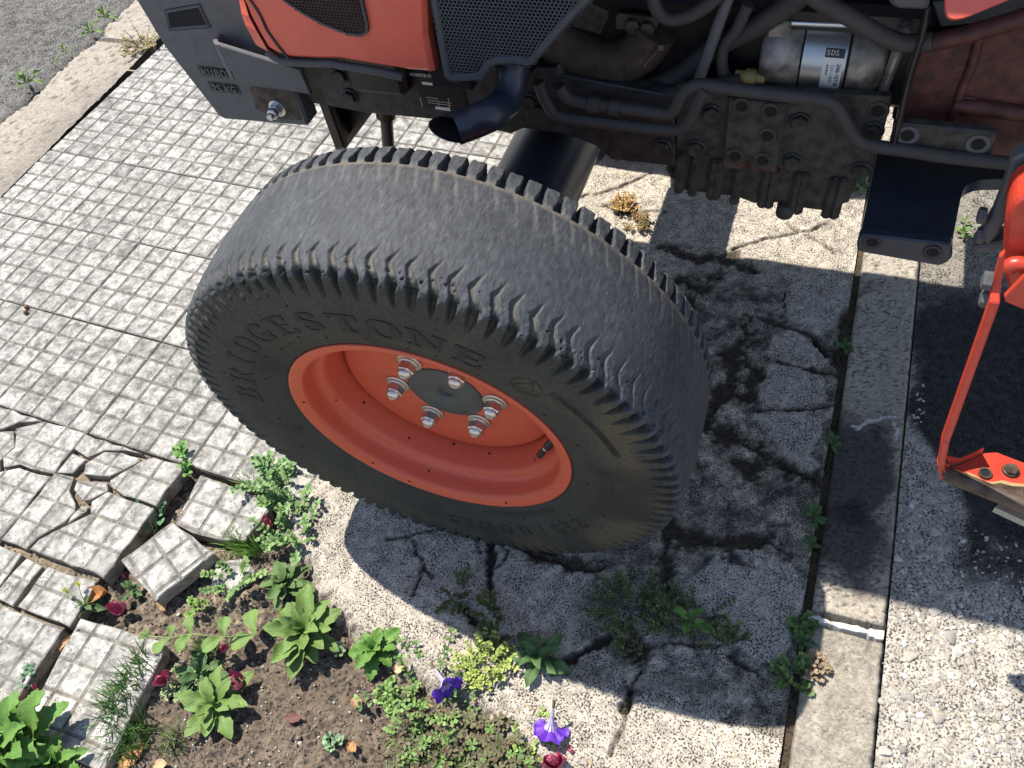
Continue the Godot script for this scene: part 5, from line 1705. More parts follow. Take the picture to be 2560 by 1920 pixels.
	p2.tube(curve([Vector3(0.0863, 0.6334, -0.33), Vector3(0.0908, 0.6232, -0.33), Vector3(0.1, 0.6139, -0.33), Vector3(0.1276, 0.6099, -0.33), Vector3(0.177, 0.6077, -0.33), Vector3(0.2216, 0.6064, -0.33), Vector3(0.2392, 0.6066, -0.33), Vector3(0.2487, 0.6177, -0.33), Vector3(0.2536, 0.6324, -0.33), Vector3(0.2596, 0.6433, -0.33), Vector3(0.2687, 0.6514, -0.33), Vector3(0.2815, 0.6551, -0.33), Vector3(0.3048, 0.654, -0.33), Vector3(0.3557, 0.6516, -0.33), Vector3(0.4053, 0.6505, -0.33), Vector3(0.4297, 0.6496, -0.33), Vector3(0.4475, 0.6435, -0.33), Vector3(0.4596, 0.6285, -0.33), Vector3(0.4761, 0.6034, -0.33), Vector3(0.4878, 0.5926, -0.33), Vector3(0.508, 0.5884, -0.33), Vector3(0.5468, 0.5868, -0.33), Vector3(0.5861, 0.5841, -0.33), Vector3(0.6224, 0.5836, -0.33), Vector3(0.6722, 0.5839, -0.33), Vector3(0.7163, 0.5841, -0.33)]), 0.0088, 16)
	p2.tube([Vector3(0.1276, 0.6099, -0.33), Vector3(0.143, 0.609, -0.33)], 0.0115, 16)
	p2.tube([Vector3(0.1572, 0.6081, -0.33), Vector3(0.1714, 0.6077, -0.33)], 0.0115, 16)
	obj("hydraulic_pipe", p2, M.hose, T)
	var rod := MB.new()
	rod.tube([Vector3(0.3026, 0.76, -0.37), Vector3(0.2925, 0.7228, -0.37), Vector3(0.2782, 0.6657, -0.37), Vector3(0.268, 0.6264, -0.37)], 0.0075, 14)
	obj("dipstick_tube", rod, M.weight_grey, T)
	var bh := MB.new()
	bh.tube(curve([Vector3(0.3897, 0.7836, -0.345), Vector3(0.4078, 0.7702, -0.345), Vector3(0.4476, 0.7508, -0.345), Vector3(0.4732, 0.7371, -0.345), Vector3(0.4974, 0.7269, -0.345), Vector3(0.5121, 0.724, -0.345), Vector3(0.5283, 0.7258, -0.345), Vector3(0.5404, 0.7294, -0.345)]), 0.0108, 18)
	obj("bypass_hose", bh, M.hose, T)
	var bp := MB.new()
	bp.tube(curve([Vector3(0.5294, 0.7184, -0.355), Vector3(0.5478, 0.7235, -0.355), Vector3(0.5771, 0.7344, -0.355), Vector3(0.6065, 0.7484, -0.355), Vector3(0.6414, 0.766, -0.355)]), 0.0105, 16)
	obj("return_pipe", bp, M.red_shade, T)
	var sen := MB.new()
	sen.tube([Vector3(0.3158, 0.6361, -0.385), Vector3(0.3285, 0.6361, -0.385)], 0.0085, 12)
	sen.tube([Vector3(0.3285, 0.6361, -0.385), Vector3(0.3432, 0.6358, -0.385)], 0.0115, 6)
	sen.tube([Vector3(0.3432, 0.6358, -0.385), Vector3(0.3547, 0.6351, -0.385)], 0.0080, 12)
	obj("sensor_plug", sen, M.brass, T)
	make_starter(T)
	make_front_weight(T)
	make_step(T)
	# --- type plate
	var tp := MB.new()
	tp.prism([Vector2(-0.1499, 0.6148), Vector2(-0.0739, 0.6135), Vector2(-0.0751, 0.553), Vector2(-0.1547, 0.5561)], 0.0008, 0.0, Vector3(0, 0, -0.3592))
	var tpo := obj("type_plate", tp, M.black_paint, T)
	var prn := MB.new()
	for q in [[1054,207,1130,218,5], [1088,271,1125,276,5]]:
		pass
	prn.prism([Vector2(-0.1414, 0.5994), Vector2(-0.0929, 0.5969), Vector2(-0.0935, 0.5934), Vector2(-0.1425, 0.5945)], 0.0002, 0.0, Vector3(0, 0, -0.3582))
	prn.prism([Vector2(-0.1281, 0.5577), Vector2(-0.104, 0.5575), Vector2(-0.1037, 0.5519), Vector2(-0.1284, 0.5527)], 0.0002, 0.0, Vector3(0, 0, -0.3582))
	for ln in [[Vector3(-0.1381, 0.5679, -0.358), Vector3(-0.0997, 0.5665, -0.358)], [Vector3(-0.139, 0.5636, -0.358), Vector3(-0.1005, 0.5622, -0.358)], [Vector3(-0.1211, 0.5691, -0.358), Vector3(-0.1211, 0.5592, -0.358)], [Vector3(-0.1034, 0.5752, -0.358), Vector3(-0.104, 0.5575, -0.358)], [Vector3(-0.1507, 0.5715, -0.358), Vector3(-0.1502, 0.5552, -0.358)], [Vector3(-0.1398, 0.5727, -0.358), Vector3(-0.1206, 0.5719, -0.358)]]:
		var dd: Vector3 = (ln[1] - ln[0]).normalized()
		var oo := Vector3(-dd.y, dd.x, 0) * 0.00035
		prn.quad(ln[0] + oo + Vector3(0, 0, 0.0002), ln[1] + oo + Vector3(0, 0, 0.0002), ln[1] - oo + Vector3(0, 0, 0.0002), ln[0] - oo + Vector3(0, 0, 0.0002), Vector3.BACK)
	obj("printed_lines", prn, M.white_print, tpo)
	var pt := obj("printed_words", raised_text("KUBOTA CORPORATION", font(["Droid Sans"], 700), 0.0050, 0.0002), M.white_print, tpo)
	pt.position = Vector3(-0.1201, 0.6103, -0.358) + Vector3(0, 0, 0.0003)
	# --- vertical link behind the wheel
	var lk := MB.new()
	lk.tube([Vector3(-0.2406, 0.5195, -0.4), Vector3(-0.2474, 0.4895, -0.4), Vector3(-0.2725, 0.3793, -0.41)], 0.0105, 18)
	lk.tube([Vector3(-0.2406, 0.5225, -0.4), Vector3(-0.2462, 0.4974, -0.4)], 0.0165, 18)
	obj("steering_link", lk, M.black_paint, T)
	# --- slanting plate before the wheel
	var sl := MB.new()
	sl.prism([Vector2(-0.3607, 0.5885), Vector2(-0.3452, 0.585), Vector2(-0.336, 0.442), Vector2(-0.3424, 0.4361)], 0.05, 0.001, Vector3(0, 0, -0.43))
	sl.prism([Vector2(-0.3421, 0.5723), Vector2(-0.3222, 0.5707), Vector2(-0.3173, 0.452), Vector2(-0.3381, 0.4442)], 0.012, 0.003, Vector3(0, 0, -0.372))
	sl.prism([Vector2(-0.3868, 0.5378), Vector2(-0.2802, 0.5015), Vector2(-0.2742, 0.4959), Vector2(-0.3625, 0.3977), Vector2(-0.38, 0.3936)], 0.006, 0.001, Vector3(0, 0, -0.426))
	obj("tow_bracket", sl, M.black_paint, T)
	# --- the tractor's rear, outside the frame, which only casts its shade
	var rear := MB.new()
	rear.box(Vector3(0.86, 1.10, ZC), Vector3(0.40, 0.42, 0.50), 0.03)
	rear.box(Vector3(1.35, 0.62, ZC), Vector3(0.9, 0.06, 0.9), 0.01)
	rear.box(Vector3(1.75, 0.85, ZC), Vector3(0.6, 0.5, 0.7), 0.05)
	obj("rear_body", rear, M.plastic, T)
	var tyre_r := MB.new()
	tyre_r.lathe([Vector2(0.30, -0.14), Vector2(0.52, -0.16), Vector2(0.60, -0.13), Vector2(0.62, 0.0), Vector2(0.60, 0.13), Vector2(0.52, 0.16), Vector2(0.30, 0.14), Vector2(0.28, 0.0)], 60)
	for sgn in [1.0, -1.0]:
		obj("rear_wheel", tyre_r, M.rubber, T).position = Vector3(1.95, 0.615, ZC + 0.56 * sgn)

func make_starter(T: Node3D) -> void:
	var S := part_node("starter_motor", T)
	var c := Vector3(0.357, 0.653, -0.425)
	S.scale = Vector3.ONE * 1.04
	S.position = c
	var bs := Basis(Vector3.BACK, Vector3.UP, Vector3.RIGHT).orthonormalized()
	bs = Basis(Vector3(0, 0, -1), Vector3(0, 1, 0), Vector3(1, 0, 0)) * Basis(Vector3.BACK, 0.0)
	# local z of the lathe runs rearwards
	var cap := MB.new()
	cap.lathe([Vector2(0.0, -0.012), Vector2(0.0385, -0.012), Vector2(0.0425, -0.0095), Vector2(0.0448, -0.003), Vector2(0.0455, 0.010), Vector2(0.0455, 0.037)], 48, Vector3.ZERO, bs)
	cap.box(Vector3(0.006, 0.040, 0.020), Vector3(0.028, 0.030, 0.016), 0.003)
	cap.box(Vector3(-0.006, -0.030, 0.030), Vector3(0.018, 0.02, 0.014), 0.003)
	lab(obj("end_cap", cap, M.aluminium, S), "dull cast aluminium end cap")
	var g1m := MB.new()
	g1m.lathe([Vector2(0.0440, 0.0365), Vector2(0.0440, 0.0395)], 48, Vector3.ZERO, bs)
	obj("joint_ring", g1m, M.void, S)
	var g2m := MB.new()
	g2m.lathe([Vector2(0.0440, 0.0915), Vector2(0.0440, 0.0945)], 48, Vector3.ZERO, bs)
	obj("joint_ring", g2m, M.void, S)
	var body := MB.new()
	body.lathe([Vector2(0.0445, 0.0390), Vector2(0.0456, 0.0396), Vector2(0.0456, 0.0910), Vector2(0.0445, 0.0916)], 64, Vector3.ZERO, bs)
	obj("motor_shell", body, M.shiny_steel, S)
	var nosec := MB.new()
	nosec.lathe([Vector2(0.0445, 0.0940), Vector2(0.0462, 0.0950), Vector2(0.0462, 0.1120), Vector2(0.0440, 0.122), Vector2(0.038, 0.133), Vector2(0.030, 0.139), Vector2(0.0, 0.139)], 48, Vector3.ZERO, bs)
	nosec.box(Vector3(0.143, 0.0, -0.012), Vector3(0.012, 0.125, 0.10), 0.004, Basis(Vector3.BACK, -0.10))
	nosec.box(Vector3(0.128, -0.028, 0.020), Vector3(0.03, 0.018, 0.012), 0.004, Basis(Vector3.BACK, 0.5))
	lab(obj("nose_housing", nosec, M.aluminium, S), "rust stained aluminium nose housing")
	var st := MB.new()
	st.tube([Vector3(-0.006, 0.050, 0.020), Vector3(0.130, 0.050, 0.012)], 0.0042, 12)
	obj("through_bolt", st, M.zinc, S)
	var bh := obj("bolt_head", bolt_mesh(0.0062), M.zinc, S)
	bh.transform = Transform3D(Basis(Vector3.UP, -PI / 2), Vector3(-0.008, 0.050, 0.020))
	# sticker on the shell, bent to it, its lines running downwards
	var stick := MB.new()
	stick.col = Color(1, 1, 1)
	var R := 0.0459
	var P := func(a: float, x: float, r: float) -> Vector3: return Vector3(x, r * sin(a), r * cos(a))
	var a_top := 0.72
	var a_bot := -0.46
	for k in 12:
		var a := lerpf(a_top, a_bot, k / 12.0)
		var b := lerpf(a_top, a_bot, (k + 1) / 12.0)
		stick.quad(P.call(a, 0.0645, R), P.call(a, 0.0880, R), P.call(b, 0.0880, R), P.call(b, 0.0645, R), P.call(a, 0, 1.0))
	var so := obj("sticker", stick, M.white_print, S)
	var band := MB.new()
	for k in 4:
		var a := lerpf(a_top, a_top - 0.24, k / 4.0)
		var b := lerpf(a_top, a_top - 0.24, (k + 1) / 4.0)
		band.quad(P.call(a, 0.0652, R + 0.0002), P.call(a, 0.0880, R + 0.0002), P.call(b, 0.0880, R + 0.0002), P.call(b, 0.0652, R + 0.0002), P.call(a, 0, 1.0))
	obj("sticker_band", band, M.dark_print, S)
	var put_text := func(s: String, x: float, a0: float, height: float, run_down: bool, m: Material, w: int) -> void:
		var mb := MB.new()
		mb.col = Color(1, 1, 1)
		var ar := text_arrays(s, font(["Droid Sans"], w), 0.001)
		var v: PackedVector3Array = ar[Mesh.ARRAY_VERTEX]
		var ix: PackedInt32Array = ar[Mesh.ARRAY_INDEX]
		var lo := v[0]
		for p in v: lo = lo.min(p)
		var sc := height / 0.46
		for i in range(0, ix.size(), 3):
			var q := []
			for e in 3:
				var p := v[ix[i + e]] - lo
				if run_down: q.append(P.call(a0 - p.x * sc / R, x + p.y * sc, R + 0.0004))
				else: q.append(P.call(a0 + p.y * sc / R, x + p.x * sc, R + 0.0005))
			mb.tri(q[0], q[1], q[2], P.call(a0, 0, 1.0))
		obj("sticker_print", mb, m, S)
	put_text.call("246-15118", 0.0808, 0.33, 0.0046, true, M.dark_print, 700)
	put_text.call("12V 1.4KW", 0.0745, 0.30, 0.0036, true, M.dark_print, 400)
	put_text.call("231814", 0.0690, 0.30, 0.0028, true, M.dark_print, 700)
	put_text.call("SDS", 0.0672, 0.535, 0.0062, false, M.white_print, 700)

func make_front_weight(T: Node3D) -> void:
	var W := part_node("front_weight", T)
	lab(W, "grey cast iron suitcase weight with raised lettering")
	var z := -0.34
	var body := MB.new()
	var outl := [Vector2(-0.6048, 0.7455), Vector2(-0.5972, 0.708), Vector2(-0.5846, 0.6322), Vector2(-0.5362, 0.5046), Vector2(-0.5268, 0.4985), Vector2(-0.3627, 0.5048), Vector2(-0.359, 0.5091), Vector2(-0.359, 0.5692), Vector2(-0.3611, 0.6469), Vector2(-0.3837, 0.697), Vector2(-0.4194, 0.7438)]
	body.prism(outl, 0.034, 0.004, Vector3(0, 0, z - 0.034))
	for k in range(1, 7):
		body.prism(outl, 0.034, 0.004, Vector3(0, 0, z - 0.034 - k * 0.062))
	obj("weight_body", body, M.weight_grey, W)
	# hand hole: a dark recess with sloped walls
	var hole := [Vector2(-0.549, 0.6957), Vector2(-0.4765, 0.7108), Vector2(-0.4735, 0.6717), Vector2(-0.5582, 0.6599)]
	obj("hand_hole_rim", frame_ring(hole, 0.006, z - 0.001, z + 0.003), M.weight_grey, W)
	var hb := MB.new()
	hb.prism(hole, 0.0008, 0.0, Vector3(0, 0, z - 0.0002))
	obj("hand_hole", hb, M.void, W)
	var serif := font(["Droid Sans"], 700)
	for q in [[[Vector2(-0.5335, 0.6019), Vector2(-0.4521, 0.6002), Vector2(-0.4549, 0.5827), Vector2(-0.5314, 0.5832)], "KUBOTA", Vector3(-0.4919, 0.5921, -0.34), 0.0128], [[Vector2(-0.5258, 0.5734), Vector2(-0.4683, 0.5726), Vector2(-0.4665, 0.5549), Vector2(-0.5248, 0.5548)], "25 KG", Vector3(-0.4959, 0.5638, -0.34), 0.0125]]:
		var pn := MB.new()
		pn.prism(q[0], 0.0006, 0.0, Vector3(0, 0, z + 0.0001))
		var po := obj("name_panel", pn, M.black_paint, W)
		var t := obj("raised_letters", raised_text(q[1], serif, q[3], 0.003), M.weight_grey, po)
		t.position = q[2] + Vector3(0, 0, 0.0018)
	var rs := MB.new()
	rs.prism([Vector2(-0.445, 0.572), Vector2(-0.3638, 0.5702), Vector2(-0.3674, 0.5174), Vector2(-0.4179, 0.5145), Vector2(-0.45, 0.5309)], 0.0005, 0.0, Vector3(0, 0, z + 0.0002))
	obj("rust_stain", rs, M.weight_rust, W)
	# flat bar bent round the weights
	var bar := MB.new()
	var bz := -0.312
	var b := [Vector2(-0.4596, 0.662), Vector2(-0.4543, 0.6028), Vector2(-0.3121, 0.5891), Vector2(-0.3165, 0.6314)]
	bar.prism([b[0] + Vector2(0.012, 0), b[1] + Vector2(0.010, 0.0), b[2], b[3]], 0.007, 0.0015, Vector3(0, 0, bz - 0.006))
	# rounded corner and the leg that runs across the front
	var prev := []
	for k in 9:
		var an := PI * 0.5 * k / 8.0
		var off := Vector3(0.012 - 0.018 * sin(an), 0, bz - 0.018 + 0.019 * cos(an))
		var up := Vector3(b[0].x + off.x, b[0].y, off.z)
		var dn := Vector3(b[1].x - 0.002 + off.x, b[1].y, off.z)
		var inn := Vector3(0.007 * sin(an), 0, -0.007 * cos(an))
		var cur := [up, dn, up + inn, dn + inn]
		if prev:
			var nrm := Vector3(-sin(an), 0, cos(an))
			bar.quad(prev[0], cur[0], cur[1], prev[1], nrm)
			bar.quad(prev[2], cur[2], cur[3], prev[3], -nrm)
			bar.quad(prev[0], cur[0], cur[2], prev[2], Vector3.UP)
			bar.quad(prev[1], cur[1], cur[3], prev[3], Vector3.DOWN)
		prev = cur
	bar.box(Vector3(b[0].x - 0.0025, (b[0].y + b[1].y) * 0.5, ZC), Vector3(0.007, b[0].y - b[1].y, 0.47), 0.0012)
	obj("bent_bar", bar, M.weight_grey, T)
	# galvanised bolt through the weights
	var bo := MB.new()
	bo.lathe([Vector2(0.0, 0.0), Vector2(0.0150, 0.0), Vector2(0.0150, 0.0022), Vector2(0.0, 0.0024)], 28)
	bo.lathe([Vector2(0.0060, 0.002), Vector2(0.0060, 0.026), Vector2(0.0050, 0.028), Vector2(0.0, 0.028)], 18)
	bo.lathe([Vector2(0.0092, 0.014), Vector2(0.0092, 0.019), Vector2(0.0075, 0.021), Vector2(0.0, 0.021)], 18)
	var nb := bolt_mesh(0.0108)
	var o := obj("weight_bolt", bo, M.zinc, W)
	o.position = Vector3(-0.4068, 0.5358, -0.34)
	obj("hex_nut", nb, M.zinc, o).position = Vector3(0, 0, 0.0024)

func make_step(T: Node3D) -> void:
	var S := part_node("foot_step", T)
	lab(S, "red foot step hanging from a thin strap, its tread rubbed to bare steel")
	# strap: flat bar, edge on
	var st := MB.new()
	var a := [Vector3(0.6231, 0.6739, 0), Vector3(0.6365, 0.4418, 0), Vector3(0.6438, 0.3921, 0)]
	var wdir := Vector3(0, 0.1, 1).normalized()
	for k in a.size() - 1:
		var p: Vector3 = a[k]
		var q: Vector3 = a[k + 1]
		var y := (p - q).normalized()
		var x := y.cross(Vector3.BACK).normalized()
		st.box((p + q) * 0.5 + x * 0.005, Vector3(0.0085, p.distance_to(q) + 0.001, 0.014), 0.0016, Basis(x, y, x.cross(y)))
	# bend at the bottom
	var bend := curve([Vector3(0.6428, 0.3961, 0), Vector3(0.6463, 0.3833, 0), Vector3(0.6528, 0.3751, 0), Vector3(0.6635, 0.3686, 0)], 0.003)
	for k in bend.size() - 1:
		var y: Vector3 = (bend[k] - bend[k + 1]).normalized()
		var x := y.cross(Vector3.BACK).normalized()
		st.box((bend[k] + bend[k + 1]) * 0.5 + x * 0.005, Vector3(0.0085, bend[k].distance_to(bend[k + 1]) + 0.0025, 0.014), 0.0012, Basis(x, y, x.cross(y)))
	obj("strap", st, M.red_paint, S)
	# tread plate, its near edge turned down and rubbed bare
	var y0 := 0.378
	var pl := MB.new()
	var top := [Vector2(0.6519, -0.0056), Vector2(0.6608, -0.0061), Vector2(0.6731, -0.0129), Vector2(0.6862, -0.0247), Vector2(0.7002, -0.0374), Vector2(0.7134, -0.042), Vector2(0.7303, -0.0374), Vector2(0.7607, -0.03), Vector2(0.8276, -0.0145), Vector2(0.8251, 0.0405), Vector2(0.7433, 0.0204), Vector2(0.709, 0.0126), Vector2(0.6737, 0.0034)]
	pl.prism(top, 0.005, 0.001, Vector3(0, y0, 0), Basis(Vector3.RIGHT, Vector3.BACK, Vector3.DOWN))
	obj("step_plate", pl, M.red_paint, S)
	var roll := MB.new()
	roll.tube([Vector3(0.6572, 0.376, 0.0018), Vector3(0.6744, 0.376, 0.0072), Vector3(0.7096, 0.376, 0.0163), Vector3(0.7439, 0.376, 0.0251), Vector3(0.8256, 0.376, 0.0445)], 0.0095, 18)
	lab(obj("worn_edge", roll, M.worn_steel, S), "bare brown steel along the rounded tread edge")
	var under := MB.new()
	var ua := Vector3(0.655, 0.366, -0.0006)
	var ub := Vector3(0.8292, 0.366, 0.0443)
	var ud := (ub - ua).normalized()
	under.box((ua + ub) * 0.5, Vector3(ua.distance_to(ub), 0.012, 0.005), 0.001, Basis(ud, Vector3.UP, ud.cross(Vector3.UP)))
	obj("edge_flange", under, M.red_paint, S)
	var back := MB.new()   # upstand curling behind the plate
	var c0 := [Vector3(0.6607, 0.378, -0.0085), Vector3(0.673, 0.378, -0.0153), Vector3(0.6861, 0.378, -0.0259), Vector3(0.6971, 0.378, -0.036)]
	var c1 := [Vector3(0.6516, 0.405, -0.0021), Vector3(0.6681, 0.398, -0.0076), Vector3(0.6805, 0.4, -0.0166), Vector3(0.6913, 0.408, -0.0233)]
	for k in 3:
		back.quad(c0[k], c0[k + 1], c1[k + 1], c1[k], Vector3(0, 0, 1))
	obj("back_lip", back, M.red_paint, S)
	# paint rubbed through to primer and steel along the front of the tread
	var chip := MB.new()
	chip.prism([Vector2(0.6565, -0.0026), Vector2(0.6668, -0.0018), Vector2(0.6824, -0.0024), Vector2(0.6895, 0.0004), Vector2(0.6993, 0.006), Vector2(0.7089, 0.0052), Vector2(0.7175, 0.0012), Vector2(0.7305, 0.0023), Vector2(0.7434, 0), Vector2(0.8261, 0.0189), Vector2(0.8251, 0.0405), Vector2(0.7433, 0.0204), Vector2(0.709, 0.0126), Vector2(0.6737, 0.0034)], 0.0005, 0.0, Vector3(0, 0.3782, 0), Basis(Vector3.RIGHT, Vector3.BACK, Vector3.DOWN).scaled(Vector3(1, -1, 1)))
	lab(obj("bare_steel", chip, M.worn_steel, S), "brown steel showing where boots wore the paint off")
	var prim := MB.new()
	prim.prism([Vector2(0.6806, -0.0036), Vector2(0.6895, -0.0013), Vector2(0.6993, 0.0043), Vector2(0.7089, 0.0035), Vector2(0.7197, -0.0017), Vector2(0.7313, -0.0008), Vector2(0.7434, -0.0028), Vector2(0.802, 0.0091), Vector2(0.8018, 0.0135), Vector2(0.7434, 0.0012), Vector2(0.7305, 0.004), Vector2(0.7175, 0.0029), Vector2(0.7089, 0.0069), Vector2(0.6985, 0.0079), Vector2(0.6887, 0.0024), Vector2(0.6815, -0.001)], 0.0004, 0.0, Vector3(0, 0.3790, 0), Basis(Vector3.RIGHT, Vector3.BACK, Vector3.DOWN).scaled(Vector3(1, -1, 1)))
	obj("primer_edge", prim, M.primer, S)
	var hl := MB.new()
	hl.lathe([Vector2(0.0078, 0.0), Vector2(0.0078, 0.0022), Vector2(0.0056, 0.0024), Vector2(0.0054, 0.0004)], 22)
	var ho := obj("eyelet", hl, M.worn_steel, S)
	ho.transform = Transform3D(Basis(Vector3.RIGHT, -PI / 2), Vector3(0.7006, 0.3787, -0.0067))
	var bore := MB.new()
	bore.lathe([Vector2(0.0055, 0.0), Vector2(0.0, 0.0)], 18)
	obj("bore", bore, M.void, ho).position = Vector3(0, 0, 0.0006)
	var bm := bolt_mesh(0.0082, 0.0095).mesh()
	for p in [Vector3(0.7285, 0.3785, -0.0177), Vector3(0.7517, 0.3785, 0.0072)]:
		obj("step_bolt", bm, M.worn_steel, S).transform = Transform3D(Basis(Vector3.RIGHT, -PI / 2), p)
	# wooden board lying across the step's underside
	var bd := MB.new()
	bd.prism([Vector2(0.7256, 0.0051), Vector2(0.7313, -0.0034), Vector2(0.8439, 0.0082), Vector2(0.8426, 0.0358), Vector2(0.758, 0.0159)], 0.012, 0.001, Vector3(0, 0.33, 0), Basis(Vector3.RIGHT, Vector3.BACK, Vector3.DOWN))
	lab(obj("pale_underboard", bd, M.pale_board, S), "pale board showing below the step")
	# hanger above: black arm, red channel, lug plate and bolts
	var arm := MB.new()
	arm.prism([Vector2(0.6439, 0.7282), Vector2(0.6299, 0.7139), Vector2(0.6329, 0.6727), Vector2(0.6331, 0.6366), Vector2(0.6289, 0.6036), Vector2(0.6404, 0.596), Vector2(0.6459, 0.6127), Vector2(0.6479, 0.6533), Vector2(0.6489, 0.6731), Vector2(0.6655, 0.6831)], 0.02, 0.003, Vector3(0, 0, -0.18))
	arm.box(Vector3(0.6514, 0.5927, -0.18), Vector3(0.05, 0.012, 0.03), 0.003, Basis(Vector3.BACK, 0.5))
	obj("hanger_arm", arm, M.weight_grey, S)
	var bx := bolt_mesh(0.0095, 0.0).mesh()
	var away := Basis(Vector3.UP, -PI / 2) * Basis(Vector3.BACK, 0.3)
	for p in [Vector3(0.6273, 0.6342, -0.165), Vector3(0.6335, 0.6059, -0.165)]:
		obj("hanger_bolt", bx, M.weight_grey, S).transform = Transform3D(away, p)
	var chn := MB.new()
	chn.prism(rounded([Vector2(0.6354, 0.7181), Vector2(0.6309, 0.6944), Vector2(0.648, 0.6215), Vector2(0.6618, 0.5942), Vector2(0.6781, 0.5729), Vector2(0.74, 0.5685), Vector2(0.6797, 0.7435)], 0.02), 0.05, 0.004, Vector3(0, 0, -0.15))
	obj("red_channel", chn, M.red_paint, S)
	var nose := MB.new()
	nose.tube(curve([Vector3(0.6506, 0.6353, -0.085), Vector3(0.6508, 0.6399, -0.085), Vector3(0.6568, 0.6434, -0.085), Vector3(0.6704, 0.6417, -0.085), Vector3(0.7153, 0.6385, -0.085)]), 0.0085, 14)
	obj("red_rod", nose, M.red_paint, S)
	var lug := MB.new()
	lug.prism([Vector2(0.6227, 0.7036), Vector2(0.6258, 0.7094), Vector2(0.6326, 0.679), Vector2(0.6393, 0.6457), Vector2(0.6345, 0.6399), Vector2(0.6281, 0.6523)], 0.006, 0.001, Vector3(0, 0, -0.03))
	obj("lug_plate", lug, M.red_paint, S)
	lug = MB.new()
	lug.prism([Vector2(0.6616, 0.6458), Vector2(0.6524, 0.6144), Vector2(0.6551, 0.6078), Vector2(0.7095, 0.5883), Vector2(0.6887, 0.6517)], 0.006, 0.001, Vector3(0, 0, -0.07))
	obj("lug_plate", lug, M.red_paint, S)
	for p in [Vector3(0.6262, 0.6661, -0.03), Vector3(0.6312, 0.6416, -0.03)]:
		obj("lug_bolt", bx, M.weight_grey, S).transform = Transform3D(away, p)
	# orange panel edge above
	var op := MB.new()   # leans back, so its face looks up at the sky
	var oz := rounded([Vector2(0.5223, 0.8934), Vector2(0.5277, 0.8691), Vector2(0.5324, 0.8612), Vector2(0.5442, 0.8617), Vector2(0.5906, 0.8791), Vector2(0.6279, 0.8996)], 0.008)
	var low := 9.0
	for p in oz: low = minf(low, p.y)
	var lean := func(p: Vector2, d: float) -> Vector3: return Vector3(p.x, p.y - d * 0.6, -0.16 - (p.y - low) * 1.1 - d * 0.8)
	var ot := Geometry2D.triangulate_polygon(PackedVector2Array(oz))
	for i in range(0, ot.size(), 3):
		op.tri(lean.call(oz[ot[i]], 0.0), lean.call(oz[ot[i + 1]], 0.0), lean.call(oz[ot[i + 2]], 0.0), Vector3(0, 0.7, 0.7))
	for i in oz.size():
		var j := (i + 1) % oz.size()
		var e: Vector2 = oz[j] - oz[i]
		op.quad(lean.call(oz[i], 0.0), lean.call(oz[j], 0.0), lean.call(oz[j], 0.012), lean.call(oz[i], 0.012), Vector3(0, -0.5, 0.5))
	obj("side_panel", op, M.hood_orange, T)
	var dk := MB.new()
	dk.prism(rounded([Vector2(0.4747, 0.8433), Vector2(0.4808, 0.8232), Vector2(0.49, 0.8164), Vector2(0.5206, 0.8172), Vector2(0.5176, 0.8458)], 0.006), 0.02, 0.004, Vector3(0, 0, -0.27))
	obj("dark_cover", dk, M.plastic, T)
	dk = MB.new()
	dk.prism([Vector2(0.533, 0.755), Vector2(0.6214, 0.7796), Vector2(0.6813, 0.765), Vector2(0.6326, 0.7427), Vector2(0.5485, 0.7264)], 0.02, 0.002, Vector3(0, 0, -0.40))
	obj("dark_cover", dk, M.plastic, T)

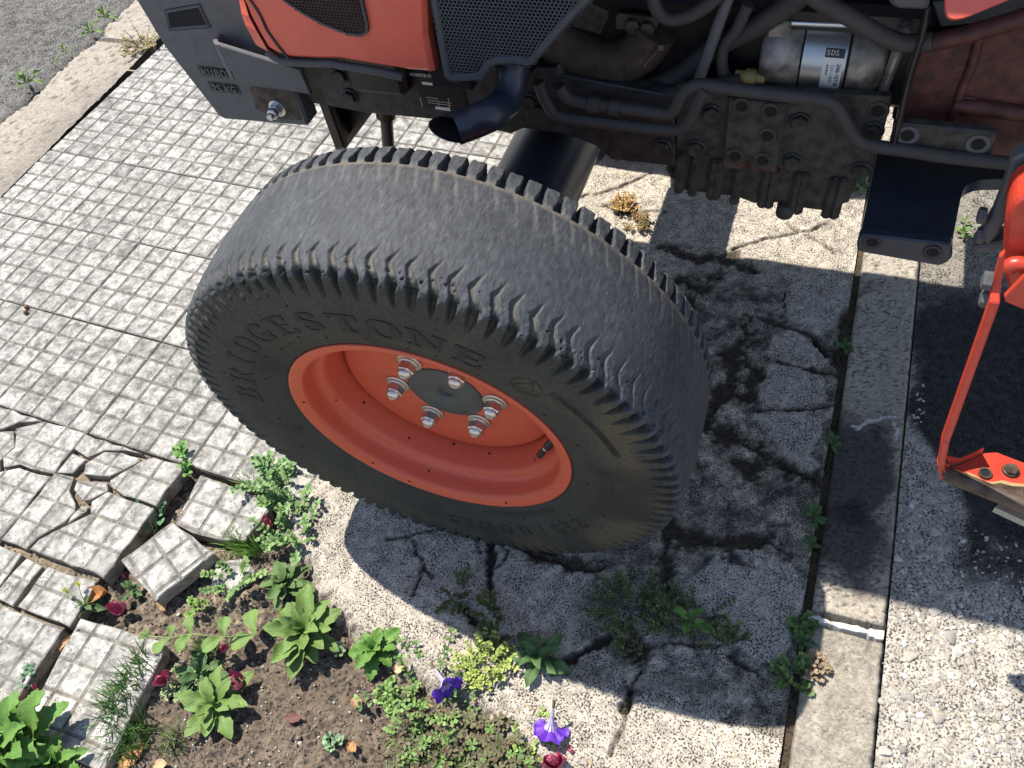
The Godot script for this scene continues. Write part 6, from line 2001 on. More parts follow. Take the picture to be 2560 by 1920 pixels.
# ------------------------------------------------------------------ plants, petals and litter
func leaf_mesh(kind: int, sd: int) -> ArrayMesh:
	# a leaf of length 1 along x, its blade sagging and folded; kind: 0 spoon, 1 lance, 2 toothed, 3 round
	var r2 := RandomNumberGenerator.new()
	r2.seed = sd
	var NL := 14
	var NW := 6
	var mb := MB.new()
	var a0 := r2.randf_range(0.35, 0.65)
	var sag := r2.randf_range(0.7, 1.3)
	var fold := r2.randf_range(0.15, 0.45)
	var wav := r2.randf_range(0.04, 0.085)
	var g := r2.randf_range(0.85, 1.15)
	var pos := Vector2.ZERO
	var rows := []
	for i in NL + 1:
		var t := i * 1.0 / NL
		var an := a0 - sag * t
		if i > 0: pos += Vector2(cos(an), sin(an)) / NL
		var w := 0.0
		match kind:
			0: w = 0.175 * pow(sin(PI * clampf(pow(t, 1.5), 0.0, 1.0)), 0.85) * (1.0 + 0.10 * (1.0 if i % 3 == 1 else -0.6)) + 0.035 * (1.0 - t)
			1: w = 0.15 * pow(sin(PI * pow(t, 1.15)), 0.9) + 0.02 * (1.0 - t)
			2: w = 0.23 * pow(sin(PI * pow(t, 1.3)), 0.7) * (1.0 + 0.28 * (1.0 if i % 2 else -1.0) * (1.0 - 0.5 * t)) + 0.03 * (1.0 - t)
			3: w = 0.30 * pow(sin(PI * clampf(pow(t, 1.9), 0.0, 1.0)), 0.6) + 0.03 * (1.0 - t)
		if i == NL: w = 0.004
		var row := []
		for j in NW + 1:
			var s := j * 2.0 / NW - 1.0
			var y := pos.y + absf(s) * w * fold + wav * sin(t * 9.0 + s * 2.0 + sd) * absf(s) * sin(PI * t)
			mb.col = Color(0.14, 0.26, 0.075) * g
			mb.col = mb.col.lerp(Color(0.24, 0.34, 0.13), 0.6 * (1.0 - smooth(0.0, 0.28, absf(s))) * (1.0 - t))
			mb.col = mb.col.lerp(Color(0.20, 0.30, 0.06), 0.35 * absf(s))
			row.append(mb.put(Vector3(pos.x, y, s * w), Vector3.UP, Vector2(t, s)))
		rows.append(row)
	for i in NL + 1:
		for j in NW + 1:
			var p := mb.v[rows[mini(i + 1, NL)][j]] - mb.v[rows[maxi(i - 1, 0)][j]]
			var q := mb.v[rows[i][mini(j + 1, NW)]] - mb.v[rows[i][maxi(j - 1, 0)]]
			var n := q.cross(p).normalized()
			mb.n[rows[i][j]] = n if n.y > 0.0 else -n
	for i in NL:
		for j in NW:
			mb.itri(rows[i][j], rows[i + 1][j], rows[i + 1][j + 1])
			mb.itri(rows[i][j], rows[i + 1][j + 1], rows[i][j + 1])
	return mb.mesh()

var leaves := []
var tints := []

func leaf_on(parent: Node3D, kind: int, at: Vector3, yaw: float, pitch: float, size: float, tint: int, wide := 1.0) -> void:
	var o := obj("leaf", leaves[kind][rng.randi() % 4], tints[tint], parent)
	o.transform = Transform3D(Basis(Vector3.UP, yaw) * Basis(Vector3.BACK, pitch) * Basis(Vector3.RIGHT, rng.randf_range(-0.3, 0.3)) * Basis.from_scale(Vector3(size, size, size * wide)), at)

func rosette(called: String, label: String, at: Vector3, kind: int, count: int, size: float, tint: int, lift := 0.25, wide := 1.0, group := "") -> Node3D:
	var t := thing(called, label, "weed", at, group)
	for i in count:
		var ring := i * 1.0 / count
		leaf_on(t, kind, Vector3(0, 0.002 + 0.012 * ring, 0), i * 2.399 + rng.randf_range(-0.3, 0.3), lerpf(lift * 0.2, lift + 0.45, ring * ring), size * rng.randf_range(0.8, 1.1) * (1.0 - 0.45 * ring), tint, wide)
	return t

func small_leaf(mb: MB, at: Vector3, dir: Vector3, up: Vector3, len: float, wid: float) -> void:
	var side := dir.cross(up).normalized()
	var n := side.cross(dir).normalized()
	if n.y < 0.0: n = -n
	var m := at + dir * len * 0.55 + n * len * 0.06
	var pts := [at, at + dir * len * 0.3 + side * wid * 0.4, m + side * wid * 0.5, at + dir * len * 0.85 + side * wid * 0.32, at + dir * len, at + dir * len * 0.85 - side * wid * 0.32, m - side * wid * 0.5, at + dir * len * 0.3 - side * wid * 0.4]
	for i in 8:
		mb.tri(m, pts[i], pts[(i + 1) % 8], n)

func sprig(mb: MB, at: Vector3, dir: Vector3, len: float, pairs: int, lsize: float, c0: Color, c1: Color) -> void:
	# a thin stem with leaves in pairs
	var p := at
	var d := dir
	var path := [p]
	for i in pairs:
		d = (d + Vector3(rng.randf_range(-0.25, 0.25), rng.randf_range(-0.12, 0.16), rng.randf_range(-0.25, 0.25))).normalized()
		p += d * len / pairs
		path.append(p)
	mb.col = c0 * 0.8
	mb.tube(path, 0.0007, 5, Vector3.ZERO, false)
	for i in range(1, path.size()):
		var sd := d.cross(Vector3.UP).normalized().rotated(d, rng.randf_range(-0.6, 0.6))
		for s in [-1.0, 1.0]:
			mb.col = c0.lerp(c1, rng.randf())
			small_leaf(mb, path[i], (sd * s + d * 0.5 + Vector3.UP * rng.randf_range(0.0, 0.3)).normalized(), Vector3.UP, lsize * rng.randf_range(0.7, 1.2), lsize * rng.randf_range(0.6, 0.8))
	mb.col = c1
	small_leaf(mb, p, d, Vector3.UP, lsize * 0.8, lsize * 0.5)

func bush(called: String, label: String, at: Vector3, spread: float, high: float, stems: int, pairs: int, lsize: float, c0: Color, c1: Color, group := "", cat := "weed") -> Node3D:
	var t := thing(called, label, cat, at, group)
	var mb := MB.new()
	for i in stems:
		var a := rng.randf() * TAU
		var rr := sqrt(rng.randf()) * spread
		var base := Vector3(cos(a) * rr * 0.5, 0, sin(a) * rr * 0.5)
		sprig(mb, base, Vector3(cos(a) * rr / maxf(spread, 0.001), rng.randf_range(0.3, 1.0) * high / maxf(spread, 0.01) + 0.15, sin(a) * rr / maxf(spread, 0.001)).normalized(), rng.randf_range(0.5, 1.0) * maxf(spread, high), pairs, lsize, c0, c1)
	stuff(obj("foliage", mb, M.leaf, t))
	return t

func grass(label: String, at: Vector3, count: int, spread: Vector2, len: float, lean: Vector3, c0: Color, c1: Color, wid := 0.0016, turn := 0.0) -> Node3D:
	var t := thing("grass_tuft", label, "grass", at)
	var mb := MB.new()
	for i in count:
		var q := Vector3(rng.randf_range(-1, 1) * spread.x, 0, rng.randf_range(-1, 1) * spread.y).rotated(Vector3.UP, turn)
		var d := (Vector3(rng.randf_range(-0.6, 0.6), 1.0, rng.randf_range(-0.6, 0.6)) + lean * rng.randf_range(0.3, 1.2)).normalized()
		var bend := Vector3(rng.randf_range(-1, 1), -0.5, rng.randf_range(-1, 1)) * rng.randf_range(0.2, 0.7)
		var L := len * rng.randf_range(0.45, 1.0)
		var side := d.cross(Vector3(rng.randf_range(-1, 1), 0.2, rng.randf_range(-1, 1))).normalized()
		mb.col = c0.lerp(c1, rng.randf())
		var p := q
		var w := wid * rng.randf_range(0.7, 1.2)
		for s in 4:
			var d2 := (d + bend * 0.3).normalized()
			var p2 := p + d2 * L / 4.0
			var w2 := w * (0.92 if s < 2 else (0.6 if s == 2 else 0.05))
			var nn := side.cross(d2).normalized()
			if nn.y < 0.0: nn = -nn
			mb.quad(p - side * w, p + side * w, p2 + side * w2, p2 - side * w2, nn)
			p = p2; w = w2; d = d2
	stuff(obj("blades", mb, M.leaf, t))
	return t

func crumple(mb: MB, len: float, wid: float, cup: float, sd: float, c0: Color, c1: Color, bs: Basis, at: Vector3) -> void:
	# a papery bract or dead leaf
	var NL := 9
	var NW := 6
	var rows := []
	for i in NL + 1:
		var t := i * 1.0 / NL
		var w := wid * pow(sin(PI * clampf(pow(t, 0.8) * 0.97 + 0.02, 0, 1)), 0.75)
		var row := []
		for j in NW + 1:
			var s := j * 2.0 / NW - 1.0
			var y := cup * (s * s * wid + 0.9 * t * t * len * 0.5) + len * 0.10 * N(t * 3.2 + sd, s * 1.6, sd)
			mb.col = c0.lerp(c1, clampf(0.5 + 0.7 * N(t * 4.0, s * 3.0, sd + 5.0), 0, 1))
			row.append(mb.put(at + bs * Vector3(t * len, y, s * w * (1.0 - 0.3 * cup)), Vector3.UP))
		rows.append(row)
	for i in NL + 1:
		for j in NW + 1:
			var p := mb.v[rows[mini(i + 1, NL)][j]] - mb.v[rows[maxi(i - 1, 0)][j]]
			var q := mb.v[rows[i][mini(j + 1, NW)]] - mb.v[rows[i][maxi(j - 1, 0)]]
			var n := q.cross(p)
			n = n.normalized() if n.length() > 1e-12 else Vector3.UP
			mb.n[rows[i][j]] = n if n.dot(bs.y) > 0.0 else -n
	for i in NL:
		for j in NW:
			mb.itri(rows[i][j], rows[i + 1][j], rows[i + 1][j + 1])
			mb.itri(rows[i][j], rows[i + 1][j + 1], rows[i][j + 1])

func bract(label: String, at: Vector3, size: float, yaw: float, petals := 3) -> void:
	var t := thing("pink_bract", label, "petal", at)
	for k in petals:
		var mb := MB.new()
		var bs := Basis(Vector3.UP, yaw + k * TAU / petals * 0.8) * Basis(Vector3.BACK, 0.75 + 0.45 * (k % 2)) * Basis(Vector3.RIGHT, 0.4 * N(k, yaw))
		crumple(mb, size, size * 0.42, 0.55, k * 3.3 + yaw * 7.0, Color(0.36, 0.035, 0.085), Color(0.60, 0.17, 0.27), bs, Vector3(0, 0.003, 0))
		obj("bract", mb, M.petal, t)

func dead_leaf(label: String, at: Vector3, len: float, wid: float, yaw: float, cup: float, c0: Color, c1: Color, tilt := 0.0) -> void:
	var mb := MB.new()
	crumple(mb, len, wid, cup, yaw * 5.0 + len * 100.0, c0, c1, Basis(Vector3.UP, yaw) * Basis(Vector3.BACK, tilt), Vector3(0, 0.003, 0))
	var o := obj("dead_leaf", mb, M.dry)
	o.position = at
	tag(o, label, "dead leaf")

func trumpet(label: String, at: Vector3, bs: Basis, size: float) -> void:
	var t := thing("purple_flower", label, "flower", at)
	var tube := MB.new()
	var limb := MB.new()
	var seg := 30
	var prof := [Vector2(0.035, 0.0), Vector2(0.05, 0.25), Vector2(0.075, 0.5), Vector2(0.13, 0.72), Vector2(0.22, 0.86), Vector2(0.36, 0.95), Vector2(0.50, 1.0), Vector2(0.60, 0.97)]
	for i in prof.size() - 1:
		for s in seg:
			var q := []
			for e in [[i, s], [i + 1, s], [i + 1, s + 1], [i, s + 1]]:
				var an: float = TAU * (e[1] % seg) / seg
				var ruff: float = 1.0 + (0.10 * sin(an * 5.0) + 0.06 * sin(an * 13.0 + 1.0)) * e[0] / 7.0
				var z: float = prof[e[0]].y + (0.07 * sin(an * 7.0 + 0.7) * e[0] / 7.0 if e[0] > 3 else 0.0)
				q.append(bs * (Vector3(cos(an) * prof[e[0]].x * ruff, z, sin(an) * prof[e[0]].x * ruff) * size))
			var mb := tube if i < 4 else limb
			if i < 4: mb.col = Color(0.50, 0.46, 0.60) if s % 3 else Color(0.16, 0.07, 0.34)
			else: mb.col = Color(0.115, 0.030, 0.42) * (1.0 + 0.25 * sin(s * 2.1))
			mb.quad(q[0], q[1], q[2], q[3], bs * Vector3(cos(TAU * s / seg), 0.2 if i < 4 else -0.6, sin(TAU * s / seg)))
	obj("flower_tube", tube, M.petal, t)
	obj("flower_limb", limb, M.petal, t)
	var cx := MB.new()
	cx.col = Color(0.10, 0.09, 0.05)
	cx.tube([bs * Vector3(0, -0.22, 0) * size, bs * Vector3(0, -0.05, 0) * size, bs * Vector3(0, 0.06, 0) * size], 0.05 * size, 8)
	obj("calyx", cx, M.dry, t)

func make_garden() -> void:
	for kind in 4:
		var l := []
		for i in 4: l.append(leaf_mesh(kind, 500 + kind * 10 + i))
		leaves.append(l)
	for c in [Color(1, 1, 1), Color(1.45, 1.35, 1.1), Color(0.62, 0.72, 0.75), Color(1.1, 1.35, 0.75)]:
		var m: StandardMaterial3D = M.leaf.duplicate()
		m.albedo_color = Color(minf(c.r * 0.68, 1), minf(c.g * 0.68, 1), minf(c.b * 0.68, 1)).linear_to_srgb()
		tints.append(m)
	var green := Color(0.13, 0.26, 0.05)
	var lime := Color(0.27, 0.38, 0.09)
	var deep := Color(0.055, 0.14, 0.03)
	# --- broad leaved weeds of the bed
	rosette("broadleaf_weed", "largest pale green rosette weed, standing over the bare soil", Vector3(-0.2088, -0.02, 0.2993), 0, 24, 0.088, 1, 0.7, 0.95)
	rosette("broadleaf_weed", "leafy green weed just above the largest pale rosette", Vector3(-0.2848, -0.02, 0.2288), 0, 22, 0.056, 0, 0.8, 1.15)
	rosette("broadleaf_weed", "broad leaved weed below the two pink bracts, near the bottom edge", Vector3(-0.2976, -0.025, 0.446), 0, 17, 0.078, 1, 0.6, 1.0)
	rosette("toothed_weed", "toothed leaf weed between the largest rosette and the concrete", Vector3(-0.0851, -0.02, 0.2913), 2, 15, 0.056, 3, 0.8)
	rosette("dark_leaf_weed", "dark blue green weed between the two pink bracts", Vector3(-0.3488, -0.025, 0.4088), 0, 10, 0.058, 2, 0.6)
	rosette("dark_leaf_weed", "dark green sprig under the askew tile piece", Vector3(-0.556, -0.03, 0.3134), 0, 7, 0.034, 2, 0.5)
	rosette("crack_rosette", "dark rosette in the shaded crack by the shadow's edge", Vector3(0.1749, -0.004, 0.2335), 1, 11, 0.062, 2, 0.5, 1.2)
	var corner := rosette("lettuce_weed", "tall bright green weed filling the bottom left corner", Vector3(-0.5738, 0, 0.613), 2, 26, 0.085, 3, 0.8, 0.85)
	for i in 22:
		leaf_on(corner, 2, Vector3(rng.randf_range(-0.03, 0.06), 0.03, rng.randf_range(-0.03, 0.03)), rng.randf() * TAU, rng.randf_range(0.1, 0.9), 0.085, 3, 0.85)
	var corner2 := rosette("lettuce_weed", "bright green leaf tips at the bottom edge right of the corner weed", Vector3(-0.4827, 0, 0.6034), 2, 14, 0.066, 3, 1.1, 0.8)
	# trailing stem to the left of the big rosette
	var tr := thing("trailing_weed", "long thin stem with paired leaves trailing over the loose slab", "weed", Vector3(-0.2846, 0, 0.3263))
	var sm := MB.new()
	sm.col = Color(0.22, 0.30, 0.10)
	var tp := [Vector3(-0.2846, 0, 0.3263), Vector3(-0.3233, 0.02, 0.3511), Vector3(-0.3719, 0.03, 0.3652), Vector3(-0.4018, 0.035, 0.3817), Vector3(-0.4383, 0.035, 0.3895)]
	for i in tp.size(): tp[i] -= tr.position
	sm.tube(curve(tp), 0.0013, 7)
	obj("stem", sm, M.leaf, tr)
	for q in [[0, 0.9, 0.046], [0, -0.9, 0.046], [1, 1.0, 0.040], [1, -1.1, 0.036], [2, 1.2, 0.036], [2, -1.0, 0.032], [3, 1.3, 0.034], [3, -1.2, 0.022], [4, 0.6, 0.020], [4, -0.7, 0.018], [4, 0.0, 0.020]]:
		leaf_on(tr, 3 if q[0] < 4 else 1, tp[q[0]], PI + q[1], 0.1, q[2], 1)
	# --- small leaved plants
	bush("small_leaf_weed", "bushy small leaved weed at the foot of the tyre and pavement corner", Vector3(-0.3727, -0.02, 0.07), 0.046, 0.07, 24, 6, 0.011, Color(0.12, 0.24, 0.07), Color(0.22, 0.36, 0.12))
	bush("small_leaf_weed", "small leaved weed growing on the tile beside the tyre", Vector3(-0.4095, 0, 0.0567), 0.035, 0.06, 12, 5, 0.012, Color(0.14, 0.28, 0.09), Color(0.24, 0.40, 0.16))
	bush("small_leaf_weed", "tangle of small leaves along the concrete edge, above the leafy weed", Vector3(-0.3179, -0.02, 0.141), 0.055, 0.06, 20, 6, 0.011, Color(0.11, 0.22, 0.06), Color(0.22, 0.36, 0.12))
	bush("small_leaf_weed", "thin clover sprigs on the half buried tile chip", Vector3(-0.3734, -0.01, 0.2479), 0.045, 0.03, 10, 5, 0.010, Color(0.12, 0.24, 0.06), Color(0.22, 0.34, 0.10))
	bush("small_leaf_weed", "low green weed in the shaded hole left of the six square piece", Vector3(-0.6048, -0.03, 0.1664), 0.03, 0.04, 16, 5, 0.010, Color(0.06, 0.17, 0.07), Color(0.13, 0.30, 0.16))
	bush("small_leaf_weed", "tiny sprig rising from the joint at the broken tile corner", Vector3(-0.5971, 0, 0.0505), 0.008, 0.03, 4, 3, 0.013, Color(0.14, 0.30, 0.06), Color(0.22, 0.42, 0.10))
	bush("small_leaf_weed", "tiny sprig lower in the gap by the six square piece", Vector3(-0.5829, -0.01, 0.0777), 0.008, 0.025, 4, 3, 0.012, Color(0.14, 0.30, 0.06), Color(0.22, 0.42, 0.10))
	bush("small_leaf_weed", "grey green sprig in the long gap beside the slab", Vector3(-0.6169, -0.01, 0.4975), 0.018, 0.02, 5, 4, 0.011, Color(0.10, 0.20, 0.12), Color(0.2, 0.32, 0.2))
	bush("small_leaf_weed", "small sprig alone on the bare soil under the slab corner", Vector3(-0.4157, -0.02, 0.3074), 0.02, 0.02, 5, 4, 0.010, green, lime)
	for q in [["seedling low on the bare soil near the bottom edge", Vector3(-0.0874, -0.025, 0.442)], ["seedling on the bare soil above the lowest one", Vector3(-0.0955, -0.025, 0.4339)], ["seedling right of the largest rosette's shadow", Vector3(-0.1464, -0.025, 0.3101)]]:
		bush("seedling", q[0], q[1], 0.010, 0.012, 4, 2, 0.009, Color(0.2, 0.34, 0.16), Color(0.3, 0.45, 0.25))
	var oc := bush("ground_cover", "green low ground cover around the upper purple flower", Vector3(0.0185, -0.025, 0.3293), 0.075, 0.02, 40, 5, 0.0085, Color(0.09, 0.20, 0.045), Color(0.22, 0.34, 0.10), "", "ground cover")
	bush("ground_cover", "narrow green cover left of the upper purple flower", Vector3(-0.0189, -0.025, 0.3471), 0.03, 0.02, 26, 4, 0.0085, Color(0.12, 0.25, 0.05), Color(0.28, 0.42, 0.12), "", "ground cover")
	bush("ground_cover", "yellow green cover beside the lower purple flower", Vector3(0.2085, -0.025, 0.344), 0.035, 0.02, 26, 4, 0.009, Color(0.2, 0.34, 0.06), Color(0.36, 0.48, 0.12), "", "ground cover")
	bush("ground_cover", "pale fuzzy cushion left of the dark blue green weed", Vector3(-0.3705, -0.025, 0.4303), 0.028, 0.012, 40, 3, 0.006, Color(0.22, 0.30, 0.12), Color(0.36, 0.44, 0.22), "", "ground cover")
	# oxalis: olive three lobed leaves, too many to count
	var ox := MB.new()
	var opts := [Vector2(-0.0082, 0.4301), Vector2(-0.0061, 0.3738), Vector2(0.0254, 0.3516), Vector2(0.0887, 0.342), Vector2(0.1391, 0.3361), Vector2(0.1856, 0.3404), Vector2(0.2153, 0.3732), Vector2(0.225, 0.4218), Vector2(0.1268, 0.4582), Vector2(0.0309, 0.4883)]
	var op := PackedVector2Array(opts)
	var placed := 0
	while placed < 300:
		var x := rng.randf_range(-0.12, 0.25)
		var z := rng.randf_range(0.26, 0.52)
		if not Geometry2D.is_point_in_polygon(Vector2(x, z), op) : continue
		placed += 1
		var base := Vector3(x, -0.025 + rng.randf_range(0.012, 0.034), z)
		var yaw := rng.randf() * TAU
		var c := Color(0.11, 0.12, 0.05).lerp(Color(0.17, 0.16, 0.085), rng.randf()).lerp(Color(0.13, 0.065, 0.05), rng.randf() * 0.55)
		if rng.randf() < 0.22: c = Color(0.16, 0.27, 0.07)
		var up := Vector3(rng.randf_range(-0.35, 0.35), 1, rng.randf_range(-0.35, 0.35)).normalized()
		ox.col = Color(0.15, 0.11, 0.07)
		ox.tube([base - Vector3(0, 0.02, 0), base], 0.0004, 4, Vector3.ZERO, false)
		var s := rng.randf_range(0.0068, 0.0105)
		for k in 3:
			ox.col = c * rng.randf_range(0.85, 1.15)
			var d := (Vector3(cos(yaw + k * TAU / 3), 0, sin(yaw + k * TAU / 3)) + up * 0.15).normalized()
			var sd := d.cross(up).normalized()
			var tip := base + d * s * 0.82 - up * s * 0.10
			for sg in [-1.0, 1.0]:
				ox.tri(base, tip, base + d * s * 1.02 + sd * sg * s * 0.42 + up * s * 0.12, up)
				ox.tri(base, base + d * s * 1.02 + sd * sg * s * 0.42 + up * s * 0.12, base + d * s * 0.62 + sd * sg * s * 0.60 + up * s * 0.16, up)
	var oxo := obj("oxalis_patch", ox, M.leaf)
	tag(oxo, "patch of olive brown three lobed leaves at the bottom edge", "ground cover")
	stuff(oxo)
	# --- grass
	grass("tall grass tuft spilling over the loose slab's right edge", Vector3(-0.4398, -0.02, 0.4684), 260, Vector2(0.014, 0.055), 0.075, Vector3(-0.35, 0, 0.1), Color(0.05, 0.15, 0.03), Color(0.14, 0.28, 0.06), 0.0014, 0.1)
	grass("lower grass tuft below the slab's grass, near the bottom edge", Vector3(-0.4001, -0.02, 0.5318), 190, Vector2(0.03, 0.03), 0.065, Vector3(-0.2, 0, 0.1), Color(0.05, 0.15, 0.03), Color(0.15, 0.28, 0.07), 0.0011)
	grass("thin grass right of the lower tuft", Vector3(-0.3383, -0.02, 0.516), 50, Vector2(0.025, 0.02), 0.05, Vector3(0.2, 0, 0.1), Color(0.08, 0.2, 0.03), Color(0.2, 0.33, 0.08), 0.0010)
	grass("fresh grass tuft under the six square tile piece", Vector3(-0.3888, -0.02, 0.1829), 160, Vector2(0.03, 0.012), 0.060, Vector3(-0.6, -0.2, 0.2), Color(0.10, 0.24, 0.03), Color(0.24, 0.40, 0.08), 0.0011)
	grass("grass growing from the gap under the last whole tile", Vector3(-0.4409, -0.01, 0.0649), 50, Vector2(0.03, 0.008), 0.04, Vector3(-0.7, -0.3, 0.1), Color(0.11, 0.24, 0.04), Color(0.25, 0.38, 0.10), 0.0009)
	grass("small dense grass tuft beneath the trailing stem", Vector3(-0.3629, -0.02, 0.3693), 130, Vector2(0.018, 0.014), 0.038, Vector3(-0.2, 0, 0.2), Color(0.08, 0.20, 0.03), Color(0.20, 0.34, 0.08), 0.0009)
	grass("fine grass on the broken edge of the pavement", Vector3(-0.5877, -0.02, 0.1938), 34, Vector2(0.012, 0.03), 0.05, Vector3(-0.4, 0, 0), Color(0.05, 0.14, 0.03), Color(0.12, 0.24, 0.06), 0.0008)
	grass("grass blades behind the upper purple flower", Vector3(0.0775, -0.02, 0.3037), 90, Vector2(0.025, 0.012), 0.060, Vector3(-0.6, -0.2, -0.3), Color(0.10, 0.24, 0.05), Color(0.24, 0.38, 0.12), 0.0011)
	grass("pale grass among the three lobed leaves", Vector3(0.0702, -0.02, 0.412), 90, Vector2(0.05, 0.02), 0.06, Vector3(-0.2, -0.1, 0), Color(0.16, 0.30, 0.07), Color(0.32, 0.44, 0.16), 0.0012)
	grass("grass at the bottom edge under the pink bract", Vector3(0.1802, -0.02, 0.3986), 30, Vector2(0.03, 0.015), 0.06, Vector3(0, 0, -0.1), Color(0.16, 0.32, 0.06), Color(0.3, 0.46, 0.12), 0.0018)
	# --- cushions in the cracks of the concrete
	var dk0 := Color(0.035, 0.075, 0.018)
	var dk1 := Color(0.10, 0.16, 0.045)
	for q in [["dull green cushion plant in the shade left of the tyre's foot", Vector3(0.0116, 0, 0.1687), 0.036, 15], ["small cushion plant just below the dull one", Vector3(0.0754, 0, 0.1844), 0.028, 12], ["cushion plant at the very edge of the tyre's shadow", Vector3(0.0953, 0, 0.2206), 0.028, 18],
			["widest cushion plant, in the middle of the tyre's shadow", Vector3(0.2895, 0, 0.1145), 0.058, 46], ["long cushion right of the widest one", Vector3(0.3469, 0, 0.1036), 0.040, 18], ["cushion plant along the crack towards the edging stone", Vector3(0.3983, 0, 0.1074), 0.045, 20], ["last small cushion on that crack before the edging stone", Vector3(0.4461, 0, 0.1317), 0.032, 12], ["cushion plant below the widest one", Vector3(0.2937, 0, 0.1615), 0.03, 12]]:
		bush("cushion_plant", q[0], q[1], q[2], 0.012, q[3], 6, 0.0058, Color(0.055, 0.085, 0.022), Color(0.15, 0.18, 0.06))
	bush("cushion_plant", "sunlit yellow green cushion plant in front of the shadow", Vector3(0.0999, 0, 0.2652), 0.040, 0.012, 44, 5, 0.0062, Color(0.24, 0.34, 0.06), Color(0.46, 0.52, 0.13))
	bush("cushion_plant", "reddish dry stonecrop in the sunlit gap behind the tyre", Vector3(0.0427, 0, -0.8126), 0.030, 0.03, 40, 6, 0.006, Color(0.40, 0.20, 0.07), Color(0.62, 0.46, 0.18))
	bush("cushion_plant", "brown dry moss beside the reddish stonecrop", Vector3(0.0837, 0, -0.7664), 0.028, 0.010, 30, 4, 0.006, Color(0.24, 0.16, 0.05), Color(0.36, 0.25, 0.10))
	# --- weeds in the gap along the edging
	for q in [["star shaped weed in the edging gap beside the tyre", Vector3(0.5529, -0.005, -0.5045), 0.026], ["star shaped weed in the edging gap level with the rim", Vector3(0.5545, -0.005, -0.281), 0.028], ["upright weed in the edging gap near the oil stain", Vector3(0.5411, -0.005, -0.1248), 0.034], ["small weed lower in the gap past the oil stain", Vector3(0.5446, -0.005, -0.0727), 0.020], ["star shaped weed beside the lower edging stone", Vector3(0.5526, -0.005, 0.0946), 0.028]]:
		rosette("gap_weed", q[0], q[1], 1, 9, q[2], 2, 0.5, 1.3)
	for q in [["leafy clump in the edging gap above the lower star weed", Vector3(0.5484, -0.005, 0.0719), 0.02], ["leafy clump in the edging gap below the lower star weed", Vector3(0.5463, -0.005, 0.1504), 0.032], ["dry stalks lying in the gap beside the lower edging stone", Vector3(0.5759, 0, 0.1309), 0.02], ["small green tuft by the bracket with two holes", Vector3(0.5337, 0, -0.9776), 0.022]]:
		bush("gap_clump", q[0], q[1], q[2], 0.02, 16, 5, 0.008, Color(0.30, 0.22, 0.14) if "dry" in q[0] else dk1, Color(0.4, 0.3, 0.2) if "dry" in q[0] else Color(0.15, 0.25, 0.06))
	rosette("gap_weed", "bright weed in the sun right of the bracket with two holes", Vector3(0.7448, 0, -0.8633), 1, 7, 0.03, 1, 0.8, 1.3)
	rosette("gap_weed", "second bright weed above it, casting a small shadow", Vector3(0.7473, 0, -0.9012), 1, 4, 0.022, 1, 0.8, 1.3)
	rosette("upright_weed", "two leaved weed standing on the shaded crack", Vector3(0.3823, 0, 0.112), 1, 5, 0.045, 3, 0.9, 1.2)
	# --- kerb weeds
	for q in [["kerb weed, lowest of those along the road", Vector3(-1.8367, 0, -1.005), 0.10], ["kerb weed, tallest in the notch of the kerb", Vector3(-1.8018, 0, -1.2832), 0.10], ["kerb weed, topmost beside the road", Vector3(-1.8125, 0, -1.3767), 0.09], ["small kerb weed between the lowest and the tallest", Vector3(-1.8262, 0, -1.1794), 0.05], ["smallest kerb weed just above the lowest", Vector3(-1.8157, 0, -1.1191), 0.04]]:
		rosette("kerb_weed", q[0], q[1], 1, 9, q[2] * 0.7, 1, 1.1, 0.5)
	bush("dry_weed", "dry reddish weed on the kerb beside the iron weight", Vector3(-1.5869, 0, -1.24), 0.06, 0.03, 30, 6, 0.008, Color(0.28, 0.20, 0.07), Color(0.34, 0.32, 0.12))
	# --- small yellow flowered weed
	var yf := rosette("yellow_flower_weed", "small weed with two yellow flower heads over the pavement edge", Vector3(-0.6047, -0.01, 0.3662), 1, 8, 0.036, 2, 0.4, 1.2)
	for q in [Vector3(-0.6411, 0.02, 0.3586), Vector3(-0.6252, 0.02, 0.3417)]:
		var fl := MB.new()
		var p: Vector3 = q - yf.position
		fl.col = Color(0.17, 0.26, 0.08)
		fl.tube(curve([Vector3(0, 0.004, 0), p * 0.5 + Vector3(0, 0.012, 0), p]), 0.0008, 6)
		obj("stem", fl, M.leaf, yf)
		var hd := MB.new()
		for k in 22:
			hd.col = Color(0.62, 0.52, 0.05) if k % 3 == 0 else Color(0.38, 0.42, 0.10)
			var d := Vector3(cos(k * 2.399), 0.7 + 0.03 * k, sin(k * 2.399)).normalized()
			small_leaf(hd, p, d, Vector3.UP, 0.007, 0.003)
		obj("flower_head", hd, M.leaf, yf)
	# --- fallen bracts and flowers
	bract("faded pink bract in the hole left of the askew tile piece", Vector3(-0.5496, -0.025, 0.3497), 0.034, 0.4)
	bract("pink bract beside the tall grass, right of the loose slab", Vector3(-0.3986, -0.02, 0.4378), 0.030, 1.2)
	bract("pink bract under the trailing weed's leaves, right of the dark one", Vector3(-0.275, -0.02, 0.4064), 0.034, 2.4)
	bract("dark pink bract at the corner of the six square tile piece", Vector3(-0.3722, -0.02, 0.1332), 0.024, 5.0)
	bract("largest bright pink bract at the bottom edge by the purple flower", Vector3(0.244, -0.015, 0.3727), 0.036, 4.0, 4)
	bract("small pink petal on the slab's long gap", Vector3(-0.5996, -0.005, 0.5128), 0.012, 1.0, 2)
	bract("tiny red petal in the dark hole", Vector3(-0.5856, -0.03, 0.2947), 0.012, 2.0, 2)
	bract("red petal among small leaves by the tyre", Vector3(-0.3323, -0.02, 0.0495), 0.014, 3.0, 2)
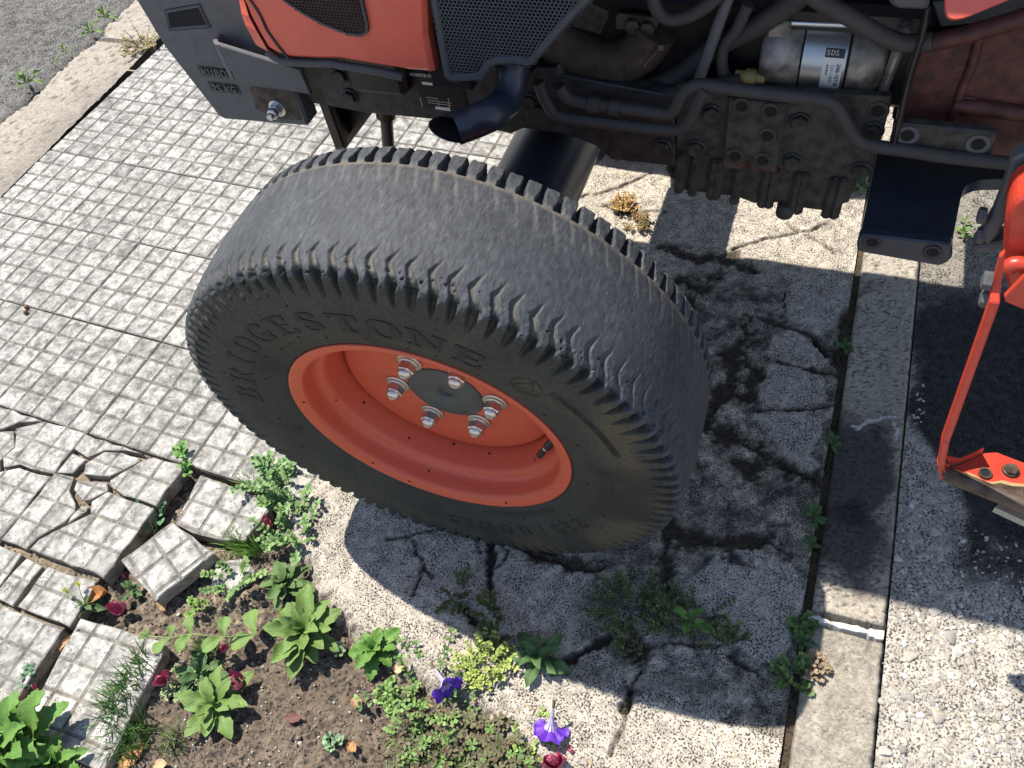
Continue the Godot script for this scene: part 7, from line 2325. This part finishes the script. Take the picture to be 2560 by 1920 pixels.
	bract("red petal half hidden under the big rosette", Vector3(-0.3304, -0.02, 0.3619), 0.020, 0.0, 2)
	bract("dull red petal in the low ground cover", Vector3(0.1024, -0.02, 0.322), 0.016, 1.0, 2)
	bract("small red petal among the three lobed leaves", Vector3(0.089, -0.015, 0.4047), 0.018, 1.6, 2)
	bract("pale pink bract right of the largest one", Vector3(0.2631, -0.015, 0.3511), 0.018, 2.2, 2)
	trumpet("upper purple trumpet flower lying on its side at the concrete edge", Vector3(0.0265, 0.012, 0.2968), Basis(Vector3(0.55, 0.30, -0.78), Vector3(0.83, 0.10, 0.55), Vector3(0.2, -0.95, -0.2)).orthonormalized(), 0.045)
	trumpet("lower purple trumpet flower standing on its mouth by the pink bract", Vector3(0.2275, 0.042, 0.3087), Basis(Vector3(1, 0, 0), Vector3(0.0, -0.80, 0.60), Vector3(0, -0.60, -0.80)).orthonormalized(), 0.044)
	var br := Color(0.26, 0.11, 0.035)
	var tan := Color(0.42, 0.28, 0.15)
	dead_leaf("broad curled brown leaf under the yellow flowered weed", Vector3(-0.6212, -0.01, 0.3556), 0.050, 0.020, 0.4, 0.6, br, Color(0.40, 0.18, 0.05))
	dead_leaf("narrow orange brown leaf standing in the long gap", Vector3(-0.6121, -0.02, 0.5539), 0.070, 0.008, 1.0, 0.3, br, Color(0.42, 0.17, 0.06), 0.1)
	dead_leaf("thin brown leaf higher in the long gap", Vector3(-0.6259, -0.02, 0.4645), 0.070, 0.006, 1.0, 0.3, Color(0.30, 0.15, 0.08), tan, 0.1)
	dead_leaf("orange brown leaf under the grass at the bottom edge", Vector3(-0.3954, -0.02, 0.577), 0.050, 0.013, 1.1, 0.3, Color(0.33, 0.15, 0.05), Color(0.50, 0.27, 0.12))
	dead_leaf("tan leaf at the bottom edge right of the orange one", Vector3(-0.346, -0.02, 0.5556), 0.026, 0.010, 0.3, 0.4, tan, Color(0.5, 0.36, 0.22))
	dead_leaf("pale dry leaf by the fresh grass tuft", Vector3(-0.3279, -0.02, 0.1685), 0.030, 0.008, 1.2, 0.4, tan, Color(0.55, 0.44, 0.30))
	dead_leaf("curled dry leaf alone on the soil right of the rosette shadow", Vector3(-0.0919, -0.022, 0.37), 0.028, 0.010, 5.9, 0.6, Color(0.16, 0.11, 0.06), tan)
	dead_leaf("brown leaf bit on the soil near the clover edge", Vector3(-0.0668, -0.022, 0.4341), 0.022, 0.009, 5.8, 0.5, br, tan)
	dead_leaf("red brown flat leaf on the bare soil", Vector3(-0.1802, -0.022, 0.4291), 0.028, 0.008, 0.2, 0.15, Color(0.12, 0.045, 0.045), Color(0.16, 0.07, 0.06))
	dead_leaf("tan leaf on the stones left of the lower purple flower", Vector3(0.1744, -0.01, 0.3225), 0.024, 0.011, 0.6, 0.3, Color(0.44, 0.32, 0.17), Color(0.5, 0.4, 0.25))
	dead_leaf("grey brown leaf right of the bright pink bract", Vector3(0.2836, -0.01, 0.3433), 0.034, 0.010, 5.0, 0.3, Color(0.28, 0.2, 0.12), Color(0.4, 0.3, 0.19))
	dead_leaf("small folded leaf beside the toothed weed", Vector3(-0.0436, -0.02, 0.3119), 0.020, 0.010, 0.5, 0.5, Color(0.42, 0.29, 0.16), Color(0.55, 0.42, 0.26))
	dead_leaf("brown leaf under the green ground cover", Vector3(0.0168, -0.02, 0.3555), 0.030, 0.009, 0.2, 0.3, br, tan)
	dead_leaf("dry leaf in the shaded hole by the askew piece", Vector3(-0.5012, -0.03, 0.3119), 0.034, 0.009, 5.7, 0.4, Color(0.24, 0.15, 0.09), tan)
	# --- seeds on the pavement
	for q in [["upper of two brown seeds on the pavement joint", Vector3(-1.1994, 0.005, -0.2135)], ["lower of two brown seeds beside the pavement joint", Vector3(-1.1902, 0.005, -0.1991)], ["reddish seed on sunlit concrete behind the tyre", Vector3(0.077, 0.002, -0.7937)]]:
		var sp := MB.new()
		sp.col = Color(0.16, 0.055, 0.035)
		sp.lathe([Vector2(0, -0.0045), Vector2(0.003, -0.0038), Vector2(0.0052, -0.0015), Vector2(0.0056, 0.001), Vector2(0.004, 0.004), Vector2(0, 0.0052)], 14, Vector3.ZERO, Basis(Vector3.BACK, Vector3.UP, Vector3.LEFT))
		var o := obj("seed", sp, M.dry)
		o.position = q[1]
		tag(o, q[0], "seed")
	# --- crumbs of soil and grit, beyond counting
	var mm := MultiMesh.new()
	mm.transform_format = MultiMesh.TRANSFORM_3D
	mm.use_colors = true
	mm.mesh = pebble_mesh(77, 0.75)
	var spots := []
	while spots.size() < 5200:
		var x := rng.randf_range(-0.60, 0.30)
		var z := rng.randf_range(0.03, 0.68)
		var e := z - edge_z(x)
		if e < -0.02 or (e < 0.02 and rng.randf() < 0.6): continue
		spots.append(Vector2(x, z))
	mm.instance_count = spots.size()
	for i in spots.size():
		var s := rng.randf_range(0.0009, 0.0030) * (1.0 if rng.randf() < 0.93 else 2.0)
		var x: float = spots[i].x
		var z: float = spots[i].y
		var y := -0.032 + 0.010 * nr.get_noise_2d(x * 9.0 + 3.0, z * 9.0) + 0.007 * nr.get_noise_2d(x * 55.0, z * 55.0 + 9.0) + 0.012 * smooth(0.35, 0.6, z)
		mm.set_instance_transform(i, Transform3D(Basis.from_euler(Vector3(rng.randf() * 6.0, rng.randf() * TAU, 0)).scaled(Vector3(s, s, s)), Vector3(x, y + s * 0.5, z)))
		var g := rng.randf_range(0.10, 0.26)
		var cc := Color(g, g * 0.82, g * 0.64)
		if rng.randf() < 0.10: cc = Color(0.5, 0.47, 0.42) * rng.randf_range(0.7, 1.1)
		mm.set_instance_color(i, cc)
	var mi := MultiMeshInstance3D.new()
	mi.name = "soil_crumbs"
	mi.multimesh = mm
	mi.material_override = M.pebble
	add_child(mi)
	stuff(mi)
	tag(mi, "crumbs of soil and grit strewn over the flower bed", "soil crumbs")
